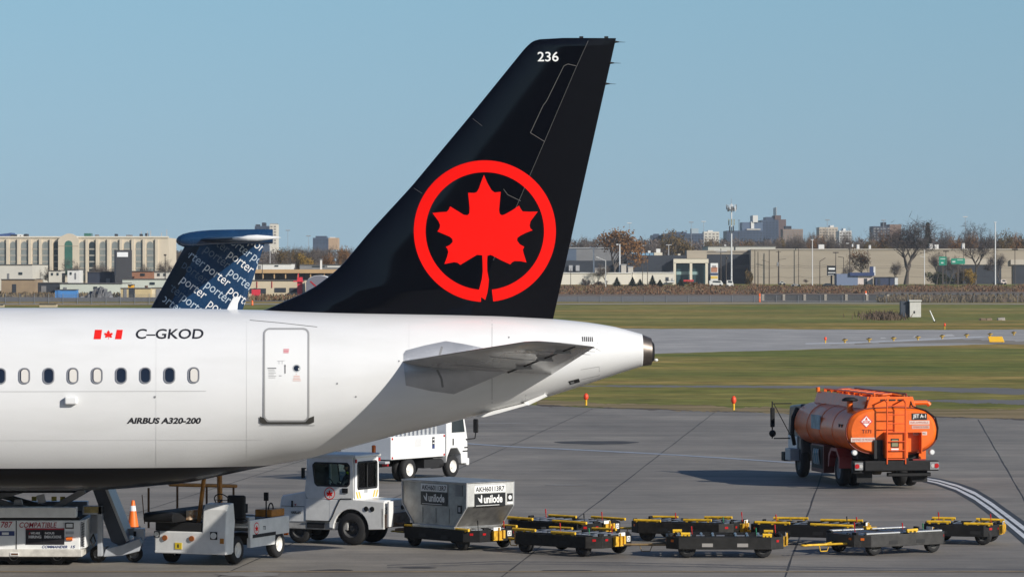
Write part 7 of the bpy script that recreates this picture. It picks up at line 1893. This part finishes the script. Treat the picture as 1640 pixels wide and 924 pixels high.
for i in range(12):
    a, b_ = 6.283 * i / 12, 6.283 * (i + 1) / 12
    for zz in (8, 11): q.cyl((6.5 * k * math.cos(a), 6.5 * k * math.sin(a), hh - zz * k), (6.5 * k * math.cos(b_), 6.5 * k * math.sin(b_), hh - zz * k), .12, n=5)
for i in range(6):
    a = 6.283 * i / 6; q.cyl((0, 0, hh - 12 * k), (6.5 * k * math.cos(a), 6.5 * k * math.sin(a), hh - 8 * k), .10, n=5)
q.build("antenna_platform", GREYCL, c)
for i in range(8):
    a = 6.283 * i / 8
    q = MB(); q.box((4.2 * k * math.cos(a), 4.2 * k * math.sin(a), hh - (30 + 11 * (i % 2)) * k), (1.6 * k, .35, 10 * k)); q.build("lower_antenna", SLATE if i % 2 else M("olive_antenna", (.30, .29, .20), .6), c)
q = MB(); q.cyl((0, 0, hh), (0, 0, hh + 8 * k), .06, n=5); q.build("lightning_rod", LAMPG, c)
pole("dark_mast", "dark slim mast just right of the cell tower on the skyline", "mast", 1183.5, 352, 400, .9, WOODP, 1500, [("crossarm", -1.5, 1, 1.5, 1, .8, WOODP)])
pole("dark_lamp_pole", "dark lamp pole before the hotel's right end, beside the blue tail", "lamp pole", 264.5, 408, 445, 1.5, WOODP, 885, [("lamp_head", -2, .5, 2, .5, 3, WOODP)])
pole("dark_lamp_pole", "dark lamp pole just right of the blue tail, above the cream building", "lamp pole", 420, 414, 445, 1.4, WOODP, 865, [("lamp_head", -2, .5, 2, .5, 3, WOODP)])
pole("white_light_pole", "pale slim pole right of the blue tail plane's tip", "light pole", 432.5, 392, 432, .9, LAMPW, 975, [("lamp_head", -2, .3, 2, .3, 1.2, LAMPW)])
t = thing("overhead_wires", "thin overhead wires strung on the poles before the tan warehouse", "wires", (0, 1125, 0), 0)
for y_ in (424.5, 427.5, 442.5):
    q = MB(); pts = []
    sup = [1163, 1214, 1247, 1279, 1321, 1361, 1452, 1560, 1680]
    for a_, b_ in zip(sup[:-1], sup[1:]):
        for i in range(9):
            f = i / 8; p = P(a_ + (b_ - a_) * f, y_ + 2.2 * (1 - (2 * f - 1) ** 2), 1125); pts.append((p.x, 0, p.z))
    q.tube(pts, .035, 4); q.build("wire", M("dark_cable", (.03, .03, .03), .7), t)
# signs
def board(name, label, cat, x0, x1, y0, y1, yb, Y, mats, lines, post=True):
    k = Y / F; c = P((x0 + x1) / 2, 0, Y); z0 = zt(Y); t = thing(name, label, cat, (c.x, Y, z0), 0)
    xx = lambda p: (p - (x0 + x1) / 2) * k
    zz = lambda p: H - (p - YH) * k - z0
    q = MB(); q.bx(xx(x0), xx(x1), 0, .4, zz(y1), zz(y0)); q.build("panel", mats[0], t)
    for a0, a1, b0, b1, m_ in lines:
        q = MB(); q.bx(xx(a0), xx(a1), -.08, -.002, zz(b1), zz(b0)); q.build("printed_block", m_, t)
    if post:
        q = MB(); q.bx(-.25, .25, .1, .35, -.2, zz(y1)); q.build("post", WOODP, t)
    return t
board("roadside_sign", "black roadside sign board with white lettering bands before the tan warehouse", "sign", 1324.5, 1338.8, 425.5, 441.5, 455, 1125, [M("sign_black", (.012, .012, .013))], [(1327, 1337, 429, 432, SIGNW), (1326, 1338, 436, 437.2, SIGNW), (1326, 1338, 439.6, 440.6, M("sign_dull_white", (.5, .5, .5), .5))])
board("advertising_board", "tall white advertising board with orange picture and yellow foot by the portal store", "sign", 1138, 1150, 421.5, 449, 455, 1140, [SIGNW], [(1139, 1149, 428, 436, M("poster_orange", (.45, .20, .12), .6)), (1141, 1147, 425, 429, M("poster_grey", (.35, .30, .30), .6)), (1138.2, 1149.8, 437, 441, M("poster_navy", (.05, .07, .14), .6)), (1138.5, 1149.5, 442, 446.5, M("poster_yellow", (.70, .48, .10), .6))])
GSIGN = M("road_sign_green", (.010, .25, .16), .5)
board("road_sign", "squarish green road sign half hidden by bare branches, left one", "road sign", 1504, 1516.5, 411, 425, 455, 1135, [GSIGN], [(1506, 1514, 414, 415.2, M("sign_soft_white", (.55, .62, .58), .5)), (1507, 1511, 420, 422, M("sign_soft_white", (.55, .62, .58)))])
board("road_sign", "wide green road sign before the dock fascia, right one", "road sign", 1523.5, 1545.5, 414, 423, 455, 1134, [GSIGN], [(1525, 1530, 418, 420.5, M("sign_soft_white", (.55, .62, .58))), (1533, 1542, 416, 417, M("sign_soft_white", (.55, .62, .58)))])
# small shop and vehicles on the road
b = Bld("corner_shop", "low blue and white shop with a navy roof sign before the tan warehouse", "shop", 1340, 1374, 438.5, 1120, 8, M("blue_grey_shop_wall", (.16, .20, .30), .7))
b.box("white_front", 1374, 1398, 442, 456, .2, 7, M("pinkish_white_wall", (.66, .56, .52), .7)); b.box("navy_roof_sign", 1361, 1400, 436.5, 442, -.6, 7.5, M("navy_sign", (.03, .05, .14), .5)); b.box("roof_pylon", 1393, 1399, 427, 437, 0, 1, M("navy_sign", (.03, .05, .14))); b.box("white_pylon_edge", 1399, 1402, 427, 441, 0, 1, WHITEB); b.box("dark_door", 1384, 1389, 446, 456, .1, .3, SLATE)
simple("dark_container_row", "dark navy low container block right of the blue-white shop", "container", 1402, 1438, 444, 1118, 5, M("navy_container", (.035, .045, .09), .6), [("door", 1406, 1410, 446, 455, SLATE), ("pale_end", 1433, 1438, 445, 456, LAMPW)])
def vehicle(label, x0, x1, yt, yb, mat, van=False):
    Y = G((x0 + x1) / 2, yb).y; k = Y / F; c = P((x0 + x1) / 2, 0, Y); L_ = (x1 - x0) * k; hh = (yb - yt) * k
    t = thing("parked_van" if van else "parked_car", label, "van" if van else "car", (c.x, Y, zt(Y)), 0)
    q = MB()
    if van: q.prism([(-L_ / 2, .35), (L_ / 2, .35), (L_ / 2, hh * .5), (L_ * .36, hh), (-L_ / 2, hh)], 'y', 0, 1.9)
    else: q.prism([(-L_ / 2, .35), (L_ / 2, .35), (L_ / 2, hh * .6), (L_ * .28, hh * .68), (L_ * .12, hh), (-L_ * .25, hh), (-L_ * .42, hh * .66), (-L_ / 2, hh * .6)], 'y', 0, 1.8)
    q.build("body", mat, t, bevel=.05)
    q = MB(); q.prism([(L_ * .05, hh * .64), (L_ * .34, hh * .62) if van else (L_ * .24, hh * .68), (L_ * .3, hh * .92) if van else (L_ * .1, hh * .95), (-L_ * .2, hh * .95), (-L_ * .3, hh * .68)], 'y', -.02, 1.82); q.build("side_windows", GLASSD, t)
    for s in (-.3, .3):
        q = MB(); q.cyl((s * L_, -.02, .34), (s * L_, 1.82, .34), .34, n=14); q.build("wheel", RUBBER, t)
vehicle("white van parked left of the cell tower's foot", 1136, 1158, 449.5, 458.5, WHITEB, True)
vehicle("white short van just right of the dark pole by the cell tower", 1163, 1174.5, 449, 460, WHITEB, True)
vehicle("small white car at the foot of the thickest wood pole", 1248, 1258, 450.5, 456.5, WHITEB)
vehicle("silver car passing left of the white light pole", 1267, 1283, 455, 459.5, LAMPW)
vehicle("dark car passing in front of the black sign board", 1318, 1336, 453.8, 459.5, SLATE)
vehicle("dark pickup-like car by the right dock pier", 1591, 1603, 449.5, 456, SLATE)
vehicle("white and red van beside the right dock pier", 1603, 1612, 448, 456, M("pinkish_white_wall", (.66, .56, .52)), True)
# road barriers and fences
def fence_run(name, label, cat, pts_px, hpx, npost, Y, panel, postm, gap=0.0, pw=.8):
    k = Y / F; x0, x1 = pts_px; c = P((x0 + x1) / 2, 0, Y); z0 = zt(Y); t = thing(name, label, cat, (c.x, Y, z0), 0)
    W_ = (x1 - x0) * k; hh = hpx * k
    q = MB(); q.bx(-W_ / 2, W_ / 2, -.05, .05, gap * hh, hh); q.build("panel", panel, t)
    for i in range(npost):
        x = -W_ / 2 + W_ * i / (npost - 1)
        q = MB(); q.bx(x - pw * k, x + pw * k, -.25, -.06, 0, hh * 1.06); q.build("post", postm, t)
    return t
fence_run("sound_barrier", "dark low road barrier panels with pale posts below the tan warehouse", "barrier", (1222, 1422), 9.5, 7, G(1320, 481.5).y, M("dark_barrier_panel", (.040, .044, .052), .7, var=.2, scale=.3), M("pale_concrete_post", (.34, .30, .25), .85), .05, 2.0)
fence_run("guard_rail", "steel guard rail on dark posts along the road at right", "guard rail", (1408, 1700), 6.5, 24, G(1550, 476).y, M("dark_rail_steel", (.10, .10, .10), .5), M("dark_rail_post", (.05, .045, .04), .8), .55, .8)
def mesh_mat():
    m = bpy.data.materials.new("chain_link_mesh"); m.use_nodes = True; t = m.node_tree
    tr = t.nodes.new("ShaderNodeBsdfTransparent"); mx = t.nodes.new("ShaderNodeMixShader"); mx.inputs[0].default_value = .13
    t.nodes["Principled BSDF"].inputs["Base Color"].default_value = (.15, .145, .14, 1); t.nodes["Principled BSDF"].inputs["Roughness"].default_value = .6
    t.links.new(tr.outputs[0], mx.inputs[1]); t.links.new(t.nodes["Principled BSDF"].outputs[0], mx.inputs[2]); t.links.new(mx.outputs[0], t.nodes["Material Output"].inputs[0]); return m
CHL = mesh_mat()
fence_run("chain_link_fence", "grey chain-link fence along the left side beyond the jet's roof", "fence", (-60, 262), 17, 15, G(100, 488).y, CHL, M("galvanised_post", (.22, .23, .25), .5, metal=.4), 0, .35)
fence_run("chain_link_fence", "chain-link fence on the right before road and brush", "fence", (892, 1700), 11, 24, G(1300, 484.5).y, CHL, M("galvanised_post", (.22, .23, .25)), 0, .3)
for x, yb, hpx, lb in ((1216.5, 484, 14, "orange traffic barrel left of the dark road barrier"), (1386.5, 476, 10, "orange and white traffic barrel by the guard rail's left end"), (404, 489, 8, "orange-red marker barrel low between the two tails")):
    c = G(x, yb); k = c.y / F; t = thing("traffic_barrel", lb, "traffic barrel", tuple(c), 0); r = 1.6 * k
    q = MB(); q.lathe([(0, 0), (r * 1.15, 0), (r * 1.1, .2), (r, .22), (r * .9, hpx * k), (0, hpx * k)], (0, 0, 0), 'z', 16); q.build("barrel", M("barrel_orange", (.80, .14, .03), .6), t)
    q = MB(); q.lathe([(r * .985, hpx * k * .45), (r * .97, hpx * k * .62)], (0, 0, 0), 'z', 16); q.build("white_band", SIGNW if x == 1386.5 else M("pale_orange_band", (.82, .30, .12), .6), t)

# ------------------------------------------------------------------ thin autumn haze over the whole airfield
q = MB(); q.bx(-1500, 1500, -60, 3000, -1.0, 62)
hz = q.build("haze", [], None)
hm = bpy.data.materials.new("thin_haze_air"); hm.use_nodes = True; ht_ = hm.node_tree
ht_.nodes.remove(ht_.nodes["Principled BSDF"])
pv = ht_.nodes.new("ShaderNodeVolumePrincipled"); pv.inputs["Density"].default_value = 0.00008; pv.inputs["Color"].default_value = (.86, .92, 1.0, 1); pv.inputs["Anisotropy"].default_value = 0.2
ht_.links.new(pv.outputs[0], ht_.nodes["Material Output"].inputs["Volume"])
hz.data.materials.append(hm); tag(hz, "thin pale haze over the whole airfield", "haze", kind='stuff')
